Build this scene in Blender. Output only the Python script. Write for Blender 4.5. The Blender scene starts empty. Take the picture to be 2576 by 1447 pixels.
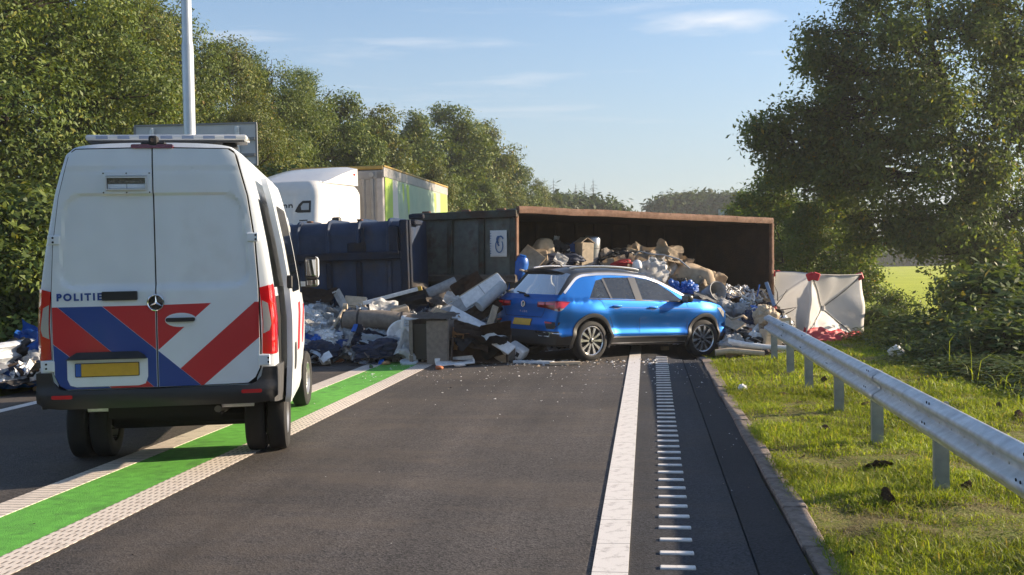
import bpy, bmesh, math, random
import numpy as np
from mathutils import Vector, Matrix, noise, Euler

C = bpy.context.scene
COL = C.collection
R = math.radians
CAM_H = 1.77
FOC = 2650.0            # focal length in pixels of the 2576 px wide photograph
PITCH, ROLL = R(1.446), R(1.1)

# ------------------------------------------------------------------ camera
cam_d = bpy.data.cameras.new('camera')
cam_d.sensor_width = 36.0
cam_d.lens = 36.0 * FOC / 2576.0
cam_d.clip_start = 0.1
cam_d.clip_end = 4000.0
cam = bpy.data.objects.new('camera', cam_d)
COL.objects.link(cam)
cam.matrix_world = Matrix.Translation((0, 0, CAM_H)) @ Matrix.Rotation(R(90) - PITCH, 4, 'X') @ Matrix.Rotation(-ROLL, 4, 'Z')
C.camera = cam

# ------------------------------------------------------------------ sky, sun, exposure
SUN_EL, SUN_AZ = R(18.8), R(14.0)     # azimuth from +X towards +Y
sun_dir = Vector((math.cos(SUN_EL) * math.cos(SUN_AZ), math.cos(SUN_EL) * math.sin(SUN_AZ), math.sin(SUN_EL)))
world = bpy.data.worlds.new('World')
C.world = world
world.use_nodes = True
wn, wl = world.node_tree.nodes, world.node_tree.links
wn.clear()
w_out = wn.new('ShaderNodeOutputWorld')
w_bg = wn.new('ShaderNodeBackground')
w_sky = wn.new('ShaderNodeTexSky')
w_sky.sky_type = 'NISHITA'
w_sky.sun_disc = False
w_sky.sun_elevation = SUN_EL
w_sky.sun_rotation = R(90) - SUN_AZ
w_sky.air_density = 1.0
w_sky.dust_density = 0.35
w_sky.ozone_density = 3.2
w_sky.altitude = 0
w_bg.inputs['Strength'].default_value = 0.065
# thin cirrus: stretched noise on the view direction, denser low down, one brighter bank
w_tc = wn.new('ShaderNodeTexCoord')
w_map = wn.new('ShaderNodeMapping')
w_map.inputs['Scale'].default_value = (2.2, 2.2, 26.0)
w_n = wn.new('ShaderNodeTexNoise')
w_n.inputs['Scale'].default_value = 1.6
w_n.inputs['Detail'].default_value = 7
w_n.inputs['Roughness'].default_value = 0.55
w_n.inputs['Distortion'].default_value = 0.25
w_r = wn.new('ShaderNodeValToRGB')
w_r.color_ramp.elements[0].position = 0.57
w_r.color_ramp.elements[1].position = 0.86
w_r.color_ramp.elements[1].color = (0.55, 0.55, 0.55, 1)
wl.new(w_tc.outputs['Generated'], w_map.inputs['Vector'])
wl.new(w_map.outputs['Vector'], w_n.inputs['Vector'])
wl.new(w_n.outputs['Fac'], w_r.inputs['Fac'])
# the brighter bank of cloud (direction about 10 deg right of the view, 12 deg up)
w_sub = wn.new('ShaderNodeVectorMath'); w_sub.operation = 'SUBTRACT'
bank = Vector((0.186, 0.965, 0.212)).normalized()
w_sub.inputs[1].default_value = bank
w_sc = wn.new('ShaderNodeVectorMath'); w_sc.operation = 'MULTIPLY'
w_sc.inputs[1].default_value = (9.5, 9.5, 52.0)
w_len = wn.new('ShaderNodeVectorMath'); w_len.operation = 'LENGTH'
w_mr = wn.new('ShaderNodeMapRange')
w_mr.inputs['From Min'].default_value = 1.0
w_mr.inputs['From Max'].default_value = 0.25
w_map2 = wn.new('ShaderNodeMapping'); w_map2.inputs['Scale'].default_value = (7, 7, 30)
w_n2 = wn.new('ShaderNodeTexNoise'); w_n2.inputs['Scale'].default_value = 2.3; w_n2.inputs['Detail'].default_value = 8
w_mul = wn.new('ShaderNodeMath'); w_mul.operation = 'MULTIPLY'
w_r2 = wn.new('ShaderNodeMapRange'); w_r2.inputs['From Min'].default_value = 0.22; w_r2.inputs['From Max'].default_value = 0.62
w_r2.inputs['To Max'].default_value = 0.62
w_max = wn.new('ShaderNodeMath'); w_max.operation = 'MAXIMUM'
wl.new(w_tc.outputs['Generated'], w_sub.inputs[0]); wl.new(w_sub.outputs['Vector'], w_sc.inputs[0])
wl.new(w_sc.outputs['Vector'], w_len.inputs[0]); wl.new(w_len.outputs['Value'], w_mr.inputs['Value'])
wl.new(w_tc.outputs['Generated'], w_map2.inputs['Vector']); wl.new(w_map2.outputs['Vector'], w_n2.inputs['Vector'])
wl.new(w_mr.outputs['Result'], w_mul.inputs[0]); wl.new(w_n2.outputs['Fac'], w_mul.inputs[1])
wl.new(w_mul.outputs['Value'], w_r2.inputs['Value'])
wl.new(w_r.outputs['Color'], w_max.inputs[0]); wl.new(w_r2.outputs['Result'], w_max.inputs[1])
w_mix = wn.new('ShaderNodeMix'); w_mix.data_type = 'RGBA'
w_mix.inputs['B'].default_value = (6.5, 6.3, 6.2, 1)
wl.new(w_max.outputs['Value'], w_mix.inputs['Factor'])
wl.new(w_sky.outputs['Color'], w_mix.inputs['A'])
# pale veil of haze: strong at the horizon, thin overhead
w_sep = wn.new('ShaderNodeSeparateXYZ'); wl.new(w_tc.outputs['Generated'], w_sep.inputs[0])
w_hz = wn.new('ShaderNodeMapRange'); w_hz.interpolation_type = 'SMOOTHSTEP'
w_hz.inputs['From Min'].default_value = -0.02; w_hz.inputs['From Max'].default_value = 0.30
w_hz.inputs['To Min'].default_value = 0.80; w_hz.inputs['To Max'].default_value = 0.10
wl.new(w_sep.outputs['Z'], w_hz.inputs['Value'])
w_veil = wn.new('ShaderNodeMix'); w_veil.data_type = 'RGBA'; w_veil.inputs['B'].default_value = (2.72, 2.93, 3.10, 1)
wl.new(w_hz.outputs['Result'], w_veil.inputs['Factor']); wl.new(w_mix.outputs['Result'], w_veil.inputs['A'])
wl.new(w_veil.outputs['Result'], w_bg.inputs['Color'])
wl.new(w_bg.outputs['Background'], w_out.inputs['Surface'])

sun_d = bpy.data.lights.new('sun', 'SUN')
sun_d.energy = 3.6
sun_d.angle = R(0.53)
sun_d.color = (1.0, 0.82, 0.60)
sun = bpy.data.objects.new('sun', sun_d)
COL.objects.link(sun)
sun.rotation_euler = sun_dir.to_track_quat('Z', 'Y').to_euler()
sun.location = (60, 20, 40)

vs = C.view_settings
vs.view_transform = 'Standard'
try:
    vs.look = 'None'
except Exception:
    pass
vs.use_curve_mapping = False
vs.gamma = 1.0
vs.exposure = 1.62
C.cycles.max_bounces = 6
C.cycles.transparent_max_bounces = 8
C.cycles.use_adaptive_sampling = True
C.cycles.adaptive_threshold = 0.02
C.cycles.use_denoising = True

# ------------------------------------------------------------------ measuring helpers
_F = Vector((0, math.cos(PITCH), -math.sin(PITCH)))
_R0 = Vector((1, 0, 0))
_U0 = _R0.cross(_F)
_RT = _R0 * math.cos(ROLL) - _U0 * math.sin(ROLL)
_UP = _U0 * math.cos(ROLL) + _R0 * math.sin(ROLL)

def ray(x, y):
    return _F + _RT * ((x - 1288.0) / FOC) - _UP * ((y - 723.5) / FOC)

def at(x, y, Y):                       # a point of the photograph at a known distance
    d = ray(x, y)
    return Vector((0, 0, CAM_H)) + d * (Y / d.y)

TH = R(7.3)
CT, ST = math.cos(TH), math.sin(TH)
def road(u, v, z=0.0):                 # u metres along the road, v metres across it
    return Vector((v * CT + u * ST, u * CT - v * ST, z))
def uv_of(X, Y):
    return X * ST + Y * CT, X * CT - Y * ST

def sstep(a, b, x):
    t = min(1.0, max(0.0, (x - a) / (b - a)))
    return t * t * (3 - 2 * t)
def lerp(a, b, t):
    return a + (b - a) * t
def interp(tab, x):
    if x <= tab[0][0]: return tab[0][1]
    for (x0, y0), (x1, y1) in zip(tab, tab[1:]):
        if x <= x1:
            return y0 + (y1 - y0) * (x - x0) / (x1 - x0)
    return tab[-1][1]
def fbm(p, o=4):
    return noise.fractal(p, 1.0, 2.0, o)

# ------------------------------------------------------------------ materials
MATS = {}
def mat(name, col, rough=0.5, metal=0.0, coat=0.0, var=0.0, vscale=3.0, bump=0.0, bscale=40.0, col2=None, trans=0.0, spec=0.5, island=0.0, c2pos=(0.45, 0.65), emis=None, detail=4, sheen=0.0):
    if name in MATS: return MATS[name]
    m = bpy.data.materials.new(name)
    m.use_nodes = True
    n, l = m.node_tree.nodes, m.node_tree.links
    b = n['Principled BSDF']
    b.inputs['Base Color'].default_value = (*col, 1)
    b.inputs['Roughness'].default_value = rough
    b.inputs['Metallic'].default_value = metal
    b.inputs['Specular IOR Level'].default_value = spec
    b.inputs['Coat Weight'].default_value = coat
    b.inputs['Coat Roughness'].default_value = 0.04
    if sheen: b.inputs['Sheen Weight'].default_value = sheen
    tc = None
    src = None
    if var or col2 or island or bump:
        tc = n.new('ShaderNodeTexCoord')
    if col2:
        t = n.new('ShaderNodeTexNoise'); t.inputs['Scale'].default_value = vscale; t.inputs['Detail'].default_value = detail
        t.inputs['Roughness'].default_value = 0.62
        l.new(tc.outputs['Object'], t.inputs['Vector'])
        r = n.new('ShaderNodeValToRGB')
        r.color_ramp.elements[0].position, r.color_ramp.elements[1].position = c2pos
        r.color_ramp.elements[0].color = (*col, 1); r.color_ramp.elements[1].color = (*col2, 1)
        l.new(t.outputs['Fac'], r.inputs['Fac']); src = r.outputs['Color']
    if var:
        t = n.new('ShaderNodeTexNoise'); t.inputs['Scale'].default_value = vscale * 2.7; t.inputs['Detail'].default_value = 6
        l.new(tc.outputs['Object'], t.inputs['Vector'])
        mr = n.new('ShaderNodeMapRange'); mr.inputs['From Min'].default_value = 0.25; mr.inputs['From Max'].default_value = 0.75
        mr.inputs['To Min'].default_value = 1 - var; mr.inputs['To Max'].default_value = 1 + var * 0.6
        l.new(t.outputs['Fac'], mr.inputs['Value'])
        mx = n.new('ShaderNodeMix'); mx.data_type = 'RGBA'; mx.blend_type = 'MULTIPLY'; mx.inputs['Factor'].default_value = 1
        mx.inputs['A'].default_value = (*col, 1)
        if src: l.new(src, mx.inputs['A'])
        l.new(mr.outputs['Result'], mx.inputs['B']); src = mx.outputs['Result']
    if island:
        g = n.new('ShaderNodeNewGeometry')
        mr = n.new('ShaderNodeMapRange'); mr.inputs['To Min'].default_value = 1 - island; mr.inputs['To Max'].default_value = 1 + island
        l.new(g.outputs['Random Per Island'], mr.inputs['Value'])
        mx = n.new('ShaderNodeMix'); mx.data_type = 'RGBA'; mx.blend_type = 'MULTIPLY'; mx.inputs['Factor'].default_value = 1
        mx.inputs['A'].default_value = (*col, 1)
        if src: l.new(src, mx.inputs['A'])
        l.new(mr.outputs['Result'], mx.inputs['B']); src = mx.outputs['Result']
    if src: l.new(src, b.inputs['Base Color'])
    if bump:
        t = n.new('ShaderNodeTexNoise'); t.inputs['Scale'].default_value = bscale; t.inputs['Detail'].default_value = 5
        l.new(tc.outputs['Object'], t.inputs['Vector'])
        bp = n.new('ShaderNodeBump'); bp.inputs['Strength'].default_value = bump; bp.inputs['Distance'].default_value = 0.02
        l.new(t.outputs['Fac'], bp.inputs['Height']); l.new(bp.outputs['Normal'], b.inputs['Normal'])
    if trans:
        b.inputs['Transmission Weight'].default_value = trans
    if emis:
        b.inputs['Emission Color'].default_value = (*emis, 1); b.inputs['Emission Strength'].default_value = 1
    MATS[name] = m
    return m

def glass_mat(name, tint, alpha, rough=0.03):
    if name in MATS: return MATS[name]
    m = bpy.data.materials.new(name); m.use_nodes = True
    n, l = m.node_tree.nodes, m.node_tree.links
    n.clear()
    o = n.new('ShaderNodeOutputMaterial')
    tr = n.new('ShaderNodeBsdfTransparent'); tr.inputs['Color'].default_value = (*tint, 1)
    gl = n.new('ShaderNodeBsdfGlossy'); gl.inputs['Roughness'].default_value = rough
    df = n.new('ShaderNodeBsdfDiffuse'); df.inputs['Color'].default_value = (0.3, 0.3, 0.28, 1)
    fr = n.new('ShaderNodeLayerWeight'); fr.inputs['Blend'].default_value = 0.35
    mr = n.new('ShaderNodeMapRange'); mr.inputs['To Min'].default_value = alpha; mr.inputs['To Max'].default_value = 0.9
    mx = n.new('ShaderNodeMixShader'); mx2 = n.new('ShaderNodeMixShader'); mx2.inputs[0].default_value = 0.07
    l.new(tr.outputs[0], mx2.inputs[1]); l.new(df.outputs[0], mx2.inputs[2])
    l.new(fr.outputs['Fresnel'], mr.inputs['Value']); l.new(mr.outputs['Result'], mx.inputs[0])
    l.new(mx2.outputs[0], mx.inputs[1]); l.new(gl.outputs[0], mx.inputs[2]); l.new(mx.outputs[0], o.inputs['Surface'])
    MATS[name] = m
    return m

def leaf_mat(name, c1, c2, trans=0.35, accent=None, acc_amt=0.0):
    if name in MATS: return MATS[name]
    m = bpy.data.materials.new(name); m.use_nodes = True
    n, l = m.node_tree.nodes, m.node_tree.links
    n.clear()
    o = n.new('ShaderNodeOutputMaterial')
    g = n.new('ShaderNodeNewGeometry')
    r = n.new('ShaderNodeValToRGB')
    r.color_ramp.elements[0].color = (*c1, 1); r.color_ramp.elements[1].color = (*c2, 1)
    if accent:
        e = r.color_ramp.elements.new(1 - acc_amt); e.color = (*c2, 1)
        r.color_ramp.elements[-1].color = (*accent, 1)
    l.new(g.outputs['Random Per Island'], r.inputs['Fac'])
    tc = n.new('ShaderNodeTexCoord'); t = n.new('ShaderNodeTexNoise'); t.inputs['Scale'].default_value = 0.55
    l.new(tc.outputs['Object'], t.inputs['Vector'])
    mr = n.new('ShaderNodeMapRange'); mr.inputs['From Min'].default_value = 0.3; mr.inputs['From Max'].default_value = 0.7
    mr.inputs['To Min'].default_value = 0.7; mr.inputs['To Max'].default_value = 1.3
    l.new(t.outputs['Fac'], mr.inputs['Value'])
    mx = n.new('ShaderNodeMix'); mx.data_type = 'RGBA'; mx.blend_type = 'MULTIPLY'; mx.inputs['Factor'].default_value = 1
    l.new(r.outputs['Color'], mx.inputs['A']); l.new(mr.outputs['Result'], mx.inputs['B'])
    d = n.new('ShaderNodeBsdfPrincipled'); d.inputs['Roughness'].default_value = 0.5; d.inputs['Specular IOR Level'].default_value = 0.18
    tl = n.new('ShaderNodeBsdfTranslucent')
    hs = n.new('ShaderNodeMix'); hs.data_type = 'RGBA'; hs.blend_type = 'MULTIPLY'; hs.inputs['Factor'].default_value = 1
    hs.inputs['B'].default_value = (1.25, 1.2, 0.45, 1)
    l.new(mx.outputs['Result'], d.inputs['Base Color']); l.new(mx.outputs['Result'], hs.inputs['A']); l.new(hs.outputs['Result'], tl.inputs['Color'])
    ms = n.new('ShaderNodeMixShader'); ms.inputs[0].default_value = trans
    l.new(d.outputs[0], ms.inputs[1]); l.new(tl.outputs[0], ms.inputs[2]); l.new(ms.outputs[0], o.inputs['Surface'])
    MATS[name] = m
    return m

# ------------------------------------------------------------------ object helpers
def link(o, parent=None):
    COL.objects.link(o)
    if parent is not None: o.parent = parent
    return o
def tag(o, label=None, cat=None, group=None, kind=None):
    if label: o['label'] = label
    if cat: o['category'] = cat
    if group: o['group'] = group
    if kind: o['kind'] = kind
    return o
def thing(name, label, cat, loc=(0, 0, 0), rot=(0, 0, 0), group=None):
    o = bpy.data.objects.new(name, None)
    o.empty_display_size = 0.1
    link(o); o.location = loc; o.rotation_euler = rot
    return tag(o, label, cat, group)
def copy_tree(o, parent=None):
    c = o.copy(); COL.objects.link(c)
    if parent is not None: c.parent = parent
    for ch in list(o.children): copy_tree(ch, c)
    return c
def shade(me, smooth=True, angle=40):
    if smooth:
        me.polygons.foreach_set('use_smooth', [True] * len(me.polygons))
        if angle is not None:
            try: me.set_sharp_from_angle(angle=R(angle))
            except Exception: pass
def mobj(name, verts, faces, m, parent=None, smooth=False, angle=40, mi=None):
    me = bpy.data.meshes.new(name)
    me.from_pydata([tuple(v) for v in verts], [], faces)
    for x in (m if isinstance(m, (list, tuple)) else [m]): me.materials.append(x)
    if mi is not None: me.polygons.foreach_set('material_index', mi)
    me.update()
    shade(me, smooth, angle)
    return link(bpy.data.objects.new(name, me), parent)
def np_obj(name, V, F, m, parent=None, mi=None, link_it=True):
    me = bpy.data.meshes.new(name)
    V = np.asarray(V, dtype=np.float32); F = np.asarray(F, dtype=np.int32)
    k = F.shape[1]
    me.vertices.add(len(V)); me.vertices.foreach_set('co', V.ravel())
    me.loops.add(F.size); me.loops.foreach_set('vertex_index', F.ravel())
    me.polygons.add(len(F)); me.polygons.foreach_set('loop_start', np.arange(0, F.size, k, dtype=np.int32))
    try: me.polygons.foreach_set('loop_total', np.full(len(F), k, dtype=np.int32))
    except Exception: pass
    for x in (m if isinstance(m, (list, tuple)) else [m]): me.materials.append(x)
    if mi is not None: me.polygons.foreach_set('material_index', np.asarray(mi, dtype=np.int32))
    me.update(calc_edges=True)
    me.validate()
    o = bpy.data.objects.new(name, me)
    if link_it: link(o, parent)
    return o

class MB:
    def __init__(s): s.bm = bmesh.new()
    def _xf(s, vs, M):
        for v in vs: v.co = M @ v.co
    def box(s, c, size, rot=None, bev=0.0, seg=1, taper=None):
        g = bmesh.ops.create_cube(s.bm, size=1.0)
        vs = g['verts']
        for v in vs:
            v.co = Vector((v.co.x * size[0], v.co.y * size[1], v.co.z * size[2]))
            if taper and v.co.z > 0: v.co.x *= taper; v.co.y *= taper
        if bev:
            es = list({e for v in vs for e in v.link_edges})
            r = bmesh.ops.bevel(s.bm, geom=es, offset=bev, segments=seg, affect='EDGES', profile=0.5)
            vs = list({v for f in r['faces'] for v in f.verts} | {v for v in vs if v.is_valid})
        M = Matrix.Translation(c)
        if rot is not None: M = M @ (rot if isinstance(rot, Matrix) else Euler(rot).to_matrix().to_4x4())
        s._xf(vs, M); return s
    def cyl(s, p0, p1, r, seg=10, r2=None, caps=True):
        p0, p1 = Vector(p0), Vector(p1)
        d = p1 - p0; r2 = r if r2 is None else r2
        q = d.to_track_quat('Z', 'Y').to_matrix()
        a, b = [], []
        for i in range(seg):
            t = 2 * math.pi * i / seg
            o = Vector((math.cos(t), math.sin(t), 0))
            a.append(s.bm.verts.new(p0 + q @ (o * r))); b.append(s.bm.verts.new(p1 + q @ (o * r2)))
        for i in range(seg):
            j = (i + 1) % seg; s.bm.faces.new((a[i], a[j], b[j], b[i]))
        if caps:
            s.bm.faces.new(a[::-1]); s.bm.faces.new(b)
        return s
    def tube(s, pts, r, seg=6, r_end=None):
        pts = [Vector(p) for p in pts]; n = len(pts); rings = []
        up = Vector((0.13, 0.21, 0.97))
        for i, p in enumerate(pts):
            d = (pts[min(i + 1, n - 1)] - pts[max(i - 1, 0)])
            d = d.normalized() if d.length > 1e-6 else Vector((0, 0, 1))
            if abs(d.dot(up)) > 0.95: up = Vector((0.9, 0.3, 0.1))
            a = d.cross(up).normalized(); b = d.cross(a)
            rr = r if r_end is None else lerp(r, r_end, i / (n - 1))
            rings.append([s.bm.verts.new(p + (a * math.cos(2 * math.pi * k / seg) + b * math.sin(2 * math.pi * k / seg)) * rr) for k in range(seg)])
        for r0, r1 in zip(rings, rings[1:]):
            for k in range(seg):
                j = (k + 1) % seg; s.bm.faces.new((r0[k], r0[j], r1[j], r1[k]))
        s.bm.faces.new(rings[0][::-1]); s.bm.faces.new(rings[-1]); return s
    def lathe(s, prof, seg=28, axis='Y', c=(0, 0, 0)):     # prof: (radius, height) closed or open polyline about the axis
        c = Vector(c); rings = []
        for r, h in prof:
            ring = []
            for k in range(seg):
                t = 2 * math.pi * k / seg
                if axis == 'Y': p = Vector((r * math.cos(t), h, r * math.sin(t)))
                elif axis == 'Z': p = Vector((r * math.cos(t), r * math.sin(t), h))
                else: p = Vector((h, r * math.cos(t), r * math.sin(t)))
                ring.append(s.bm.verts.new(c + p))
            rings.append(ring)
        for r0, r1 in zip(rings, rings[1:]):
            for k in range(seg):
                j = (k + 1) % seg; s.bm.faces.new((r0[k], r0[j], r1[j], r1[k]))
        s.last = rings; return s
    def clip_below(s, z):
        bmesh.ops.bisect_plane(s.bm, geom=list(s.bm.verts) + list(s.bm.edges) + list(s.bm.faces), plane_co=(0, 0, z), plane_no=(0, 0, -1), clear_outer=True); return s
    def cap(s, i):
        s.bm.faces.new(s.last[i]); return s
    def prism(s, poly, h, M=None):                       # poly in XY extruded to z=h
        a = [s.bm.verts.new((p[0], p[1], 0)) for p in poly]; b = [s.bm.verts.new((p[0], p[1], h)) for p in poly]
        n = len(poly); s.bm.faces.new(a[::-1]); s.bm.faces.new(b)
        for i in range(n):
            j = (i + 1) % n; s.bm.faces.new((a[i], a[j], b[j], b[i]))
        if M is not None: s._xf(a + b, M)
        return s
    def quad(s, pts):
        s.bm.faces.new([s.bm.verts.new(p) for p in pts]); return s
    def build(s, name, m, parent=None, smooth=False, angle=35):
        bmesh.ops.recalc_face_normals(s.bm, faces=s.bm.faces)
        me = bpy.data.meshes.new(name); s.bm.to_mesh(me); s.bm.free()
        for x in (m if isinstance(m, (list, tuple)) else [m]): me.materials.append(x)
        shade(me, smooth, angle)
        return link(bpy.data.objects.new(name, me), parent)

def patch(name, poly, surf, m, parent=None, off=0.004, thick=0.006, step=0.06, smooth=True, angle=30):
    """A panel cut out along POLY (two surface coordinates) that follows SURF(a, b, off), with real thickness."""
    bm = bmesh.new()
    vs = [bm.verts.new((p[0], p[1], 0)) for p in poly]
    bm.faces.new(vs)
    if len(poly) > 4: bmesh.ops.triangulate(bm, faces=list(bm.faces))
    for ax in (0, 1):
        lo = min(p[ax] for p in poly); hi = max(p[ax] for p in poly)
        k = math.floor(lo / step) + 1
        while k * step < hi - 1e-4:
            co = [0, 0, 0]; no = [0, 0, 0]; co[ax] = k * step; no[ax] = 1
            bmesh.ops.bisect_plane(bm, geom=list(bm.verts) + list(bm.edges) + list(bm.faces), plane_co=co, plane_no=no, dist=1e-5)
            k += 1
    la = bm.verts.layers.float.new('a'); lb = bm.verts.layers.float.new('b')
    for v in bm.verts: v[la], v[lb] = v.co.x, v.co.y
    top = list(bm.faces)
    if thick:
        r = bmesh.ops.extrude_face_region(bm, geom=top, use_keep_orig=True)
        new = {v for v in r['geom'] if isinstance(v, bmesh.types.BMVert)}
        for v in bm.verts:
            v.co = surf(v[la], v[lb], off if v in new else off - thick)
    else:
        for v in bm.verts: v.co = surf(v[la], v[lb], off)
    bmesh.ops.recalc_face_normals(bm, faces=list(bm.faces))
    me = bpy.data.meshes.new(name); bm.to_mesh(me); bm.free()
    me.materials.append(m)
    shade(me, smooth, angle)
    return link(bpy.data.objects.new(name, me), parent)

def rrect(a0, b0, a1, b1, r, n=4):
    pts = []
    for (ca, cb, t0) in ((a1 - r, b1 - r, 0), (a0 + r, b1 - r, 90), (a0 + r, b0 + r, 180), (a1 - r, b0 + r, 270)):
        for i in range(n + 1):
            t = R(t0 + 90 * i / n); pts.append((ca + r * math.cos(t), cb + r * math.sin(t)))
    return pts

def pillow(xs, K, zbot, ztop, w, cmap, S=8, nexp=None):
    """Vehicle shell: two side sheets y = +-w(x, z) between zbot(x) and ztop(x), closed over the middle by rounded caps that run
    from the rim of the side sheet to a centre line cmap(region, x, z) -> (x, z). Returns vertices and tagged faces."""
    V, F, T = [], [], []
    N = len(xs) - 1
    idx = {}
    for sd in (1, -1):
        for i, x in enumerate(xs):
            zb, zt = zbot(x), ztop(x)
            for k in range(K + 1):
                z = lerp(zb, zt, k / K)
                idx[sd, i, k] = len(V); V.append(Vector((x, sd * w(x, z), z)))
        for i in range(N):
            for k in range(K):
                q = [idx[sd, i, k], idx[sd, i + 1, k], idx[sd, i + 1, k + 1], idx[sd, i, k + 1]]
                F.append(q if sd < 0 else q[::-1]); T.append(('side', sd, i, k))
    loop = [('rear', 0, k) for k in range(K)] + [('top', i, K) for i in range(N)] + [('front', N, k) for k in range(K, 0, -1)] + [('bottom', i, 0) for i in range(N, 0, -1)]
    rings = []
    for reg, i, k in loop:
        b = V[idx[1, i, k]]
        cx, cz = cmap(reg, b.x, b.z)
        n = (nexp or {}).get(reg, 2.0)
        row = {1: [idx[1, i, k]], -1: [idx[-1, i, k]]}
        for s in range(1, S + 1):
            a = math.pi / 2 * s / S
            cy = max(0.0, math.cos(a)) ** (2 / n); so = math.sin(a) ** (2 / n)
            p = Vector((lerp(b.x, cx, so), b.y * cy, lerp(b.z, cz, so)))
            if s == S:
                p.y = 0; row[1].append(len(V)); row[-1].append(len(V)); V.append(p)
            else:
                row[1].append(len(V)); V.append(p); row[-1].append(len(V)); V.append(Vector((p.x, -p.y, p.z)))
        rings.append(row)
    L = len(loop)
    for a in range(L):
        b = (a + 1) % L
        for sd in (1, -1):
            for s in range(S):
                q = [rings[a][sd][s], rings[b][sd][s], rings[b][sd][s + 1], rings[a][sd][s + 1]]
                F.append(q if sd > 0 else q[::-1]); T.append((loop[a][0], sd, loop[a][1], (loop[a][2], s)))
    return V, F, T

def split_faces(V, F, keys):
    out = {}
    for f, k in zip(F, keys):
        if k is not None: out.setdefault(k, []).append(f)
    res = {}
    for k, fs in out.items():
        used = sorted({i for f in fs for i in f}); mp = {o: n for n, o in enumerate(used)}
        res[k] = ([V[i] for i in used], [[mp[i] for i in f] for f in fs])
    return res

def cut_side(V, F, polys):
    """Cut the side sheets along the polygons (in x, z); returns mesh pieces: list of (verts, faces, centre) before selection."""
    bm = bmesh.new()
    vs = [bm.verts.new(v) for v in V]
    for f in F: bm.faces.new([vs[i] for i in f])
    for poly in polys:
        n = len(poly)
        x0, x1 = min(p[0] for p in poly) - 0.02, max(p[0] for p in poly) + 0.02
        z0, z1 = min(p[1] for p in poly) - 0.02, max(p[1] for p in poly) + 0.02
        for i in range(n):
            a, b = poly[i], poly[(i + 1) % n]
            d = Vector((b[0] - a[0], 0, b[1] - a[1]))
            no = Vector((-d.z, 0, d.x))
            if no.length < 1e-6: continue
            fs = []
            for f in bm.faces:
                xs_ = [v.co.x for v in f.verts]; zs_ = [v.co.z for v in f.verts]
                if max(xs_) > x0 and min(xs_) < x1 and max(zs_) > z0 and min(zs_) < z1: fs.append(f)
            g = set(fs)
            for f in fs:
                g.update(f.verts); g.update(f.edges)
            bmesh.ops.bisect_plane(bm, geom=list(g), plane_co=(a[0], 0, a[1]), plane_no=no.normalized(), dist=1e-5)
    bm.verts.index_update()
    V2 = [v.co.copy() for v in bm.verts]
    F2 = [[v.index for v in f.verts] for f in bm.faces]
    bm.free()
    return V2, F2

def inside(poly, x, z):
    c = False; n = len(poly)
    for i in range(n):
        x1, z1 = poly[i]; x2, z2 = poly[(i + 1) % n]
        if (z1 > z) != (z2 > z) and x < (x2 - x1) * (z - z1) / (z2 - z1) + x1: c = not c
    return c

def text_obj(name, body, size, M, m, parent, bold=0.0, spacing=1.0, extrude=0.0006):
    cu = bpy.data.curves.new(name, 'FONT')
    cu.body = body; cu.size = size; cu.offset = bold; cu.space_character = spacing; cu.extrude = extrude
    cu.align_x = 'CENTER'; cu.align_y = 'CENTER'
    cu.materials.append(m)
    o = bpy.data.objects.new(name, cu)
    link(o); dg = bpy.context.evaluated_depsgraph_get()
    me = bpy.data.meshes.new_from_object(o.evaluated_get(dg)); bpy.data.objects.remove(o)
    o = bpy.data.objects.new(name, me); link(o, parent); o.matrix_local = M
    return o
# ------------------------------------------------------------------ common materials
M_galv = mat('galvanised_steel', (0.60, 0.63, 0.66), 0.42, metal=0.35, var=0.30, vscale=3.5, bump=0.06, bscale=30)
M_galv_post = mat('galvanised_post', (0.30, 0.33, 0.35), 0.55, metal=0.35, var=0.2, vscale=4)
M_black = mat('black_plastic', (0.012, 0.012, 0.013), 0.55, bump=0.05, bscale=220)
M_dark = mat('dark_void', (0.006, 0.006, 0.007), 0.9)
M_rubber = mat('rubber', (0.014, 0.014, 0.015), 0.8, var=0.25, vscale=9, bump=0.15, bscale=90)
M_chrome = mat('chrome', (0.75, 0.76, 0.78), 0.12, metal=1.0)
M_alu = mat('brushed_alu', (0.62, 0.63, 0.65), 0.32, metal=0.9)
M_red_lens = mat('red_lens', (0.55, 0.006, 0.012), 0.12, coat=0.8, spec=0.6)
M_red_dark = mat('dark_red_lens', (0.16, 0.004, 0.008), 0.12, coat=0.8)
M_clear_lens = mat('clear_lens', (0.42, 0.40, 0.38), 0.1, coat=0.7)
M_plate = mat('yellow_plate', (0.62, 0.36, 0.03), 0.4, var=0.1, vscale=8)
M_plate_blue = mat('plate_blue', (0.02, 0.10, 0.42), 0.4)
ROADROT = (0, 0, R(90) - TH)
def rl(u, v, z=0.0): return Vector((u, -v, z))          # road-frame local coordinates

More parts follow.
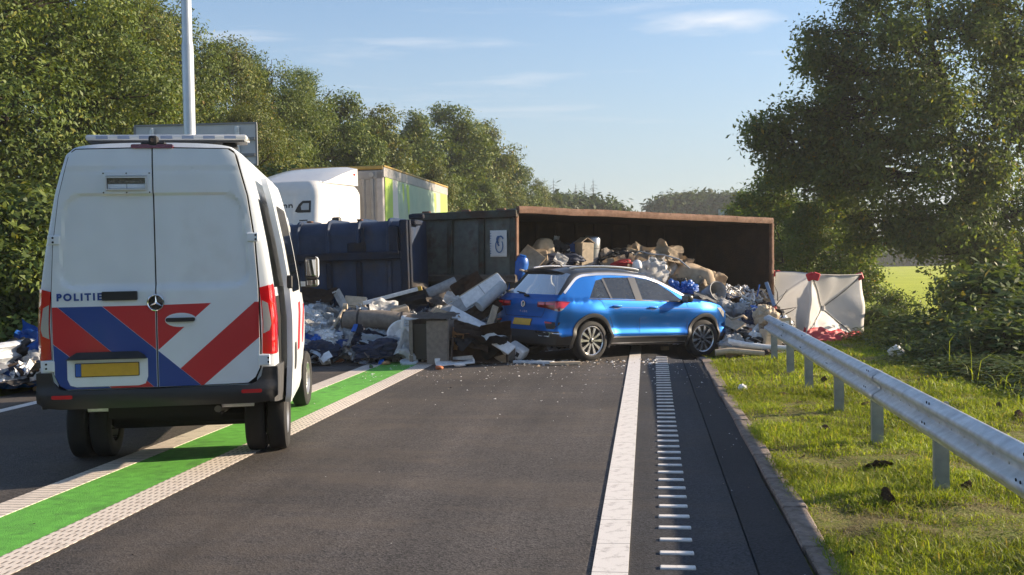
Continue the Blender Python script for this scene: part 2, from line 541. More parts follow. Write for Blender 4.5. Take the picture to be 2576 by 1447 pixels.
# ------------------------------------------------------------------ ground
def dip(u, v):                       # the road edge sags a little under the car's front wheel
    return -0.14 * sstep(18.3, 19.8, u) * (1 - sstep(22.5, 24.0, u)) * sstep(0.0, 0.75, v) * (1 - sstep(1.3, 2.0, v))
def ground_z(u, v):
    X, Y = v * CT + u * ST, u * CT - v * ST
    if v > 0.97:
        n = fbm(Vector((u * 1.6, v * 1.6, 0.0)), 4) * 0.045 + fbm(Vector((u * 0.35, v * 0.35, 4.0)), 2) * 0.03
        e = sstep(0.97, 1.5, v)
        z = -0.015 + n * e
        cr = 4.15 + 0.35 * math.sin(u * 0.31 + 1.0)
        z += -1.15 * sstep(cr, cr + 3.4, v) + 0.25 * sstep(11, 16, v)
        z += 0.20 * fbm(Vector((u * 0.1, v * 0.1, 9.0)), 2) * sstep(12, 30, v)
        z += dip(u, v)
        return z
    if v < -9.0:
        return 0.02 + 0.10 * sstep(-9.0, -13, v) + fbm(Vector((u * 0.5, v * 0.5, 2.0)), 3) * 0.06
    return (-0.09 if v < 0.85 else lerp(-0.09, -0.015, sstep(0.85, 0.97, v))) + dip(u, v)

def lines(segs):
    out = []
    for a, b, n in segs: out += list(np.linspace(a, b, n, endpoint=False))
    return out + [segs[-1][1]]
gu = lines([(-40, 2, 12), (2, 12, 84), (12, 30, 100), (30, 80, 40), (80, 300, 26), (300, 2500, 14)])
gv = lines([(-1500, -100, 10), (-100, -16, 16), (-16, -9.0, 16), (-9.0, 0.9, 8), (0.9, 0.98, 2), (0.98, 9.0, 66), (9, 30, 24), (30, 120, 16), (120, 1500, 12)])
GV = [rl(u, v, ground_z(u, v)) for u in gu for v in gv]
nv = len(gv)
GF = [[i * nv + j, i * nv + j + 1, (i + 1) * nv + j + 1, (i + 1) * nv + j] for i in range(len(gu) - 1) for j in range(nv - 1)]
def ground_material():
    m = bpy.data.materials.new('ground_soil_grass'); m.use_nodes = True
    n, l = m.node_tree.nodes, m.node_tree.links
    b = n['Principled BSDF']; b.inputs['Roughness'].default_value = 0.95; b.inputs['Specular IOR Level'].default_value = 0.1
    tc = n.new('ShaderNodeTexCoord')
    t1 = n.new('ShaderNodeTexNoise'); t1.inputs['Scale'].default_value = 1.1; t1.inputs['Detail'].default_value = 8; t1.inputs['Roughness'].default_value = 0.7
    l.new(tc.outputs['Object'], t1.inputs['Vector'])
    r1 = n.new('ShaderNodeValToRGB')
    r1.color_ramp.elements[0].position = 0.36; r1.color_ramp.elements[0].color = (0.095, 0.072, 0.042, 1)
    r1.color_ramp.elements[1].position = 0.58; r1.color_ramp.elements[1].color = (0.20, 0.23, 0.050, 1)
    e = r1.color_ramp.elements.new(0.46); e.color = (0.17, 0.165, 0.060, 1)
    l.new(t1.outputs['Fac'], r1.inputs['Fac'])
    # the meadow further off: even bright grass
    sx = n.new('ShaderNodeSeparateXYZ'); l.new(tc.outputs['Object'], sx.inputs[0])
    mr = n.new('ShaderNodeMapRange'); mr.inputs['From Min'].default_value = -9.0; mr.inputs['From Max'].default_value = -14.0
    l.new(sx.outputs['Y'], mr.inputs['Value'])
    t2 = n.new('ShaderNodeTexNoise'); t2.inputs['Scale'].default_value = 0.12; t2.inputs['Detail'].default_value = 5
    l.new(tc.outputs['Object'], t2.inputs['Vector'])
    r2 = n.new('ShaderNodeValToRGB')
    r2.color_ramp.elements[0].position = 0.3; r2.color_ramp.elements[0].color = (0.36, 0.42, 0.040, 1)
    r2.color_ramp.elements[1].position = 0.7; r2.color_ramp.elements[1].color = (0.46, 0.50, 0.050, 1)
    l.new(t2.outputs['Fac'], r2.inputs['Fac'])
    mx = n.new('ShaderNodeMix'); mx.data_type = 'RGBA'
    l.new(mr.outputs['Result'], mx.inputs['Factor']); l.new(r1.outputs['Color'], mx.inputs['A']); l.new(r2.outputs['Color'], mx.inputs['B'])
    l.new(mx.outputs['Result'], b.inputs['Base Color'])
    t3 = n.new('ShaderNodeTexNoise'); t3.inputs['Scale'].default_value = 48; t3.inputs['Detail'].default_value = 8
    l.new(tc.outputs['Object'], t3.inputs['Vector'])
    bp = n.new('ShaderNodeBump'); bp.inputs['Strength'].default_value = 0.8; bp.inputs['Distance'].default_value = 0.025
    l.new(t3.outputs['Fac'], bp.inputs['Height']); l.new(bp.outputs['Normal'], b.inputs['Normal'])
    return m
g = mobj('ground', GV, GF, ground_material(), smooth=True, angle=None)
g.rotation_euler = ROADROT
tag(g, kind='structure')

# ------------------------------------------------------------------ road
def asphalt_material(name, base, dirt, rough=0.8):
    m = bpy.data.materials.new(name); m.use_nodes = True
    n, l = m.node_tree.nodes, m.node_tree.links
    b = n['Principled BSDF']; b.inputs['Roughness'].default_value = rough; b.inputs['Specular IOR Level'].default_value = 0.35
    tc = n.new('ShaderNodeTexCoord')
    v = n.new('ShaderNodeTexVoronoi'); v.inputs['Scale'].default_value = 75
    l.new(tc.outputs['Object'], v.inputs['Vector'])
    r = n.new('ShaderNodeValToRGB'); r.color_ramp.elements[0].color = (*[c * 0.45 for c in base], 1); r.color_ramp.elements[1].color = (*[c * 1.75 for c in base], 1)
    sep = n.new('ShaderNodeSeparateColor'); l.new(v.outputs['Color'], sep.inputs[0]); l.new(sep.outputs['Red'], r.inputs['Fac'])
    # smears of dried dirt, drawn out across the lane, and broad patches
    mp = n.new('ShaderNodeMapping'); mp.inputs['Scale'].default_value = (1.5, 0.55, 1); l.new(tc.outputs['Object'], mp.inputs['Vector'])
    t = n.new('ShaderNodeTexNoise'); t.inputs['Scale'].default_value = 1.0; t.inputs['Detail'].default_value = 9; t.inputs['Roughness'].default_value = 0.7
    l.new(mp.outputs['Vector'], t.inputs['Vector'])
    r2 = n.new('ShaderNodeValToRGB'); r2.color_ramp.elements[0].position = 0.47; r2.color_ramp.elements[1].position = 0.75
    r2.color_ramp.elements[1].color = (1, 1, 1, 1)
    l.new(t.outputs['Fac'], r2.inputs['Fac'])
    mx = n.new('ShaderNodeMix'); mx.data_type = 'RGBA'; mx.inputs['B'].default_value = (*dirt, 1)
    l.new(r2.outputs['Color'], mx.inputs['Factor']); l.new(r.outputs['Color'], mx.inputs['A'])
    t2 = n.new('ShaderNodeTexNoise'); t2.inputs['Scale'].default_value = 0.5; t2.inputs['Detail'].default_value = 3; l.new(tc.outputs['Object'], t2.inputs['Vector'])
    mr = n.new('ShaderNodeMapRange'); mr.inputs['From Min'].default_value = 0.3; mr.inputs['From Max'].default_value = 0.7; mr.inputs['To Min'].default_value = 0.75; mr.inputs['To Max'].default_value = 1.25
    l.new(t2.outputs['Fac'], mr.inputs['Value'])
    m2 = n.new('ShaderNodeMix'); m2.data_type = 'RGBA'; m2.blend_type = 'MULTIPLY'; m2.inputs['Factor'].default_value = 1
    l.new(mx.outputs['Result'], m2.inputs['A']); l.new(mr.outputs['Result'], m2.inputs['B']); l.new(m2.outputs['Result'], b.inputs['Base Color'])
    # wheel tracks and drag marks drawn out along the lane
    mp3 = n.new('ShaderNodeMapping'); mp3.inputs['Scale'].default_value = (0.035, 1.5, 1); l.new(tc.outputs['Object'], mp3.inputs['Vector'])
    t4 = n.new('ShaderNodeTexNoise'); t4.inputs['Scale'].default_value = 1.0; t4.inputs['Detail'].default_value = 6; t4.inputs['Roughness'].default_value = 0.6; l.new(mp3.outputs['Vector'], t4.inputs['Vector'])
    mr4 = n.new('ShaderNodeMapRange'); mr4.inputs['From Min'].default_value = 0.3; mr4.inputs['From Max'].default_value = 0.7; mr4.inputs['To Min'].default_value = 0.66; mr4.inputs['To Max'].default_value = 1.34
    l.new(t4.outputs['Fac'], mr4.inputs['Value'])
    m4 = n.new('ShaderNodeMix'); m4.data_type = 'RGBA'; m4.blend_type = 'MULTIPLY'; m4.inputs['Factor'].default_value = 1
    l.new(m2.outputs['Result'], m4.inputs['A']); l.new(mr4.outputs['Result'], m4.inputs['B']); l.new(m4.outputs['Result'], b.inputs['Base Color'])
    bp = n.new('ShaderNodeBump'); bp.inputs['Strength'].default_value = 0.35; bp.inputs['Distance'].default_value = 0.006
    l.new(v.outputs['Distance'], bp.inputs['Height']); l.new(bp.outputs['Normal'], b.inputs['Normal'])
    return m
M_asph = asphalt_material('asphalt', (0.054, 0.048, 0.046), (0.098, 0.079, 0.064))
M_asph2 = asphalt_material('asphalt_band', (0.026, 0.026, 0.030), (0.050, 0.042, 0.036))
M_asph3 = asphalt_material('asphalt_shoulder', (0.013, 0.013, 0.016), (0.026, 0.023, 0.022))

def strip(name, u0, u1, v0, v1, z, m, parent=None, kind=None, nu=1, th=0.0, rough_edge=0.0):
    us = list(np.linspace(u0, u1, nu + 1))
    wavy = v1 > 0.0 and u1 > 30
    if wavy: us = sorted(set(us + list(np.linspace(17.8, 24.6, 18))))
    vs_ = [v0, v1] if not wavy else sorted({v0, v1} | {x for x in (0.0, 0.15, 0.3, 0.45, 0.6, 0.75) if v0 < x < v1})
    rng = random.Random(name)
    V, F = [], []
    k = len(vs_); nu = len(us) - 1
    for u in us:
        j = (rng.random() - 0.5) * rough_edge
        for v in vs_: V.append(rl(u, v + (j if v == v1 else 0), z + (dip(u, v) if wavy else 0)))
    for i in range(nu):
        for c in range(k - 1): F.append([i * k + c, i * k + c + 1, (i + 1) * k + c + 1, (i + 1) * k + c])
    if th:
        n = len(V); V += [Vector((p.x, p.y, p.z - th)) for p in V]
        for i in range(nu):
            F.append([i * k, (i + 1) * k, n + (i + 1) * k, n + i * k])
            F.append([i * k + k - 1, n + i * k + k - 1, n + (i + 1) * k + k - 1, (i + 1) * k + k - 1])
        F += [[0, n, n + k - 1, k - 1] if k == 2 else [0, n, n + 1, 1], [nu * k, nu * k + 1, n + nu * k + 1, n + nu * k]]
    o = mobj(name, V, F, m, parent)
    if parent is None: o.rotation_euler = ROADROT
    if kind: o['kind'] = kind
    return o
road_o = strip('road', -30, 600, -9.05, 0.585, 0.0, M_asph, kind='structure', nu=60)
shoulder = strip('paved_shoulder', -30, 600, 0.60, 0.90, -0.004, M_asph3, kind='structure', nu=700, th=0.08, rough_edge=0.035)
# the darker outer band that carries the rumble strip lies a sheet above the lane asphalt
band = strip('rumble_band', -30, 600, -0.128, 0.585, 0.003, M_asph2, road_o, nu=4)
joint = strip('joint', -30, 600, 0.585, 0.60, -0.012, M_dark, road_o)

def white_line_mat(name, base, prof):
    m = bpy.data.materials.new(name); m.use_nodes = True
    n, l = m.node_tree.nodes, m.node_tree.links
    b = n['Principled BSDF']; b.inputs['Roughness'].default_value = 0.6
    tc = n.new('ShaderNodeTexCoord')
    t = n.new('ShaderNodeTexNoise'); t.inputs['Scale'].default_value = 9; t.inputs['Detail'].default_value = 9; t.inputs['Roughness'].default_value = 0.75
    l.new(tc.outputs['Object'], t.inputs['Vector'])
    r = n.new('ShaderNodeValToRGB'); r.color_ramp.elements[0].position = 0.30; r.color_ramp.elements[0].color = (base[0] * 0.45, base[1] * 0.43, base[2] * 0.42, 1)
    r.color_ramp.elements[1].position = 0.47; r.color_ramp.elements[1].color = (*base, 1)
    l.new(t.outputs['Fac'], r.inputs['Fac'])
    if prof:                       # rows of short sunken dashes (period along, period across, dash share along, share across)
        sx = n.new('ShaderNodeSeparateXYZ'); l.new(tc.outputs['Object'], sx.inputs[0])
        def dash(sock, per, share, shift=None):
            q = n.new('ShaderNodeMath'); q.operation = 'MULTIPLY'; q.inputs[1].default_value = 1.0 / per; l.new(sock, q.inputs[0]); o_ = q.outputs[0]
            if shift is not None:
                ad = n.new('ShaderNodeMath'); ad.operation = 'ADD'; l.new(o_, ad.inputs[0]); l.new(shift, ad.inputs[1]); o_ = ad.outputs[0]
            fr = n.new('ShaderNodeMath'); fr.operation = 'FRACT'; l.new(o_, fr.inputs[0])
            mr_ = n.new('ShaderNodeMapRange'); mr_.inputs['From Min'].default_value = share + 0.06; mr_.inputs['From Max'].default_value = share - 0.06
            l.new(fr.outputs[0], mr_.inputs['Value']); return mr_.outputs['Result']
        jit = n.new('ShaderNodeMath'); jit.operation = 'MULTIPLY'; jit.inputs[1].default_value = 0.6; l.new(t.outputs['Fac'], jit.inputs[0])
        da, dc = dash(sx.outputs['X'], prof[0], prof[2], jit.outputs[0]), dash(sx.outputs['Y'], prof[1], prof[3])
        mu = n.new('ShaderNodeMath'); mu.operation = 'MULTIPLY'; l.new(da, mu.inputs[0]); l.new(dc, mu.inputs[1])
        mk = n.new('ShaderNodeMath'); mk.operation = 'MULTIPLY'; mk.inputs[1].default_value = prof[4]; l.new(mu.outputs[0], mk.inputs[0])
        mx = n.new('ShaderNodeMix'); mx.data_type = 'RGBA'; mx.inputs['B'].default_value = (0.10, 0.085, 0.075, 1)
        l.new(mk.outputs[0], mx.inputs['Factor']); l.new(r.outputs['Color'], mx.inputs['A']); l.new(mx.outputs['Result'], b.inputs['Base Color'])
        bp = n.new('ShaderNodeBump'); bp.inputs['Strength'].default_value = 0.7; bp.inputs['Distance'].default_value = 0.006; bp.invert = True
        l.new(mu.outputs[0], bp.inputs['Height']); l.new(bp.outputs['Normal'], b.inputs['Normal'])
    else:
        l.new(r.outputs['Color'], b.inputs['Base Color'])
        bp = n.new('ShaderNodeBump'); bp.inputs['Strength'].default_value = 0.25; bp.inputs['Distance'].default_value = 0.004
        l.new(t.outputs['Fac'], bp.inputs['Height']); l.new(bp.outputs['Normal'], b.inputs['Normal'])
    return m
M_line = white_line_mat('line_white', (0.70, 0.67, 0.645), None)
M_line_prof = white_line_mat('line_white_profiled', (0.70, 0.62, 0.55), (0.105, 0.049, 0.52, 0.36, 0.85))
M_line_prof2 = white_line_mat('line_white_cross', (0.70, 0.62, 0.55), (0.080, 0.60, 0.30, 2.0, 0.45))
M_green = mat('green_marking', (0.115, 0.40, 0.050), 0.75, col2=(0.060, 0.17, 0.034), vscale=3.5, var=0.3, c2pos=(0.52, 0.80), bump=0.4, bscale=120)
# edge line: a row of thermoplastic blocks with narrow joints
seg0 = strip('edge_line_block', 0, 0.590, -0.333, -0.130, 0.012, M_line, road_o, th=0.012)
blocks = [seg0]
for k in range(36):
    o = seg0 if k == 0 else seg0.copy()
    if k: COL.objects.link(o); o.parent = road_o
    o.location = (4.70 + 0.6 * k, 0, 0)
strip('edge_line', 26.3, 300, -0.333, -0.130, 0.006, M_line, road_o)
bar = MB().box((0, 0, 0.006), (0.058, 0.205, 0.016), bev=0.005).build('rumble_bar', M_line, road_o)
rng = random.Random(4)
for k in range(48):
    o = bar if k == 0 else bar.copy()
    if k: COL.objects.link(o); o.parent = road_o
    u = 4.82 + 0.3 * k
    o.location = (u, -lerp(0.150, 0.225, (u - 6) / 11), 0)
    o.scale = (1 + rng.uniform(-0.1, 0.15), 1.0 + rng.uniform(-0.03, 0.03), 1)
strip('green_stripe', -20, 300, -4.62, -3.98, 0.004, M_green, road_o)
strip('profiled_line', -20, 300, -3.98, -3.69, 0.008, M_line_prof, road_o, th=0.004)
strip('ribbed_line', -20, 300, -4.885, -4.62, 0.008, M_line_prof2, road_o, th=0.004)
strip('left_edge_line', -20, 300, -8.20, -8.02, 0.005, M_line, road_o)

# kerb: a row of flush concrete edging stones
M_kerb = mat('kerb_concrete', (0.20, 0.155, 0.125), 0.9, col2=(0.30, 0.25, 0.22), vscale=6, var=0.45, bump=0.6, bscale=60, c2pos=(0.4, 0.75))
kerb = thing('kerb', None, None); kerb['kind'] = 'structure'; kerb.rotation_euler = ROADROT
rng = random.Random(12)
kst = [MB().box((0, 0, -0.05), (0.985, 0.155 + 0.01 * i, 0.13), bev=0.012).build('edging_stone', M_kerb, kerb, smooth=False) for i in range(3)]
for k in range(30):
    o = kst[k % 3] if k < 3 else kst[k % 3].copy()
    if k >= 3: COL.objects.link(o); o.parent = kerb
    o.location = (3.0 + k * 1.0, -(0.995 + rng.uniform(-0.008, 0.008)), rng.uniform(-0.008, 0.006) + dip(3.0 + k, 0.99)); o.rotation_euler = (rng.uniform(-.02, .02), rng.uniform(-.008, .008), rng.uniform(-.008, .008))
strip('kerb_run', 32.5, 300, 0.92, 1.07, 0.01, M_kerb, kerb)

# ------------------------------------------------------------------ grit on the road (uncountable)
rng = random.Random(77)
V, F, MI = [], [], []
def chip(V, F, MI, p, s, mi, rng):
    n = len(V); k = rng.choice((3, 4, 5)); a0 = rng.random() * 6.28
    h = s * rng.uniform(0.15, 0.6)
    for i in range(k):
        a = a0 + 6.283 * i / k; r = s * rng.uniform(0.5, 1.1)
        V.append(Vector((p[0] + r * math.cos(a), p[1] + r * math.sin(a), p[2]))) 
    V.append(Vector((p[0] + s * rng.uniform(-.2, .2), p[1] + s * rng.uniform(-.2, .2), p[2] + h)))
    for i in range(k): F.append([n + i, n + (i + 1) % k, n + k]); MI.append(mi)
for i in range(900):
    u = 18.4 - abs(rng.gauss(0, 2.2)); v = rng.uniform(-4.6, 0.9)
    if u < 6: continue
    chip(V, F, MI, rl(u, v, 0.004), rng.choice((0.005, 0.006, 0.008, 0.010, 0.014, 0.022)) * rng.uniform(.7, 1.2), rng.choice((0, 0, 0, 1, 2)), rng)
for i in range(260):
    u = rng.uniform(5, 18); v = rng.choice((rng.uniform(-8.5, 0.9), rng.uniform(0.6, 1.2)))
    chip(V, F, MI, rl(u, v, 0.004), rng.uniform(0.004, 0.012), rng.choice((0, 1, 2, 2, 2)), rng)
for i in range(420):
    u = 18.6 - abs(rng.gauss(0, 0.5)); v = rng.uniform(-3.6, 0.2)
    chip(V, F, MI, rl(u, v, 0.004), rng.uniform(0.008, 0.05), rng.choice((0, 0, 1, 1, 2)), rng)
grit = mobj('scattered_grit', V, F, [mat('grit_white', (0.7, 0.69, 0.67), 0.7), mat('grit_tan', (0.32, 0.24, 0.16), 0.8), mat('grit_dark', (0.05, 0.04, 0.035), 0.9)], mi=MI)
grit.rotation_euler = ROADROT
tag(grit, 'fine white and brown bits of litter strewn over the asphalt in front of the heap', 'litter', kind='stuff')

# ------------------------------------------------------------------ guardrails
WP = [(0.010, 0.694), (0.0, 0.700), (-0.012, 0.697), (-0.072, 0.664), (-0.084, 0.652), (-0.084, 0.634), (-0.074, 0.622), (-0.018, 0.582), (-0.010, 0.572), (-0.010, 0.545), (-0.018, 0.535),
      (-0.072, 0.503), (-0.084, 0.491), (-0.084, 0.471), (-0.074, 0.459), (-0.012, 0.412), (0.0, 0.388), (0.010, 0.392)]
def rail_panel(name, u0, u1, vb, off, parent, m, bend=None, side=1):
    n = 6 if bend is None else 16
    V, F = [], []
    for i in range(n + 1):
        u = lerp(u0, u1, i / n)
        dv, dz = bend(u) if bend else (0, 0)
        for (d, z) in WP: V.append(rl(u, vb + side * (d + off) + dv, z + dz))
    k = len(WP)
    for i in range(n):
        for j in range(k - 1): F.append([i * k + j, (i + 1) * k + j, (i + 1) * k + j + 1, i * k + j + 1])
    o = mobj(name, V, F, m, parent, smooth=True, angle=50)
    md = o.modifiers.new('thickness', 'SOLIDIFY'); md.thickness = 0.004; md.offset = 0
    return o
gr = thing('guardrail', 'long galvanised steel crash barrier on posts along the grass verge', 'guardrail'); gr.rotation_euler = ROADROT
VB = 2.075
def endbend(u): return (0.0, lerp(-0.010, 0.060, (u - 5.0) / 13.0))
ends = [-2.4, 1.72, 5.82, 9.95, 14.1, 16.6, 18.45]
for i, (a, b) in enumerate(zip(ends, ends[1:])):
    rail_panel('rail_panel', a - (0.22 if i else 0), b + 0.02, VB, -0.010 if i % 2 else 0.0, gr, M_galv, endbend)
post = MB().box((0.0, 0, 0.28), (0.055, 0.006, 0.84)).box((-0.0275, 0.025, 0.28), (0.005, 0.05, 0.84)).box((0.0275, 0.025, 0.28), (0.005, 0.05, 0.84)).box((0, 0.0, 0.28), (0.006, 0.1, 0.84)).build('post', M_galv_post, gr)
post.data.clear_geometry()
pb = MB()
pb.box((0, 0, 0.27), (0.006, 0.105, 0.80)).box((0.026, 0.0505, 0.27), (0.052, 0.005, 0.80)).box((0.026, -0.0505, 0.27), (0.052, 0.005, 0.80)).box((0.05, 0.041, 0.27), (0.005, 0.018, 0.80)).box((0.05, -0.041, 0.27), (0.005, 0.018, 0.80))
bpy.data.objects.remove(post)
post = pb.build('post', M_galv_post, gr)
for k, u in enumerate((1.9, 3.95, 6.0, 8.06, 10.23, 12.23, 14.45, 16.28, 18.32)):
    o = post if k == 0 else post.copy()
    if k: COL.objects.link(o); o.parent = gr
    o.location = (u, -2.135, 0); o.rotation_euler = (0, 0, R(3) * math.sin(k * 2.1))
bo = MB(); 
bo.cyl((0.0, 0.0, 0.0), (0.0, 0.004, 0.0), 0.011, 8)
bolt = bo.build('slot', M_dark, gr)
n = 0
for u in (5.9, 7.9, 10.0, 12.1, 14.15, 16.1):
    for z, vv in ((0.676, -0.052), (0.513, -0.056), (0.6761, -0.052), (0.5131, -0.056)):
        o = bolt if n == 0 else bolt.copy()
        if n: COL.objects.link(o); o.parent = gr
        n += 1; o.location = (u + (0.0 if z > .6 else 0.12) + (0.07 if n % 4 > 1 else 0), -(VB + vv - 0.014), z + endbend(u)[1])
rv = MB().cyl((0, 0, 0), (0, 0.006, 0), 0.009, 8).build('bolt', mat('zinc_bolt', (0.6, 0.62, 0.64), 0.3, metal=0.9), gr)
for k in range(46):
    o = rv if k == 0 else rv.copy()
    if k: COL.objects.link(o); o.parent = gr
    o.location = (4.6 + k * 0.29, -(VB - 0.010 - 0.013), 0.558 + endbend(4.6 + k * 0.29)[1])
gl = thing('guardrail', 'galvanised crash barrier beyond the left lane with litter heaped against its end', 'guardrail'); gl.rotation_euler = ROADROT
for i, (a, b) in enumerate(((2.0, 6.1), (6.0, 10.1), (10.0, 14.1), (14.0, 18.2))):
    rail_panel('rail_panel', a, b, -9.55, -0.004 if i % 2 else 0.0, gl, M_galv, side=-1)
for k, u in enumerate((3, 5, 7, 9, 11, 13, 15, 17)):
    o = post.copy(); COL.objects.link(o); o.parent = gl; o.location = (u, 9.63, 0)

# ------------------------------------------------------------------ lamp post, signs
p = at(487, 700, 22.0)
lp = thing('lamp_post', 'tall plain grey metal lamp post rising behind the police van', 'lamp post', (p.x, p.y, 0))
M_pole = mat('pole_grey', (0.50, 0.53, 0.56), 0.38, metal=0.55, var=0.08, vscale=1)
pp = MB().lathe([(0.16, 0), (0.16, 0.02), (0.125, 0.03), (0.122, 3.2), (0.122, 6.35), (0.105, 6.45), (0.10, 11.8), (0.085, 12)], 20, 'Z'); pp.cap(-1)
pp.build('pole', M_pole, lp, smooth=True)
MB().tube([(0, 0, 11.9), (0.2, 0, 12.3), (0.9, 0, 12.55), (1.6, 0, 12.6)], 0.04, 8).build('arm', M_pole, lp, smooth=True)
MB().box((1.9, 0, 12.6), (0.7, 0.3, 0.12), bev=0.03).build('lamp_head', M_pole, lp)
MB().box((0, -0.125, 1.0), (0.12, 0.02, 0.5), bev=0.005).build('hatch', M_pole, lp)

p = at(493, 352, 24.5)
M_sign_back = mat('sign_back', (0.52, 0.54, 0.56), 0.5, var=0.08, vscale=1.2)
M_sign_edge = mat('sign_edge', (0.20, 0.21, 0.22), 0.6)
sg = thing('traffic_sign', 'large grey rear side of a road sign standing behind the lamp post', 'road sign', (p.x, p.y, 0.0), (0, 0, R(-3)))
zc = at(493, 366, 24.5).z
MB().box((0, 0, zc), (2.87, 0.04, 0.98), bev=0.008).build('panel', M_sign_back, sg)
f = MB()
for (c, s) in (((0, -0.025, zc + 0.48), (2.89, 0.05, 0.04)), ((0, -0.025, zc - 0.48), (2.89, 0.05, 0.04)), ((1.43, -0.025, zc), (0.04, 0.05, 0.92)), ((-1.43, -0.025, zc), (0.04, 0.05, 0.92))): f.box(c, s)
f.build('frame', M_sign_edge, sg)
for z in (zc + 0.12, zc - 0.25):
    MB().box((0.1, -0.05, z), (2.6, 0.06, 0.06)).build('rail', M_sign_edge, sg)
for x in (-1.0, 1.0):
    MB().cyl((x, -0.1, -0.2), (x, -0.1, zc + 0.4), 0.06, 12).build('pole', M_galv, sg, smooth=True)
p = at(1833, 538, 60.0)
s2 = thing('traffic_sign', 'small grey rear side of a road sign showing over the rusty container', 'road sign', (p.x, p.y, 0))
MB().box((0, 0, p.z - 0.25), (1.18, 0.04, 1.0), bev=0.01).build('panel', mat('sign_back_light', (0.42, 0.46, 0.50), 0.5, metal=0.2), s2)
MB().box((0.57, -0.03, p.z - 0.25), (0.04, 0.03, 0.98)).build('frame', M_sign_edge, s2)
for x in (-0.35, 0.35):
    MB().cyl((x, 0.06, -1.0), (x, 0.06, p.z + 0.1), 0.04, 10).build('pole', M_galv, s2)

# ------------------------------------------------------------------ grass on the verge
M_grass = leaf_mat('grass_blades', (0.150, 0.215, 0.024), (0.32, 0.39, 0.050), 0.48, accent=(0.36, 0.29, 0.12), acc_amt=0.16)
def grass_patch(n, u0, u1, v0, v1, hmin, hmax, wid, seed, name='grass', thr=-0.12):
    rs = np.random.RandomState(seed)
    us = rs.uniform(u0, u1, n * 2); vs_ = rs.uniform(v0, v1, n * 2)
    P = []
    for u, v in zip(us, vs_):
        a = noise.noise(Vector((u * 0.9, v * 0.9, 7.0))) + 0.55 * noise.noise(Vector((u * 2.7, v * 2.7, 3.0)))
        if a < thr + rs.rand() * 0.35 - 0.1: continue
        P.append((u, v, ground_z(u, v), min(1.3, 0.55 + 0.9 * max(0, a - thr))))
        if len(P) >= n: break
    P = np.array(P); m = len(P)
    h = rs.uniform(hmin, hmax, m) * P[:, 3]
    # tufts: a few long blades
    h *= np.where(rs.rand(m) < 0.06, 1.7, 1.0)
    az = rs.rand(m) * 6.283; lean = rs.uniform(0.05, 0.75, m); bend = rs.uniform(0.2, 0.9, m)
    wd = wid * rs.uniform(0.6, 1.3, m)
    dx, dy = np.cos(az), np.sin(az)
    b = np.stack([P[:, 0], -P[:, 1], P[:, 2] - 0.01], 1)
    sx = np.stack([-dy, dx, np.zeros(m)], 1) * wd[:, None]
    mid = b + np.stack([dx * lean * h * 0.4, dy * lean * h * 0.4, h * 0.6], 1)
    tip = b + np.stack([dx * (lean + bend) * h * 0.8, dy * (lean + bend) * h * 0.8, h * (1.0 - 0.25 * bend)], 1)
    V = np.empty((m, 6, 3)); V[:, 0] = b - sx; V[:, 1] = b + sx; V[:, 2] = mid + sx * 0.8; V[:, 3] = mid - sx * 0.8; V[:, 4] = tip + sx * 0.15; V[:, 5] = tip - sx * 0.15
    i = np.arange(m)[:, None] * 6
    F = np.concatenate([i + np.array([[0, 1, 2, 3]]), i + np.array([[3, 2, 4, 5]])], 0)
    o = np_obj(name, V.reshape(-1, 3), F, M_grass)
    o.rotation_euler = ROADROT
    return tag(o, kind='stuff')
grass_patch(110000, 4.6, 9.0, 1.05, 6.3, 0.03, 0.075, 0.0034, 1, thr=-0.46)
grass_patch(95000, 8.5, 14.0, 1.03, 6.8, 0.03, 0.075, 0.0046, 2, thr=-0.46)
grass_patch(80000, 13.5, 24.0, 1.03, 8.5, 0.035, 0.085, 0.007, 3, thr=-0.46)
grass_patch(9000, 6.0, 30.0, -13.5, -9.3, 0.08, 0.25, 0.010, 5, thr=-0.5)
grass_patch(7000, 4.6, 18.0, 1.00, 1.16, 0.03, 0.09, 0.004, 21, 'kerb_grass', thr=-0.2)
# flattened dry stalks and thatch
rs = np.random.RandomState(9)
m = 60000
us = 4.6 + 14 * rs.rand(m) ** 1.3; vs_ = rs.uniform(1.05, 6.0, m)
zz = np.array([ground_z(u, v) for u, v in zip(us, vs_)]) + rs.uniform(0.004, 0.03, m)
az = rs.rand(m) * 6.283; L = rs.uniform(0.03, 0.11, m); wd = rs.uniform(0.0012, 0.003, m)
b = np.stack([us, -vs_, zz], 1); d = np.stack([np.cos(az), np.sin(az), rs.uniform(-.15, .25, m)], 1) * L[:, None]; s = np.stack([-np.sin(az), np.cos(az), 0 * az], 1) * wd[:, None]
V = np.stack([b - d / 2 - s, b - d / 2 + s, b + d / 2 + s, b + d / 2 - s], 1).reshape(-1, 3)
F = np.arange(m * 4).reshape(-1, 4)
o = np_obj('dry_grass', V, F, leaf_mat('thatch', (0.13, 0.10, 0.045), (0.36, 0.29, 0.14), 0.2)); o.rotation_euler = ROADROT; tag(o, kind='stuff')

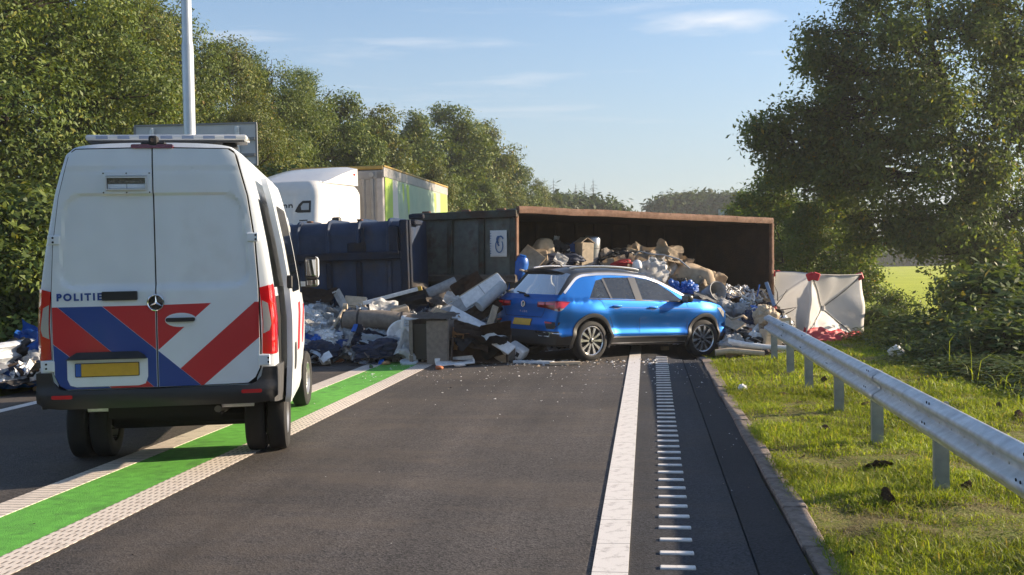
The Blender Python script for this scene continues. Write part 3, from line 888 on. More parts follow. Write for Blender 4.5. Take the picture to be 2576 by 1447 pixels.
# torn-up clods of soil
M_soil = mat('soil_clod', (0.10, 0.068, 0.046), 1.0, col2=(0.17, 0.125, 0.08), vscale=14, bump=1.0, bscale=45, spec=0.05)
def clod_mesh(seed):
    bm = bmesh.new(); bmesh.ops.create_icosphere(bm, subdivisions=3, radius=1)
    for v in bm.verts:
        p = v.co.copy()
        v.co *= 1 + 0.35 * fbm(p * 1.4 + Vector((seed * 7, 0, 0)), 3) + 0.16 * fbm(p * 4.5 + Vector((seed, 3, 0)), 3)
        v.co.z = max(v.co.z, -0.25)
    me = bpy.data.meshes.new('soil_clod'); bm.to_mesh(me); bm.free(); me.materials.append(M_soil)
    return me
cm = [clod_mesh(i) for i in range(4)]
cl = [(2450, 1270, .26), (2555, 1291, .30), (2610, 1318, .10), (2830, 1330, .24), (2828, 1355, .16), (2870, 1525, .38), (2620, 1485, .11), (2700, 1410, .22), (3065, 1240, .18), (3045, 1285, .16), (3260, 1330, .22), (3330, 1370, .22), (2780, 1820, .16), (3150, 1605, .22), (2900, 1650, .28), (2960, 1190, .18), (2690, 1245, .2), (2775, 1215, .24)]
for i, (x, y, s) in enumerate(cl):
    q = at(x / 1.2981, y / 1.2981, 10); d = q - Vector((0, 0, CAM_H)); t = -CAM_H / d.z; q = Vector((0, 0, CAM_H)) + d * t
    u, v = uv_of(q.x, q.y)
    o = bpy.data.objects.new('soil_clod', cm[i % 4]); link(o); o.location = (q.x, q.y, ground_z(u, v) + 0.01); o.scale = (s * 0.34, s * 0.26, s * 0.09); o.rotation_euler = (0.1 * i, 0.07 * i, i * 1.7)
    big, beh = s > 0.2, v > 2.1
    tag(o, '%s clod of torn-up soil %s the guardrail' % ('big dark brown' if big else 'small dark brown', 'on the bank behind' if beh else 'in the grass between kerb and'), 'clod of soil', '%s clods of soil %s the guardrail' % ('big' if big else 'small', 'behind' if beh else 'before'))
# ------------------------------------------------------------------ vegetation
M_bark = mat('bark', (0.045, 0.036, 0.028), 0.95, var=0.4, vscale=6, bump=1.0, bscale=18, spec=0.1)
LM_left = leaf_mat('leaf_forest', (0.048, 0.084, 0.024), (0.146, 0.188, 0.042), 0.26, accent=(0.22, 0.21, 0.04), acc_amt=0.08)
LM_left2 = leaf_mat('leaf_forest_olive', (0.056, 0.086, 0.026), (0.165, 0.188, 0.044), 0.26, accent=(0.26, 0.17, 0.05), acc_amt=0.08)
LM_right = leaf_mat('leaf_oak', (0.065, 0.105, 0.048), (0.160, 0.205, 0.065), 0.52, accent=(0.26, 0.19, 0.03), acc_amt=0.06)
LM_yel = leaf_mat('leaf_birch', (0.070, 0.120, 0.030), (0.145, 0.205, 0.042), 0.38, accent=(0.24, 0.17, 0.02), acc_amt=0.10)
LM_far = leaf_mat('leaf_far', (0.048, 0.078, 0.032), (0.078, 0.115, 0.040), 0.25)
LM_con = leaf_mat('needle', (0.026, 0.040, 0.026), (0.050, 0.064, 0.036), 0.15)
LM_bush = leaf_mat('leaf_bush', (0.050, 0.084, 0.032), (0.125, 0.170, 0.050), 0.32, accent=(0.17, 0.14, 0.05), acc_amt=0.10)

def leaf_cloud(lobes, leaf, per, rs, drop=0.0, dscale=0.5, clump=0.35, flat=0.55, shell=0.38):
    """Leaf quads in clumps through the outer part of ellipsoid lobes (cx, cy, cz, rx, ry, rz, clumps)."""
    Cs = []
    for (cx, cy, cz, rx, ry, rz, n) in lobes:
        d = rs.normal(size=(n, 3)); d /= np.linalg.norm(d, axis=1)[:, None]
        r = 1 - shell * rs.rand(n) ** 1.4
        bumps = np.array([1 + 0.28 * noise.noise(Vector((a * 2.3 + cx, b * 2.3 + cy, c * 2.3 + cz))) for a, b, c in d])
        q = d * (r * bumps)[:, None] * np.array([rx, ry, rz]) + np.array([cx, cy, cz])
        Cs.append(np.concatenate([q, d], 1))
    Cs = np.concatenate(Cs, 0)
    if drop > -1:
        nn = np.array([noise.noise(Vector((a * dscale, b * dscale, c * dscale))) for a, b, c in Cs[:, :3]])
        Cs = Cs[nn > drop - 0.25 * rs.rand(len(nn))]
    m = len(Cs) * per
    c = np.repeat(Cs[:, :3], per, 0); dd = np.repeat(Cs[:, 3:], per, 0)
    off = rs.normal(size=(m, 3)) * clump * np.array([1, 1, flat])
    p = c + off
    nrm = rs.normal(size=(m, 3)) * 0.50 + dd * 0.85 + np.array([0, 0, 0.40]); nrm /= np.linalg.norm(nrm, axis=1)[:, None]
    t = rs.normal(size=(m, 3)); t -= nrm * np.sum(t * nrm, 1)[:, None]; t /= np.linalg.norm(t, axis=1)[:, None]
    b = np.cross(nrm, t)
    s = leaf * rs.uniform(0.6, 1.35, m)[:, None]
    V = np.stack([p - t * s, p + b * s * 0.42 - t * s * 0.1 + nrm * s * 0.12, p + t * s, p - b * s * 0.42 - t * s * 0.1 + nrm * s * 0.12], 1).reshape(-1, 3)
    return V, np.arange(m * 4).reshape(-1, 4)

def limb(mb, p0, p1, r0, r1, rng, k=5, wob=0.12, seg=7):
    p0, p1 = Vector(p0), Vector(p1); L = (p1 - p0).length
    pts = []
    for i in range(k + 1):
        t = i / k; q = p0.lerp(p1, t)
        if 0 < i < k: q += Vector((rng.gauss(0, 1), rng.gauss(0, 1), rng.gauss(0, 0.5))) * L * wob * 0.35
        pts.append(q)
    mb.tube(pts, r0, seg, r1); return pts

def tree_parts(height, lobes, trunk_r, seed, fork=0.35, lean=(0, 0)):
    rng = random.Random(seed)
    mb = MB()
    top = Vector((lean[0], lean[1], height * 0.72))
    spine = limb(mb, (0, 0, -0.3), top, trunk_r, trunk_r * 0.25, rng, 7, 0.05, 9)
    for lo in lobes:
        c = Vector(lo[:3])
        b = min(spine, key=lambda s: abs(s.z - max(height * 0.16, c.z - 0.45 * math.hypot(c.x - s.x, c.y - s.y) - 0.2)))
        pts = limb(mb, b, c, trunk_r * 0.38, trunk_r * 0.10, rng, 5, 0.16)
        for _ in range(4):
            e = c + Vector((rng.uniform(-1, 1) * lo[3], rng.uniform(-1, 1) * lo[4], rng.uniform(-.5, 1) * lo[5])) * 0.85
            limb(mb, pts[rng.choice((2, 3, 4))], e, trunk_r * 0.13, 0.012, rng, 4, 0.2, 5)
    return mb

def rand_lobes(rng, h, w, base, n, dens):
    L = []
    for i in range(n):
        t = i / max(1, n - 1)
        z = lerp(base, h * 0.88, t)
        prof = math.sin(math.pi * min(1, 0.22 + 0.74 * t)) ** 0.7
        a = i * 2.4 + rng.uniform(-.5, .5); rr = w * prof * rng.uniform(0.30, 0.80)
        if t > 0.93: rr *= 0.3
        s = w * rng.uniform(0.28, 0.44) * (0.75 + 0.4 * prof)
        L.append((rr * math.cos(a), rr * math.sin(a), z, s, s, s * 0.78, int(dens * rng.uniform(0.8, 1.2))))
    return L

class TreeKind: pass
def make_tree_kind(seed, h, w, base, n, dens, leaf, per, lm, trunk_r, clump=0.33, drop=-0.28, dscale=0.6):
    k = TreeKind()
    rng = random.Random(seed); rs = np.random.RandomState(seed)
    lobes = rand_lobes(rng, h, w, base, n, dens)
    V, F = leaf_cloud(lobes, leaf, per, rs, drop, dscale, clump)
    k.crown = np_obj('crown', V, F, lm, link_it=False).data
    o = tree_parts(h, lobes, trunk_r, seed).build('trunk', M_bark, None, smooth=True); k.trunk = o.data; bpy.data.objects.remove(o)
    return k
def plant_tree(name, k, x, y, z, s, rz, label, cat, group, lm=None, sz=None):
    t = thing(name, label, cat, (x, y, z), (0, 0, rz), group)
    t.scale = (s, s, s * (sz or 1))
    c = bpy.data.objects.new('crown', k.crown); link(c, t)
    b = bpy.data.objects.new('trunk', k.trunk); link(b, t)
    if lm is not None:
        c.material_slots[0].link = 'OBJECT'; c.material_slots[0].material = lm
    return t

# the wood on the left: crowns down to the ground, three kinds built once and shared
KA = make_tree_kind(11, 11.0, 3.6, 0.9, 30, 170, 0.062, 20, LM_left, 0.20, clump=0.20, drop=-0.10, dscale=0.75)
KB = make_tree_kind(12, 11.0, 3.3, 0.8, 28, 170, 0.062, 20, LM_left2, 0.18, clump=0.20, drop=-0.10, dscale=0.75)
KC = make_tree_kind(13, 11.0, 3.9, 1.0, 32, 165, 0.064, 20, LM_left, 0.22, clump=0.20, drop=-0.09, dscale=0.7)
KD = make_tree_kind(14, 11.0, 3.4, 0.6, 30, 95, 0.105, 16, LM_left2, 0.18, clump=0.24, drop=-0.10, dscale=0.7)
KE = make_tree_kind(15, 11.0, 3.7, 0.6, 30, 95, 0.105, 16, LM_left, 0.18, clump=0.24, drop=-0.10, dscale=0.7)
# x of the crown centre and y of its top in the photograph, distance, width factor, kind, label
left = [
 (-110, -330, 28, 1.25, KA, 'broad leafy tree at the very edge of the wood, nearest to the left barrier'),
 (120, -180, 31, 1.2, KC, 'tall broadleaf tree with deep dark gaps directly above the left barrier end'),
 (300, -60, 37, 1.15, KB, 'olive tinged leafy tree rising over the roof of the police van'),
 (395, -35, 43, 1.1, KA, 'dark topped tree whose crown meets the sky beside the lamp post'),
 (560, 70, 47, 1.1, KB, 'olive green tree immediately behind the large grey sign'),
 (230, 150, 32, 0.8, KD, 'lower bushy tree in sunlight just behind the left part of the van roof'),
 (660, 120, 52, 1.05, KA, 'leafy tree with a spiky top above the right edge of the van'),
 (745, 165, 56, 1.05, KC, 'tree with a thin branch reaching out to the sky above the lorry cab'),
 (620, 250, 43, 0.85, KB, 'shorter sunlit tree in front of the wood beside the sign'),
 (850, 225, 62, 1.05, KE, 'rounded green tree right behind the white lorry cab'),
 (955, 262, 62, 1.0, KD, 'olive tree rising over the yellow-green lorry trailer'),
 (900, 300, 56, 0.8, KE, 'low leafy tree filling the gap between lorry trailer and taller trees'),
 (1040, 275, 70, 0.95, KE, 'tree with a flat top over the far end of the lorry trailer'),
 (1130, 255, 76, 1.1, KE, 'tall dark crown forming the second summit of the wood'),
 (1215, 300, 84, 1.05, KD, 'round crowned tree on the shoulder of the wood above the dark green container end'),
 (1090, 400, 60, 0.75, KD, 'low light green tree peeping over the dark green container end'),
 (1290, 385, 92, 0.95, KE, 'last high tree of the wood where the skyline drops'),
 (1225, 455, 74, 0.7, KE, 'bushy tree above the left corner of the rusty container'),
 (1355, 450, 105, 0.8, KD, 'smaller tree on the falling skyline left of the spruces'),
 (1310, 490, 88, 0.6, KD, 'low tree with a rusty orange patch above the container rim'),
 (1400, 488, 120, 0.7, KE, 'small tree at the foot of the falling skyline below the spruces'),
]
rng = random.Random(5)
for (x, y, Y, wf, k, lab) in left:
    p = at(x, y, Y)
    s = (p.z + 0.2) / 10.9
    t = plant_tree('broadleaf_tree', k, p.x, p.y, 0.05, 1, rng.uniform(0, 6.28), lab, 'tree', 'trees of the wood beyond the left side of the road')
    sw = 0.9 * wf * (max(0.75, s) ** 0.6 if Y < 60 else s ** 0.8)
    t.scale = (sw, sw, s)
# dark undergrowth along the foot of the wood
KU = make_tree_kind(21, 3.0, 1.9, 0.4, 9, 120, 0.085, 12, LM_left, 0.05, clump=0.22, drop=-0.35)
for i, (x, Y, s, lab) in enumerate([(-60, 20.5, 1.0, 'dark bush behind the left barrier at the picture edge'), (60, 22.0, 1.15, 'dense dark bush in the shade between left barrier and van'), (170, 23.5, 1.1, 'leafy bush hidden mostly behind the tail of the van'), (330, 25, 1.3, 'big bush behind the van windowless side'), (520, 27.5, 1.3, 'bush at the foot of the lamp post'), (700, 31, 1.5, 'bush between the wood and the white lorry')]):
    p = at(x, 700, Y)
    plant_tree('shrub', KU, p.x, p.y, 0, s, i * 1.3, lab, 'bush', 'bushes along the foot of the wood')

# spruces on the far rise and the distant wood
rs = np.random.RandomState(31)
def spruce(h, seed):
    rs = np.random.RandomState(seed); P, D = [], []
    V = []; n = 26
    for i in range(n):
        t = i / (n - 1); z = h * (0.12 + 0.88 * t); r = (1 - t) ** 0.85 * h * 0.46 * (0.75 + 0.5 * rs.rand()) + 0.08
        for j in range(max(4, int(13 * (1 - t)) + 3)):
            a = rs.rand() * 6.283; d = np.array([math.cos(a), math.sin(a), 0]); sd = np.array([-d[1], d[0], 0])
            L = r * rs.uniform(0.7, 1.15)
            for q in range(4):
                f0, f1 = q / 4, (q + 1) / 4; dz = -0.32
                b0 = d * L * f0 + np.array([0, 0, z + dz * L * f0]); b1 = d * L * f1 + np.array([0, 0, z + dz * L * f1])
                w = 0.22 * L * (1.1 - f0) + 0.06
                V += [b0 - sd * w + [0, 0, -0.3 * w], b0 + sd * w + [0, 0, -0.3 * w], b1 + sd * w * 0.7, b1 - sd * w * 0.7]
    V = np.array(V); return V, np.arange(len(V)).reshape(-1, 4)
SV, SF = spruce(12, 3); K_sp = np_obj('crown', SV, SF, LM_con, link_it=False).data
tr = MB().cyl((0, 0, -1), (0, 0, 11.9), 0.16, 7, 0.02); o = tr.build('trunk', M_bark); K_spt = o.data; bpy.data.objects.remove(o)
for (x, y, Y, h, lab) in [(1392, 450, 150, 11, 'slim spruce standing alone, left end of the far spruces'), (1418, 482, 155, 8, 'short spruce in the dip between the far spruces'), (1448, 462, 150, 9, 'broad spruce in the middle of the far group'), (1470, 458, 152, 10, 'spruce close to the tallest one on the far rise'), (1492, 450, 148, 11, 'tallest wide spruce right end of the far group'), (1431, 487, 160, 8, 'small dark spruce behind the far group')]:
    p = at(x, y, Y)
    t = thing('spruce_tree', lab, 'tree', (p.x, p.y, p.z - h), (0, 0, x), 'spruces on the far rise'); s = h / 12; t.scale = (s, s, s)
    c = bpy.data.objects.new('crown', K_sp); link(c, t); b = bpy.data.objects.new('trunk', K_spt); link(b, t)
def far_wood(name, pts, leaf, seed, label, lm, depth=14, per=9, dens=90):
    rs = np.random.RandomState(seed); lob = []
    for (x, ytop, Y, rpx) in pts:
        p = at(x, ytop, Y); r = rpx * Y / FOC
        for dz in range(5):
            zc = p.z - r * (0.8 + 1.3 * dz)
            if zc < -2.0: continue
            lob.append((p.x, p.y + rs.uniform(-depth, depth) * 0.3, zc, r * 1.15, r * 1.15, r * 0.9, dens))
    V, F = leaf_cloud(lob, leaf, per, rs, -0.5, 0.3, leaf * 2.2)
    return tag(np_obj(name, V, F, lm), label, 'distant trees', kind='stuff')
far_wood('distant_wood', [(x, 505 + 0.17 * max(0, x - 1400) + 6 * math.sin(x * 0.23), 140, 22) for x in range(1380, 1540, 9)], 0.42, 41, 'low wooded rise under the far spruces', LM_far)
far_wood('distant_wood', [(x, 515 - 14 * math.sin((x - 1640) / 75.0) - 0.03 * (x - 1650) + 4 * math.sin(x * 0.31), 190, 19) for x in range(1662, 1960, 9)], 0.5, 42, 'hazy belt of distant trees over the rusty container rim', LM_far)
far_wood('distant_wood', [(x, 618 + 5 * math.sin(x * 0.05), 230, 16) for x in range(1900, 2700, 12)], 0.7, 43, 'distant tree line beyond the bright meadow', LM_far)

# right side: yellowish young trees behind the screen, the big oak, hedge shrubs
KY = make_tree_kind(51, 6.5, 1.7, 0.6, 13, 150, 0.075, 12, LM_yel, 0.07, clump=0.22, drop=-0.2, dscale=0.9)
for i, (x, y, Y, wf, lab) in enumerate([(1890, 470, 44, 1.1, 'young yellow-green tree just right of the rusty container end'), (1958, 418, 40, 1.15, 'yellowish birch-like tree behind the white screen'), (2030, 500, 37, 1.0, 'small yellow-green tree over the middle of the white screen'), (1862, 505, 52, 1.2, 'leafy young tree above the right corner of the container'), (2105, 470, 42, 1.3, 'green young tree between birch and big oak')]):
    p = at(x, y, Y); s = (p.z + 1.1) / 6.4
    t = plant_tree('young_tree', KY, p.x, p.y, -1.0, 1, i * 1.9, lab, 'tree', 'young trees behind the white screen')
    t.scale = (s * wf, s * wf, s)

oak_lobes = []
_orng = random.Random(44)
def OL(x, y, Y, rpx, n, zf=0.8):
    p = at(x, y, Y); r = rpx * Y / FOC
    oak_lobes.append((p.x, p.y, p.z, r * 0.84, r * 0.84, r * 0.80, int(n * 0.54)))
    for _ in range(3):
        a = _orng.uniform(0, 6.28); q = r * _orng.uniform(0.75, 1.05); rr = r * _orng.uniform(0.28, 0.42)
        oak_lobes.append((p.x + q * math.cos(a), p.y + r * _orng.uniform(-.6, .6), p.z + q * 0.85 * math.sin(a), rr, rr, rr * 0.95, int(n * 0.20)))
OY = 35.0
for (x, y, dY, r, n) in [(2060, 330, -0.5, 95, 210), (1990, 385, 0.5, 75, 130), (1945, 330, 0, 55, 80), (2120, 110, 0, 95, 170), (2075, 160, 1, 85, 120), (2230, 60, 1, 130, 240), (2260, 220, -1.5, 140, 330),
                      (2150, 260, 1, 110, 220), (2400, 60, 0, 150, 260), (2380, 190, 2, 150, 260), (2190, 400, -1, 130, 320), (2330, 400, -1.5, 150, 380), (2120, 480, 1.5, 110, 240), (2240, 530, 0, 120, 320), (2390, 560, -1, 130, 340),
                      (2500, 300, -1, 140, 320), (2560, 120, 0, 150, 240), (2620, 420, 0, 170, 320), (2530, 520, 1, 140, 320), (2480, -120, 0, 220, 260), (2280, -90, 1, 150, 160), (2680, 0, 0, 200, 200), (2010, 430, 1, 70, 90), (2160, 600, 1.5, 80, 170), (2320, 620, 1.0, 80, 170), (2470, 660, 0.0, 110, 280), (2590, 640, 0, 120, 260)]:
    OL(x, y, OY + dY, r, n)
base = at(2462, 800, OY); base.z = -0.95
rs = np.random.RandomState(61)
LV, LF = leaf_cloud([(a, b, c, d, e, f, int(n * 1.35)) for a, b, c, d, e, f, n in oak_lobes], 0.088, 16, rs, -0.07, 0.8, 0.25, flat=0.9, shell=0.7)
oak = thing('oak_tree', 'large dark spreading oak with sky showing through its crown, right of the white screen', 'tree', tuple(base))
np_obj('crown', LV - np.array(base), LF, LM_right, oak)
rng = random.Random(8)
mb = MB()
def Lp(x, y, dY=0): return at(x, y, OY + dY) - base
tr_pts = [Vector((0, 0, -0.3)), Lp(2458, 640), Lp(2452, 560), Lp(2440, 520)]
mb.tube(tr_pts, 0.30, 10, 0.22)
sp1 = [Lp(2440, 520), Lp(2415, 440), Lp(2400, 360), Lp(2385, 280), Lp(2370, 200), Lp(2340, 100), Lp(2330, -40)]
mb.tube(sp1, 0.20, 9, 0.06)
sp2 = [Lp(2440, 520), Lp(2500, 440, -.5), Lp(2555, 330, -.5), Lp(2600, 180), Lp(2640, 40)]
mb.tube(sp2, 0.17, 8, 0.06)
sp3 = [Lp(2452, 560), Lp(2560, 540), Lp(2660, 470)]
mb.tube(sp3, 0.12, 7, 0.05)
allp = tr_pts + sp1 + sp2 + sp3
for lo in oak_lobes:
    c = Vector(lo[:3]) - base
    cand = [q for q in allp if q.z < c.z + 0.4] or allp
    b = min(cand, key=lambda q: (q - c).length + 0.6 * max(0, q.z - c.z))
    pts = limb(mb, b, c, 0.075, 0.025, rng, 6, 0.14)
    for _ in range(6):
        e = c + Vector((rng.uniform(-1, 1), rng.uniform(-1, 1), rng.uniform(-.7, 1))) * lo[3] * 0.95
        limb(mb, pts[rng.choice((3, 4, 5, 6))], e, 0.028, 0.007, rng, 4, 0.2, 5)
mb.build('trunk', M_bark, oak, smooth=True)

KS = make_tree_kind(71, 1.6, 1.15, 0.25, 9, 110, 0.05, 11, LM_bush, 0.03, clump=0.17, drop=-0.3, dscale=1.2)
KT = make_tree_kind(72, 1.6, 0.95, 0.3, 9, 80, 0.055, 10, LM_bush, 0.025, clump=0.2, drop=-0.2, dscale=1.2)
bushes = [(2205, 775, 24, .9, KS, 'shrub right beside the red hem of the white screen'), (2290, 800, 22, 1.2, KS, 'dark green shrub on the bank below the bright meadow'), (2385, 800, 20, 1.35, KS, 'thick shrub on the bank below the oak trunk'), (2470, 790, 18.5, 1.4, KT, 'shrub with bare stems on the bank behind the guardrail'),
          (2560, 760, 17, 1.5, KT, 'tall weedy shrub at the right edge of the picture'), (2400, 880, 17.0, 1.0, KS, 'low dark shrub at the top of the bank'), (2500, 900, 15.3, 1.1, KS, 'low shrub behind the crest of the verge'), (2590, 900, 14.2, 1.2, KS, 'leafy shrub at the edge of the picture low on the bank'),
          (2330, 850, 19.2, 0.9, KS, 'small dark shrub close to a white scrap of litter'), (2620, 690, 19, 2.0, KT, 'tall brushy shrub under the oak at the picture edge'), (2500, 680, 21.5, 1.9, KT, 'tall dry-looking shrub in front of the oak trunk'), (2250, 745, 30, 0.8, KS, 'shrub standing at the edge of the bright meadow')]
for i, (x, y, Y, s, k, lab) in enumerate(bushes):
    p = at(x, y, Y); u, v = uv_of(p.x, p.y); gz = ground_z(u, v)
    hh = max(0.45, (p.z - gz) * (0.85 if Y < 20 else 1)) / 1.55
    t = plant_tree('shrub', k, p.x, p.y, gz - 0.05, 1, i * 2.1, lab, 'bush', 'shrubs on the bank beyond the guardrail')
    t.scale = (s * 1.05, s * 1.05, hh)
# rough weeds along the foot of the bank
grass_patch(9000, 9.0, 26.0, 4.4, 9.5, 0.12, 0.45, 0.006, 15, 'tall_weeds', thr=-0.35)

# unseen leaf ring added behind the camera to block the low sky light
rs = np.random.RandomState(91); lob = []
for i in range(64):
    a = R(200 + 140 * i / 63); d = 34 + 6 * math.sin(i * 1.7)
    X, Y = d * math.cos(a) * 1.1, d * math.sin(a)
    if abs(X + 5 + 0.13 * Y) < 7: continue
    for k in range(3): lob.append((X + rs.uniform(-1, 1), Y + rs.uniform(-1, 1), 1.5 + 3.0 * k + rs.uniform(-.6, .6), 3.2, 3.2, 2.3, 60))
V, F = leaf_cloud(lob, 0.5, 7, rs, -0.6, 0.3, 0.9)
tag(np_obj('unseen_wood', V, F, LM_far), 'unseen ring of leaves added behind the viewer to block low sky light', 'trees', kind='stuff')
# ------------------------------------------------------------------ police van
M_white = mat('van_white_paint', (0.72, 0.765, 0.815), 0.30, coat=0.30, var=0.05, vscale=1.5, col2=(0.60, 0.62, 0.64), c2pos=(0.55, 0.85), detail=8)
M_white_d = mat('van_white_inner', (0.60, 0.60, 0.60), 0.5)
M_sred = mat('livery_red', (0.52, 0.016, 0.024), 0.35, coat=0.2)
M_sblue = mat('livery_blue', (0.006, 0.050, 0.26), 0.35, coat=0.2)
M_tint = mat('tinted_glass', (0.010, 0.013, 0.013), 0.04, spec=0.9, coat=0.6)
M_grey_pl = mat('grey_plastic', (0.055, 0.055, 0.057), 0.6, bump=0.05, bscale=200)
M_steel_rim = mat('silver_rim', (0.55, 0.55, 0.55), 0.35, metal=0.7)
VAN = thing('police_van', 'white high-roofed police van with red and blue diagonal stripes on its closed rear doors', 'police van', (-3.205, 10.33, 0), (0, 0, R(98.0)))
VW = [(0.40, 0.90), (0.60, 0.945), (0.9, 0.962), (1.3, 0.967), (1.6, 0.945), (1.95, 0.893), (2.39, 0.81), (2.6, 0.752), (2.70, 0.71), (2.78, 0.65)]
def van_w(x, z):
    p = interp([(-1.4, 1.0), (-0.9, 1.022), (2.6, 1.022), (3.6, 0.97), (4.35, 0.82)], x)
    w = interp(VW, z)
    if x > 2.2: w = lerp(w, min(w, 0.97 - 0.30 * max(0, z - 1.2)), sstep(2.2, 3.2, x))
    return w * p
VZT = [(-1.38, 2.76), (2.0, 2.74), (2.35, 2.66), (3.35, 1.42), (3.6, 1.30), (4.1, 1.15), (4.3, 1.02)]
def van_zt(x): return interp(VZT, x)
def van_zb(x): return 0.62 if x < -0.5 else lerp(0.62, 0.46, sstep(-0.5, 0.5, x))
def van_c(reg, x, z):
    if reg == 'rear': return (-1.45 + 0.07 * sstep(2.55, 2.85, z) , lerp(z, 2.83, sstep(2.6, 2.76, z)) if z > 2.6 else z)
    if reg == 'front': return (4.55, z)
    if reg == 'bottom': return (x, van_zb(x) - 0.01)
    if x < 2.0: return (x - 0.0, lerp(2.83, 2.80, (x + 1.38) / 3.4))
    return (x + 0.12 * sstep(2.0, 3.4, x), van_zt(x) + interp([(2.0, 0.07), (3.3, 0.06), (4.3, 0.03)], x))
vx = list(np.linspace(-1.38, 2.0, 36)) + list(np.linspace(2.08, 4.3, 26))
V, F, T = pillow(vx, 30, van_zb, van_zt, van_w, van_c, 10, {'rear': 4.2, 'top': 2.6, 'front': 2.6, 'bottom': 6})
# wheel arches cut out of the sides
def circ(cx, cz, r, n=18): return [(cx + r * math.cos(2 * math.pi * i / n), cz + r * math.sin(2 * math.pi * i / n)) for i in range(n)]
WB_V = 2.85; VR = 0.345
side_i = [i for i, t in enumerate(T) if t[0] == 'side']
rest_i = [i for i, t in enumerate(T) if t[0] != 'side']
arch_r, arch_f = circ(-0.3, VR + 0.02, 0.42), circ(WB_V, VR + 0.02, 0.42)
def submesh(V, F):
    used = sorted({i for f in F for i in f}); mp = {o: n for n, o in enumerate(used)}
    return [V[i] for i in used], [[mp[i] for i in f] for f in F]
sV, sF = submesh(V, [F[i] for i in side_i])
sV, sF = cut_side(sV, sF, [arch_r, arch_f])
keep = []
for f in sF:
    c = sum((sV[i] for i in f), Vector()) / len(f)
    if math.hypot(c.x + 0.3, c.z - VR - .02) < 0.418 or math.hypot(c.x - WB_V, c.z - VR - .02) < 0.418: continue
    keep.append(f)
sV, sF = submesh(sV, keep)
rK = []
for i in rest_i:
    c = sum((V[j] for j in F[i]), Vector()) / len(F[i]); t = T[i]
    k = 'body'
    if t[0] == 'top' and 2.4 < c.x < 3.42 and abs(c.y) < 0.80: k = 'windscreen'
    if t[0] == 'rear' and 0.78 < c.z < 2.70 and abs(c.y) < interp(VW, c.z) - 0.125: k = 'door_frame'
    rK.append(k)
pcs = split_faces(V, [F[i] for i in rest_i], rK)
nb = len(sV); bV, bF = pcs['body']
mobj('body', sV + bV, sF + [[i + nb for i in f] for f in bF], M_white, VAN, smooth=True, angle=32)
mobj('windscreen', *pcs['windscreen'], M_tint, VAN, smooth=True)
mobj('door_frame', *pcs['door_frame'], M_dark, VAN, smooth=True)

def rear_x(y, z):
    w = van_w(-1.38, z); c = min(0.9999, abs(y) / w); s = math.sqrt(max(0, 1 - c ** 4.2)) ** (2 / 4.2)
    return lerp(-1.38, van_c('rear', -1.38, min(z, 2.6))[0] + 0.10 * max(0, z - 2.62), s)
def van_rear(y, z, off): return Vector((rear_x(y, z) - off, y, z))
def rsd(y, z):                                  # signed distance to the pressed field of the doors
    hw = 0.765 - 0.10 * (z - 1.8); r = 0.15
    qx, qz = abs(y) - (hw - r), abs(z - 2.0) - (0.393 - r)
    return math.hypot(max(qx, 0), max(qz, 0)) + min(max(qx, qz), 0) - r
def van_door(y, z, off):
    d = 0.032 + off - 0.021 * (1 - sstep(-0.014, 0.010, rsd(y, z))) + 0.006 * sstep(2.595, 2.615, z)
    return Vector((rear_x(y, z) - d, y, z))
def van_side(x, z, off): return Vector((x, -(van_w(x, z) + off), z))
DE = [(2.765, 0.615), (2.73, 0.668), (2.37, 0.762), (1.97, 0.816), (1.59, 0.838), (1.1, 0.843), (0.9, 0.838), (0.82, 0.80), (0.775, 0.74)]
rd = [(-0.006, 0.765), (-0.006, 2.775)] + [(-y, z) for z, y in DE]
ld = [(0.006, 0.765)] + [(y, z) for z, y in DE[::-1]] + [(0.006, 2.775)]
seal = [(0.0, 0.755)] + [(y + 0.013, z + (0.012 if z > 2.6 else -0.008 if z < .85 else 0)) for z, y in DE[::-1]] + [(0.0, 2.79)]
patch('door_seal', seal, van_rear, M_dark, VAN, 0.003, 0.01, 0.06)
patch('door_seal', [(-y, z) for y, z in seal], van_rear, M_dark, VAN, 0.003, 0.01, 0.06)
patch('rear_door', rd, van_door, M_white, VAN, 0, 0.02, 0.024, angle=28)
patch('rear_door', ld, van_door, M_white, VAN, 0, 0.02, 0.024, angle=28)
# livery (adhesive film, 1.5 mm)
def film(name, poly, m): return patch(name, poly, van_door, m, VAN, 0.0016, 0.0012, 0.08)
film('stripe_blue', [(0.792, 1.455), (0.437, 1.455), (0.009, 1.079), (0.009, 0.768), (0.030, 0.768)], M_sblue)
film('stripe_red', [(0.838, 1.455), (0.795, 1.455), (0.033, 0.768), (0.375, 0.768), (0.838, 1.150)], M_sred)
film('stripe_blue', [(0.838, 1.146), (0.379, 0.768), (0.735, 0.768), (0.79, 0.80), (0.828, 0.88)], M_sblue)
film('stripe_red', [(0.433, 1.455), (0.009, 1.455), (0.009, 1.083)], M_sred)
film('stripe_red', [(-0.009, 1.455), (-0.450, 1.463), (-0.009, 1.076)], M_sred)
film('stripe_blue', [(-0.009, 1.070), (-0.351, 0.768), (-0.009, 0.768)], M_sblue)
film('stripe_red', [(-0.810, 1.464), (-0.842, 1.464), (-0.842, 1.163), (-0.372, 0.768), (-0.355, 0.768), (-0.187, 0.916)], M_sred)
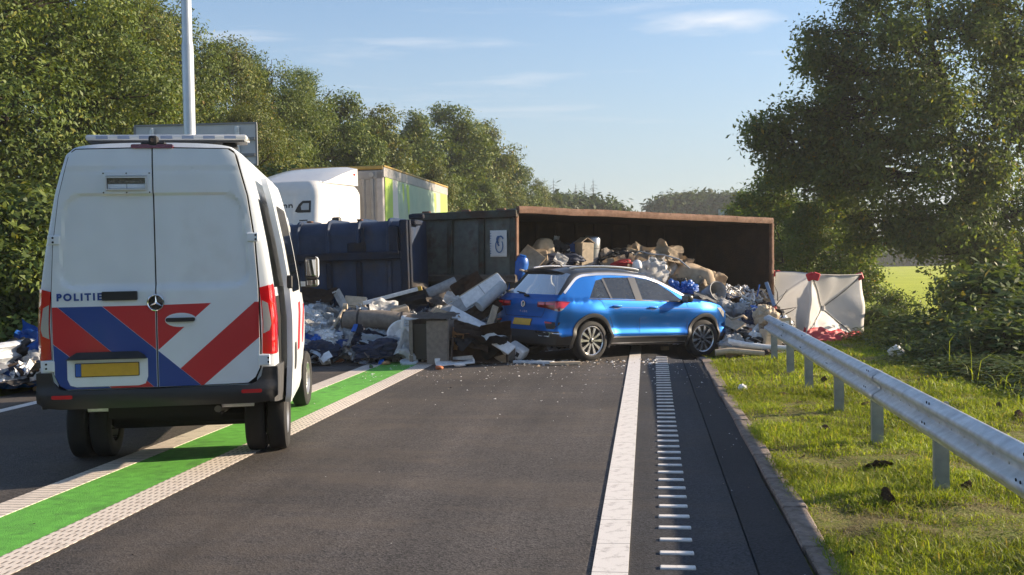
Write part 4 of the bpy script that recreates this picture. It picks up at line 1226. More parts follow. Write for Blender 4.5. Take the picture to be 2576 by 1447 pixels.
# lettering and badge
xr = van_door(0.61, 1.534, 0.002).x
MR = Matrix.Translation((xr - 0.001, 0.615, 1.534)) @ Matrix(((0, 0, -1, 0), (-1, 0, 0, 0), (0, 1, 0, 0), (0, 0, 0, 1)))
text_obj('lettering', 'POLITIE', 0.080, MR, M_sblue, VAN, bold=0.0038, spacing=1.38, extrude=0.001)
patch('lamp_strip', rrect(0.147, 1.503, 0.432, 1.578, 0.008, 2), van_door, M_black, VAN, 0.022, 0.022, 0.1)
bx = van_door(0, 1.477, 0).x
b = MB(); b.lathe([(0.0, 0), (0.066, 0.0), (0.068, -0.006), (0.067, -0.014), (0.0, -0.016)], 32, 'X', (bx, 0, 1.477)); b.build('badge', mat('badge_black', (0.01, 0.01, 0.012), 0.2, coat=0.5), VAN, smooth=True)
b = MB(); b.lathe([(0.060, -0.010), (0.070, -0.012), (0.070, -0.022), (0.064, -0.024), (0.060, -0.020), (0.060, -0.010)], 32, 'X', (bx, 0, 1.477))
for k in range(3):
    a = R(90 + 120 * k); d = Vector((0, math.cos(a), math.sin(a))); s = Vector((0, -d.z, d.y)); c = Vector((bx - 0.017, 0, 1.477))
    p = [c + s * 0.010 , c + d * 0.063, c - s * 0.010, c + Vector((-0.009, 0, 0))]
    vs = [b.bm.verts.new(q) for q in p]
    b.bm.faces.new((vs[0], vs[1], vs[3])); b.bm.faces.new((vs[1], vs[2], vs[3])); b.bm.faces.new((vs[0], vs[1], vs[2]))
b.build('star_emblem', M_chrome, VAN, smooth=True, angle=30)
# door handle in its pressed bowl
patch('handle_bowl', [( -0.199 + 0.128 * math.cos(R(a)) * (1 if True else 0), 1.326 + 0.060 * math.sin(R(a)) * (1.0)) for a in range(0, 360, 15)], van_door, M_white, VAN, 0.010, 0.012, 0.05)
patch('handle', rrect(-0.318, 1.312, -0.078, 1.346, 0.016, 3), lambda a, b_, o: van_door(a, b_, o) + Vector((-0.02 * (1 - ((a + 0.198) / 0.12) ** 2), 0, 0)), M_black, VAN, 0.026, 0.018, 0.03)
# plate panel with lip, number plate with blank yellow field
patch('plate_panel', [(0.727, 1.012), (0.078, 1.012), (0.078, 0.86), (0.10, 0.80), (0.15, 0.786), (0.655, 0.786), (0.705, 0.80), (0.727, 0.85)], van_door, M_white, VAN, 0.009, 0.012, 0.1)
patch('plate_lip', [(0.727, 1.014), (0.700, 1.040), (0.645, 1.074), (0.155, 1.074), (0.105, 1.045), (0.078, 1.014)], lambda a, b_, o: van_door(a, b_, o) + Vector((-0.035 * (1.074 - b_) / 0.06, 0, 0)), M_black, VAN, 0.022, 0.03, 0.1)
pl = patch('number_plate', rrect(0.146, 0.868, 0.664, 0.984, 0.008, 2), van_door, M_black, VAN, 0.016, 0.008, 0.2)
patch('plate_field', rrect(0.152, 0.874, 0.612, 0.978, 0.005, 2), van_door, M_plate, pl, 0.018, 0.004, 0.2)
patch('country_band', rrect(0.615, 0.874, 0.658, 0.978, 0.005, 2), van_door, M_plate_blue, pl, 0.018, 0.004, 0.2)
# tail lamps wrap round the corners
def corner(t, z, off, sd):                     # t runs from the rear face (negative) round the corner to the side (positive)
    w = van_w(-1.38, z)
    y = w - 0.13 if False else None
    if t < 0: a = w + t * 1.0; x = rear_x(a, z) - off; yy = a + off * 0.3
    else: x = -1.38 + t; yy = van_w(x, z) + off
    return Vector((x, sd * yy, z))
for sd in (1, -1):
    lm = patch('tail_light', [(-0.105, 1.018), (-0.02, 1.010), (0.10, 1.015), (0.115, 1.28), (0.10, 1.56), (0.02, 1.615), (-0.098, 1.585)], lambda t, z, o: corner(t, z, o, sd), M_red_lens, VAN, 0.012, 0.03, 0.025)
    patch('clear_lamp', [(-0.098, 1.19), (-0.045, 1.215), (-0.03, 1.27), (-0.045, 1.45), (-0.092, 1.475)], lambda t, z, o: corner(t, z, o, sd), M_clear_lens, lm, 0.0145, 0.01, 0.03)
    for z in (2.015, 0.965):
        hw = van_w(-1.38, z)
        h = MB().box((rear_x(hw - 0.13, z) - 0.03, sd * (hw - 0.075 if z > 1.5 else hw - 0.085), z), (0.03, 0.10, 0.078 if z > 1.5 else 0.095), bev=0.008).build('hinge', M_white, VAN)
        for dy in (-0.02, 0.02):
            for dz in (-0.018, 0.018):
                if dy < 0: MB().cyl((rear_x(hw - .13, z) - 0.044, sd * (hw - 0.06) + dy * 0.5, z + dz), (rear_x(hw - .13, z) - 0.050, sd * (hw - 0.06) + dy * 0.5, z + dz), 0.009, 8).build('screw', M_dark, h)
# gutter seams on the roof corners
patch('brake_light', rrect(-0.17, 2.772, 0.17, 2.808, 0.012, 3), van_rear, M_red_dark, VAN, 0.05, 0.06, 0.06)
cmh = MB().box((-1.44, -0.01, 2.838), (0.10, 0.075, 0.085), bev=0.02, seg=2).box((-1.40, -0.01, 2.815), (0.16, 0.20, 0.025), bev=0.01).build('reversing_camera', M_black, VAN, smooth=True)
MB().cyl((-1.488, -0.01, 2.842), (-1.495, -0.01, 2.84), 0.018, 12).build('lens', mat('lens_glass', (0.02, 0.02, 0.03), 0.05, coat=1), cmh)
# led box on the left door
fr = MB(); yc, zc_ = 0.207, 2.484; xb = van_door(yc, zc_, 0).x - 0.008
def frame(mb, x, y0, y1, z0, z1, t, d):
    mb.box((x, (y0 + y1) / 2, z1 - t / 2), (d, y1 - y0, t)).box((x, (y0 + y1) / 2, z0 + t / 2), (d, y1 - y0, t)).box((x, y0 + t / 2, (z0 + z1) / 2), (d, t, z1 - z0 - 2 * t)).box((x, y1 - t / 2, (z0 + z1) / 2), (d, t, z1 - z0 - 2 * t))
frame(fr, xb, 0.011, 0.403, 2.394, 2.573, 0.030, 0.022); ledb = fr.build('display_housing', M_white, VAN)
fr = MB(); frame(fr, xb - 0.020, 0.041, 0.373, 2.422, 2.535, 0.012, 0.03); fr.build('display_rim', M_alu, ledb)
MB().box((xb - 0.004, 0.207, 2.500), (0.01, 0.306, 0.045)).build('display', mat('led_panel', (0.10, 0.09, 0.08), 0.25, col2=(0.22, 0.20, 0.17), vscale=60, coat=0.4), ledb)
for y in (0.130, 0.284): MB().box((xb - 0.008, y, 2.455), (0.012, 0.148, 0.036), bev=0.004).build('flap', M_white, ledb)
for y in (0.022, 0.207, 0.392):
    for z in (2.403, 2.563): MB().cyl((xb - 0.009, y, z), (xb - 0.014, y, z), 0.006, 8).build('screw', M_dark, ledb)
# bumper
M_bump = mat('bumper_black', (0.016, 0.016, 0.018), 0.5, bump=0.08, bscale=150, coat=0.1)
patch('bumper', [(0.985, 0.905), (0.985, 0.66), (0.93, 0.615), (0.80, 0.60), (-0.80, 0.60), (-0.93, 0.615), (-0.985, 0.66), (-0.985, 0.905), (-0.865, 0.905), (-0.85, 0.83), (-0.80, 0.775), (-0.73, 0.755), (0.73, 0.755), (0.80, 0.775), (0.85, 0.83), (0.865, 0.905)],
      lambda y, z, o: Vector((rear_x(min(0.95, abs(y)) if abs(y) < .95 else .95, z) - o - 0.03 * sstep(0.60, 0.66, z) * (1 - sstep(0.72, 0.80, z)), y, z)), M_bump, VAN, 0.035, 0.08, 0.04)
for sd in (1, -1):
    patch('bumper_side', [(-1.42, 0.60), (-1.42, 0.905), (-0.95, 0.905), (-0.82, 0.80), (-0.75, 0.56), (-1.0, 0.56)], lambda x, z, o: Vector((x, sd * (van_w(max(x, -1.38), z) + o + (0 if x > -1.38 else (x + 1.38) * 0.6)), z)), M_grey_pl if sd < 0 else M_bump, VAN, 0.03, 0.04, 0.08)  # right side in lighter grey: sunlit tone put into its colour
    patch('reflector', rrect(min(sd * 0.685, sd * 0.855), 0.690, max(sd * 0.685, sd * 0.855), 0.722, 0.012, 3), lambda y, z, o: Vector((rear_x(min(.95, abs(y)), z) - o - 0.03, y, z)), M_red_lens, VAN, 0.040, 0.01, 0.05)
# underbody
u = MB(); u.box((1.6, 0, 0.55), (5.6, 0.95, 0.16)).box((-0.35, 0, 0.345), (0.16, 1.3, 0.16), bev=0.05).box((-1.0, 0.0, 0.55), (0.10, 1.4, 0.08)); u.build('underbody', M_dark, VAN)
MB().tube([(-1.25, -0.45, 0.53), (-0.8, -0.45, 0.47), (0.5, -0.45, 0.42)], 0.03, 8).build('exhaust', mat('exhaust_steel', (0.18, 0.16, 0.14), 0.5, metal=0.8), VAN, smooth=True)
MB().cyl((-1.15, -0.75, 0.56), (-1.15, 0.65, 0.56), 0.03, 10).build('step_tube', M_galv, VAN, smooth=True)
for sd in (1, -1):
    MB().lathe([(0.415, sd * 0.985), (0.415, sd * 0.5), (0.0, sd * 0.5)], 28, 'Y', (-0.3, 0, VR + .02)).clip_below(0.50).build('wheel_well', M_dark, VAN)
    MB().lathe([(0.415, sd * 0.96), (0.415, sd * 0.6), (0.0, sd * 0.6)], 28, 'Y', (WB_V, 0, VR + .02)).clip_below(0.42).build('wheel_well', M_dark, VAN)
def tyre_prof(R_, w, rim):  # lathe profile about the axle, centred on h=0
    h = w / 2
    return [(rim, -h * 0.85), (rim + 0.25 * (R_ - rim), -h), (R_ - 0.035, -h * 0.98), (R_ - 0.008, -h * 0.80), (R_, -h * 0.55), (R_, h * 0.55), (R_ - 0.008, h * 0.80), (R_ - 0.035, h * 0.98), (rim + 0.25 * (R_ - rim), h), (rim, h * 0.85), (rim, -h * 0.85)]
def van_wheel(x, y, sd, dish=True, rz=0):
    w = bpy.data.objects.new('wheel', None); link(w, VAN); w.location = (x, y, VR); w.rotation_euler = (0, 0, rz)
    t = MB().lathe(tyre_prof(VR, 0.185, 0.205), 40, 'Y').build('tyre', M_rubber, w, smooth=True)
    b = MB()
    for k in range(4):
        rr = 0.0
    b.lathe([(0.205, -sd * 0.06), (0.205, sd * 0.078), (0.19, sd * 0.082), (0.175, sd * 0.05), (0.12, sd * 0.03), (0.085, sd * 0.055), (0.06, sd * 0.06), (0.0, sd * 0.06)], 32, 'Y'); b.build('rim', M_steel_rim, w, smooth=True)
    if dish:
        for k in range(10):
            a = 2 * math.pi * k / 10; c = Vector((0.145 * math.cos(a), sd * 0.043, 0.145 * math.sin(a)))
            MB().cyl(c, c + Vector((0, sd * 0.006, 0)), 0.020, 10).build('rim_hole', M_dark, w)
        for k in range(6):
            a = 2 * math.pi * k / 6 + 0.2; c = Vector((0.07 * math.cos(a), sd * 0.055, 0.07 * math.sin(a)))
            MB().cyl(c, c + Vector((0, sd * 0.018, 0)), 0.010, 6).build('wheel_nut', M_alu, w)
    return w
for sd in (1, -1):
    van_wheel(-0.3, sd * 0.895, sd, False); van_wheel(-0.3, sd * 0.695, sd, False)
    van_wheel(WB_V - 0.04, sd * 0.93, sd, True, R(-5))
# right side: window, open sliding door, door opening, front door, mirror
patch('side_window', [(-1.22, 1.58), (-0.05, 1.58), (-0.05, 2.30), (-1.12, 2.36)], van_side, M_tint, VAN, 0.006, 0.012, 0.1)
patch('dark_band', [(-1.24, 1.50), (-0.95, 1.50), (-0.95, 0.78), (-1.10, 0.80)], van_side, M_dark, VAN, 0.005, 0.01, 0.1)  # dark patch on the body side below the rear side window
patch('door_opening', [(0.52, 0.56), (1.75, 0.56), (1.75, 2.46), (0.52, 2.52)], van_side, M_dark, VAN, 0.004, 0.008, 0.1)
sd_o = patch('sliding_door', rrect(-0.98, 0.52, 0.42, 2.56, 0.10, 4), van_side, M_white, VAN, 0.105, 0.05, 0.06)
patch('door_window', rrect(-0.72, 1.52, 0.28, 2.32, 0.06, 3), van_side, M_tint, sd_o, 0.110, 0.008, 0.1)
patch('fuel_flap', rrect(-0.75, 0.80, -0.5, 1.05, 0.06, 3), van_side, M_black, sd_o, 0.108, 0.006, 0.1)
MB().box((-0.99, -1.075, 1.62), (0.03, 0.05, 0.12), bev=0.01).build('door_latch', M_black, sd_o)
MB().box((-0.2, -(van_w(-.2, 2.62) + 0.10), 2.44), (0.35, 0.03, 0.10), bev=0.01).build('roller_cover', M_white, sd_o)
patch('door_stripe', [(-0.35, 0.95), (-0.05, 0.95), (0.25, 1.40), (-0.05, 1.40)], van_side, M_sred, sd_o, 0.107, 0.002, 0.1)
fd = patch('front_door', [(1.82, 0.55), (2.34, 0.55), (2.46, 0.72), (2.70, 0.84), (2.98, 0.98), (3.02, 1.32), (2.72, 1.75), (2.42, 2.32), (1.82, 2.36)], van_side, M_white, VAN, 0.010, 0.012, 0.08)
patch('door_window', [(1.90, 1.45), (2.86, 1.42), (2.62, 1.80), (2.38, 2.22), (1.90, 2.26)], van_side, M_tint, fd, 0.016, 0.008, 0.1)
patch('door_stripe', [(1.95, 0.85), (2.25, 0.85), (2.60, 1.30), (2.30, 1.30)], van_side, M_sred, fd, 0.0125, 0.003, 0.1)
mr_ = MB().box((2.86, -1.095, 1.735), (0.13, 0.17, 0.28), bev=0.045, seg=2).box((2.88, -1.09, 1.545), (0.12, 0.165, 0.11), bev=0.03).box((2.92, -0.97, 1.53), (0.10, 0.14, 0.06)).build('wing_mirror', M_white, VAN, smooth=True)
MB().box((2.80, -1.085, 1.73), (0.05, 0.165, 0.29), bev=0.03).box((2.825, -1.085, 1.545), (0.03, 0.155, 0.11), bev=0.012).build('mirror_housing', M_black, mr_, smooth=True)
MB().box((2.773, -1.085, 1.735), (0.006, 0.12, 0.20), bev=0.002).box((2.808, -1.085, 1.545), (0.006, 0.115, 0.065), bev=0.002).build('mirror_glass', mat('mirror', (0.8, 0.8, 0.8), 0.02, metal=1.0), mr_)
mr2 = MB().box((2.86, 1.10, 1.50), (0.14, 0.20, 0.42), bev=0.05, seg=2).box((2.92, 0.95, 1.30), (0.10, 0.14, 0.07)).build('wing_mirror', M_black, VAN, smooth=True)
# beacon bar on the roof
lb = MB().box((-0.98, -0.06, 2.905), (0.30, 1.36, 0.05), bev=0.018, seg=2).build('light_bar', mat('light_bar_clear', (0.62, 0.62, 0.62), 0.12, coat=0.8, spec=0.6), VAN, smooth=True)
MB().box((-0.98, -0.06, 2.874), (0.27, 1.32, 0.018)).build('bar_base', M_grey_pl, lb)
for y in (-0.58, 0.46): MB().box((-0.98, y, 2.845), (0.16, 0.14, 0.05), taper=0.7).build('bar_foot', M_black, lb)
for y in np.linspace(-0.6, 0.48, 7): MB().box((-1.131, y, 2.905), (0.004, 0.10, 0.026)).build('led_module', mat('led_blue', (0.25, 0.30, 0.42), 0.2, coat=0.5), lb)
MB().tube([(-0.6, -0.52, 2.80), (-0.6, -0.52, 2.93)], 0.012, 6).build('antenna', M_black, VAN)
# ------------------------------------------------------------------ blue car
M_cblue = mat('car_blue_paint', (0.001, 0.098, 0.38), 0.38, coat=0.35, spec=0.2, metal=0.75)
M_cblack = mat('car_black_roof', (0.012, 0.012, 0.013), 0.30, coat=0.8, spec=0.7)
M_clad = mat('cladding_grey', (0.030, 0.030, 0.032), 0.55, bump=0.05, bscale=200)
M_glass = glass_mat('car_glass', (0.42, 0.48, 0.45), 0.09)
M_int = mat('interior_trim', (0.035, 0.035, 0.037), 0.8)
M_seat = mat('seat_fabric', (0.03, 0.03, 0.033), 0.9, var=0.2, vscale=20)
CAR = thing('blue_car', 'bright blue compact SUV with black roof standing across the road before the heap', 'car', (0.818, 19.13, 0.0), (R(0.6), R(2.4), R(35.6)))
CAR.scale = (1.066, 1.066, 1.066)
CW = [(0.24, 0.80), (0.30, 0.845), (0.36, 0.872), (0.41, 0.898), (0.44, 0.904), (0.47, 0.890), (0.53, 0.868), (0.62, 0.872), (0.72, 0.893), (0.80, 0.905), (0.86, 0.904), (0.93, 0.890), (1.0, 0.872), (1.42, 0.648), (1.5, 0.58)]
def car_w(x, z):
    w = interp(CW, z)
    d = 0.0
    for cx in (0, 2.59):                                   # swollen wings round the arches
        r = math.hypot(x - cx, z - 0.36)
        d += 0.024 * (1 - sstep(0.40, 0.62, r))
    p = interp([(-0.66, 0.955), (-0.45, 0.985), (0.0, 1.0), (2.5, 1.0), (2.9, 0.975), (3.2, 0.87)], x)
    if z > 1.0: p *= interp([(-0.66, 0.93), (0.2, 1.0), (1.3, 1.0), (2.4, 0.955), (3.2, 0.94)], x)
    return (w + d) * p
CZT = [(-0.66, 1.00), (-0.60, 1.05), (-0.42, 1.20), (-0.20, 1.375), (-0.06, 1.425), (0.25, 1.452), (0.6, 1.462), (1.0, 1.452), (1.35, 1.415), (1.62, 1.345), (2.0, 1.185), (2.32, 1.035), (2.45, 1.0), (2.8, 0.965), (3.05, 0.90), (3.2, 0.80)]
def smooth_tab(tab, h=0.05):
    return lambda x: (interp(tab, x - h) + 2 * interp(tab, x) + interp(tab, x + h)) / 4
car_zt = smooth_tab(CZT, 0.06)
def car_zb(x): return 0.27
CRX = [(0.24, -0.70), (0.36, -0.77), (0.50, -0.80), (0.60, -0.80), (0.68, -0.765), (0.80, -0.75), (0.92, -0.755), (1.0, -0.735), (1.1, -0.70)]
CFX = [(0.24, 3.30), (0.36, 3.38), (0.5, 3.42), (0.62, 3.42), (0.72, 3.39), (0.82, 3.32)]
CTC = [(-0.66, -0.735, 1.0), (-0.60, -0.70, 1.045), (-0.42, -0.58, 1.22), (-0.20, -0.43, 1.455), (-0.06, -0.27, 1.525), (0.25, 0.20, 1.562), (0.6, 0.6, 1.573), (1.0, 1.0, 1.562), (1.35, 1.32, 1.525), (1.62, 1.58, 1.445), (2.0, 2.02, 1.26), (2.32, 2.40, 1.085), (2.45, 2.50, 1.06), (2.8, 2.85, 1.02), (3.05, 3.16, 0.955), (3.2, 3.32, 0.82)]
def car_c(reg, x, z):
    if reg == 'rear': return (interp(CRX, z), z)
    if reg == 'front': return (interp(CFX, z), z)
    if reg == 'bottom': return (x, 0.235)
    return (interp([(a, b) for a, b, c in CTC], x), interp([(a, c) for a, b, c in CTC], x))
cx_ = list(np.linspace(-0.66, -0.1, 18)) + list(np.linspace(-0.06, 2.3, 58)) + list(np.linspace(2.34, 3.2, 24))
V, F, T = pillow(cx_, 30, car_zb, car_zt, car_w, car_c, 9, {'rear': 3.2, 'top': 2.3, 'front': 2.8, 'bottom': 5})
WBC, CR = 2.59, 0.335
W_q = [(-0.03, 1.037), (0.40, 1.030), (0.335, 1.352), (0.20, 1.325)]
W_r = [(0.445, 1.029), (0.955, 1.018), (0.935, 1.388), (0.385, 1.375)]
W_f = [(1.115, 1.014), (2.085, 0.992), (1.86, 1.155), (1.60, 1.298), (1.36, 1.362), (1.10, 1.388)]
D_r = [(0.20, 0.98), (0.36, 0.72), (0.50, 0.40), (1.04, 0.38), (1.035, 1.0), (1.02, 1.42), (0.30, 1.41), (0.02, 1.04)]
D_f = [(1.045, 0.38), (2.10, 0.37), (2.17, 0.60), (2.16, 0.90), (2.12, 0.995), (1.86, 1.19), (1.60, 1.33), (1.36, 1.395), (1.03, 1.42), (1.04, 1.0)]
a_r, a_f = circ(0, CR + .01, 0.385, 20), circ(WBC, CR + .01, 0.385, 20)
side_f = [F[i] for i, t in enumerate(T) if t[0] == 'side']
sV, sF = submesh(V, side_f)
sV, sF = cut_side(sV, sF, [W_q, W_r, W_f, a_r, a_f, [(0.3, 0.395), (2.3, 0.395), (2.3, 0.2), (0.3, 0.2)], D_r, D_f])
keys = []
for f in sF:
    c = sum((sV[i] for i in f), Vector()) / len(f); x, z = c.x, c.z
    if math.hypot(x, z - CR - .01) < 0.383 or math.hypot(x - WBC, z - CR - .01) < 0.383: k = None
    elif inside(W_q, x, z) or inside(W_r, x, z) or inside(W_f, x, z): k = None
    elif z < 0.395 and 0.3 < x < 2.3: k = ('sill', c.y > 0)
    elif z < 0.41 and x < 0: k = ('lower_bumper', 0)
    elif z < 0.36 and x > 2.8: k = ('lower_bumper', 1)
    elif inside(D_r, x, z): k = ('rear_door', c.y > 0)
    elif inside(D_f, x, z): k = ('front_door', c.y > 0)
    else: k = ('body', 0)
    keys.append(k)
P1 = split_faces(sV, sF, keys)
rest = [(F[i], T[i]) for i in range(len(F)) if T[i][0] != 'side']
keys = []
for f, t in rest:
    c = sum((V[j] for j in f), Vector()) / len(f); k = ('body', 0)
    if t[0] == 'top':
        i, s = t[2], t[3][1]; bxm = (cx_[i] + cx_[i + 1]) / 2
        if -0.57 < bxm < -0.155: k = ('rear_window', 0) if s >= 2 else ('roof', 0)
        elif bxm <= -0.57: k = ('body', 0)
        elif bxm < 1.50: k = ('roof', 0)
        elif bxm < 2.36: k = ('windscreen', 0) if s >= 1 else ('roof', 0)
    elif t[0] == 'rear':
        if c.z < 0.50: k = ('lower_bumper', 0)
        elif c.z < 1.0 and c.z > 0.70 and abs(c.y) < 0.60 : k = ('tailgate', 0)
    elif t[0] == 'front':
        if c.z < 0.42: k = ('lower_bumper', 1)
    elif t[0] == 'bottom': k = ('floor', 0)
    keys.append(k)
P2 = split_faces(V, [f for f, t in rest], keys)
nb = len(P1['body', 0][0])
mobj('body', P1['body', 0][0] + P2['body', 0][0], P1['body', 0][1] + [[i + nb for i in f] for f in P2['body', 0][1]], M_cblue, CAR, smooth=True, angle=60)
door_o = {}
for nm in ('rear_door', 'front_door'):
    for sd in (False, True): door_o[nm, sd] = mobj(nm, *P1[nm, sd], M_cblue, CAR, smooth=True, angle=60)
for sd in (False, True): mobj('sill', *P1['sill', sd], M_clad, CAR, smooth=True)
nb = len(P1['lower_bumper', 0][0])
mobj('rear_bumper', P1['lower_bumper', 0][0] + P2['lower_bumper', 0][0], P1['lower_bumper', 0][1] + [[i + nb for i in f] for f in P2['lower_bumper', 0][1]], M_clad, CAR, smooth=True)
nb = len(P1['lower_bumper', 1][0])
mobj('front_bumper', P1['lower_bumper', 1][0] + P2['lower_bumper', 1][0], P1['lower_bumper', 1][1] + [[i + nb for i in f] for f in P2['lower_bumper', 1][1]], M_clad, CAR, smooth=True)
mobj('roof', *P2['roof', 0], M_cblack, CAR, smooth=True)
mobj('rear_window', *P2['rear_window', 0], M_glass, CAR, smooth=True)
mobj('windscreen', *P2['windscreen', 0], M_glass, CAR, smooth=True)
tg_o = mobj('tailgate', *P2['tailgate', 0], M_cblue, CAR, smooth=True)
mobj('floor', *P2['floor', 0], M_dark, CAR)
def car_side(x, z, off, sd=-1): return Vector((x, sd * (car_w(x, z) + off), z))
def car_rear_x(y, z):
    w = car_w(-0.66, z); c = min(0.9999, abs(y) / w); s = (1 - c ** 3.2) ** (1 / 3.2)
    return lerp(-0.66, interp(CRX, z), s)
def car_rear(y, z, off): return Vector((car_rear_x(y, z) - off, y, z))
for sd in (-1, 1):
    fs = lambda x, z, o, sd=sd: car_side(x, z, o, sd)
    nm = sd > 0
    patch('quarter_window', W_q, fs, M_glass, door_o['rear_door', nm], -0.006, 0, 0.1)
    patch('side_window', W_r, fs, M_glass, door_o['rear_door', nm], -0.006, 0, 0.1)
    patch('side_window', W_f, fs, M_glass, door_o['front_door', nm], -0.006, 0, 0.1)
    # black pillars and window frames
    patch('pillar', [(0.957, 1.014), (1.113, 1.010), (1.098, 1.392), (0.937, 1.392)], fs, M_cblack, CAR, 0.003, 0.006, 0.08)
    patch('window_bar', [(0.402, 1.03), (0.443, 1.03), (0.383, 1.378), (0.337, 1.35)], fs, M_cblack, CAR, 0.003, 0.006, 0.08)
    def ribbon(name, pts, w, m, off=0.004, par=CAR, th=0.005):
        up = []; dn = []
        for i, (x, z) in enumerate(pts):
            a = pts[max(i - 1, 0)]; b = pts[min(i + 1, len(pts) - 1)]; dx, dz = b[0] - a[0], b[1] - a[1]; L = math.hypot(dx, dz)
            nx, nz = -dz / L * w / 2, dx / L * w / 2
            up.append((x + nx, z + nz)); dn.append((x - nx, z - nz))
        V_, F_ = [], []
        for (a, b) in zip(up, dn): V_ += [fs(a[0], a[1], off), fs(b[0], b[1], off), fs(b[0], b[1], off - th), fs(a[0], a[1], off - th)]
        for i in range(len(up) - 1):
            for j in range(4): F_.append([4 * i + j, 4 * i + (j + 1) % 4, 4 * i + 4 + (j + 1) % 4, 4 * i + 4 + j])
        return mobj(name, V_, F_, m, par, smooth=True, angle=40)
    edge = [(x, car_zt(x) - 0.022) for x in np.linspace(-0.50, 1.45, 40)] + [(x, car_zt(x) - 0.026) for x in np.linspace(1.5, 2.22, 14)]
    ribbon('silver_roof_trim', edge, 0.036, M_alu, 0.006)
    ribbon('belt_trim', [(-0.05, 1.026)] + [(x, lerp(1.022, 0.985, (x - 0.1) / 2.0)) for x in np.linspace(0.1, 2.1, 20)], 0.014, mat('belt_trim', (0.10, 0.09, 0.08), 0.3, metal=0.6), 0.005)
    ribbon('door_gap', [(1.04, 0.40), (1.04, 0.7), (1.04, 1.005)], 0.007, M_dark, 0.0015, th=0.002)
    ribbon('door_gap', [(0.485, 0.41), (0.43, 0.60), (0.36, 0.72), (0.27, 0.85), (0.20, 0.98), (0.12, 1.02)], 0.007, M_dark, 0.0015, th=0.002)
    ribbon('door_gap', [(2.10, 0.40), (2.165, 0.60), (2.16, 0.90), (2.13, 0.98)], 0.007, M_dark, 0.0015, th=0.002)
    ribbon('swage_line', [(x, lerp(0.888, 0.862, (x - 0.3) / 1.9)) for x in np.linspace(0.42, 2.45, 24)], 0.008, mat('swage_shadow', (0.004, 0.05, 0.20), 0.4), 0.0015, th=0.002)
    ribbon('sill_trim', [(x, 0.392) for x in np.linspace(0.40, 2.20, 16)], 0.022, M_alu, 0.010)
    ribbon('sill_trim', [(x, 0.285) for x in np.linspace(0.42, 2.18, 16)], 0.016, M_alu, 0.006)
    # arch cladding
    for cx in (0, WBC):
        V_, F_ = [], []
        ang = np.linspace(R(-18), R(198), 34)
        for a in ang:
            for (r, o) in ((0.378, -0.03), (0.378, 0.014), (0.385, 0.018), (0.440, 0.014), (0.446, -0.004)):
                x, z = cx + r * math.cos(a), CR + 0.01 + r * math.sin(a)
                xs = min(max(x, -0.66), 3.2)
                V_.append(Vector((x, sd * (car_w(xs, max(0.25, z)) + o - (0.25 * max(0, -0.66 - x)) - 0.35 * max(0, x - 3.2)), z)))
        for i in range(len(ang) - 1):
            for j in range(4): F_.append([5 * i + j, 5 * i + j + 1, 5 * i + 6 + j, 5 * i + 5 + j])
        mobj('arch_trim', V_, F_, M_clad if True else None, CAR, smooth=True, angle=50)
        MB().lathe([(0.380, sd * 0.86), (0.380, sd * 0.45), (0.0, sd * 0.45)], 24, 'Y', (cx, 0, CR + .01)).clip_below(0.27).build('wheel_well', M_dark, CAR)
    # handles
    for (hx, hz, par) in ((0.40, 0.905, 'rear_door'), (1.22, 0.885, 'front_door')):
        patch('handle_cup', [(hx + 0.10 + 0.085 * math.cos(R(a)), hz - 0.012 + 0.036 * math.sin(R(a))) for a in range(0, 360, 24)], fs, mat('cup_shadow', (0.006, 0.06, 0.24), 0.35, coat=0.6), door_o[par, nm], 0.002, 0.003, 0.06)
        MB().box((hx + 0.10, sd * (car_w(hx + .1, hz) + 0.022), hz), (0.20, 0.020, 0.030), bev=0.009, seg=2).build('handle', M_chrome if False else M_cblue, door_o[par, nm], smooth=True)
    # mirror
    mm = MB().box((2.03, sd * 1.02, 1.045), (0.13, 0.19, 0.135), bev=0.045, seg=3).build('wing_mirror', M_cblack, CAR, smooth=True)
    MB().box((2.06, sd * 0.90, 0.99), (0.09, 0.16, 0.05), bev=0.015).build('mirror_foot', M_black, mm)
    MB().box((1.963, sd * 1.02, 1.045), (0.006, 0.15, 0.10), bev=0.002).build('mirror_glass', mat('mirror', (0.8, 0.8, 0.8), 0.02, metal=1.0), mm)
    # roof rails
    pts = [(x, sd * (0.50 + 0.04 * math.sin((x + .1) * 1.9)), lerp(0, 1, 1) * (1.505 + 0.060 * math.sin(math.pi * min(1, max(0, (x + 0.22) / 1.55))) ** 0.45)) for x in np.linspace(-0.20, 1.32, 22)]
    MB().tube(pts, 0.018, 8).build('roof_rail', M_alu, CAR, smooth=True)
    # rear lamp: one lens on the wing, one on the tailgate
    def lampsurf(t, z, o, sd=sd):              # t: distance along the rear from the centre; beyond the corner it runs along the side
        w = car_w(-0.66, z)
        if t < w: return Vector((car_rear_x(t, z) - o, sd * (t + o * 0.4 * (t > w - .15)), z))
        return Vector((-0.66 + (t - w), sd * (car_w(-0.66 + t - w, z) + o), z))
    l1 = patch('tail_lamp', [(0.585, 0.965), (0.585, 0.865), (0.70, 0.845), (0.86, 0.815), (1.04, 0.972), (0.86, 0.985), (0.70, 0.975)], lampsurf, M_red_dark, CAR, 0.012, 0.02, 0.03)
    patch('lit_lens', [(0.80, 0.86), (0.93, 0.875), (1.01, 0.955), (0.86, 0.968), (0.79, 0.955)], lampsurf, M_red_lens, l1, 0.0150, 0.006, 0.03)
    patch('lit_lens', [(0.60, 0.955), (0.60, 0.918), (0.77, 0.915), (0.78, 0.95)], lampsurf, M_red_lens, l1, 0.0150, 0.006, 0.05)
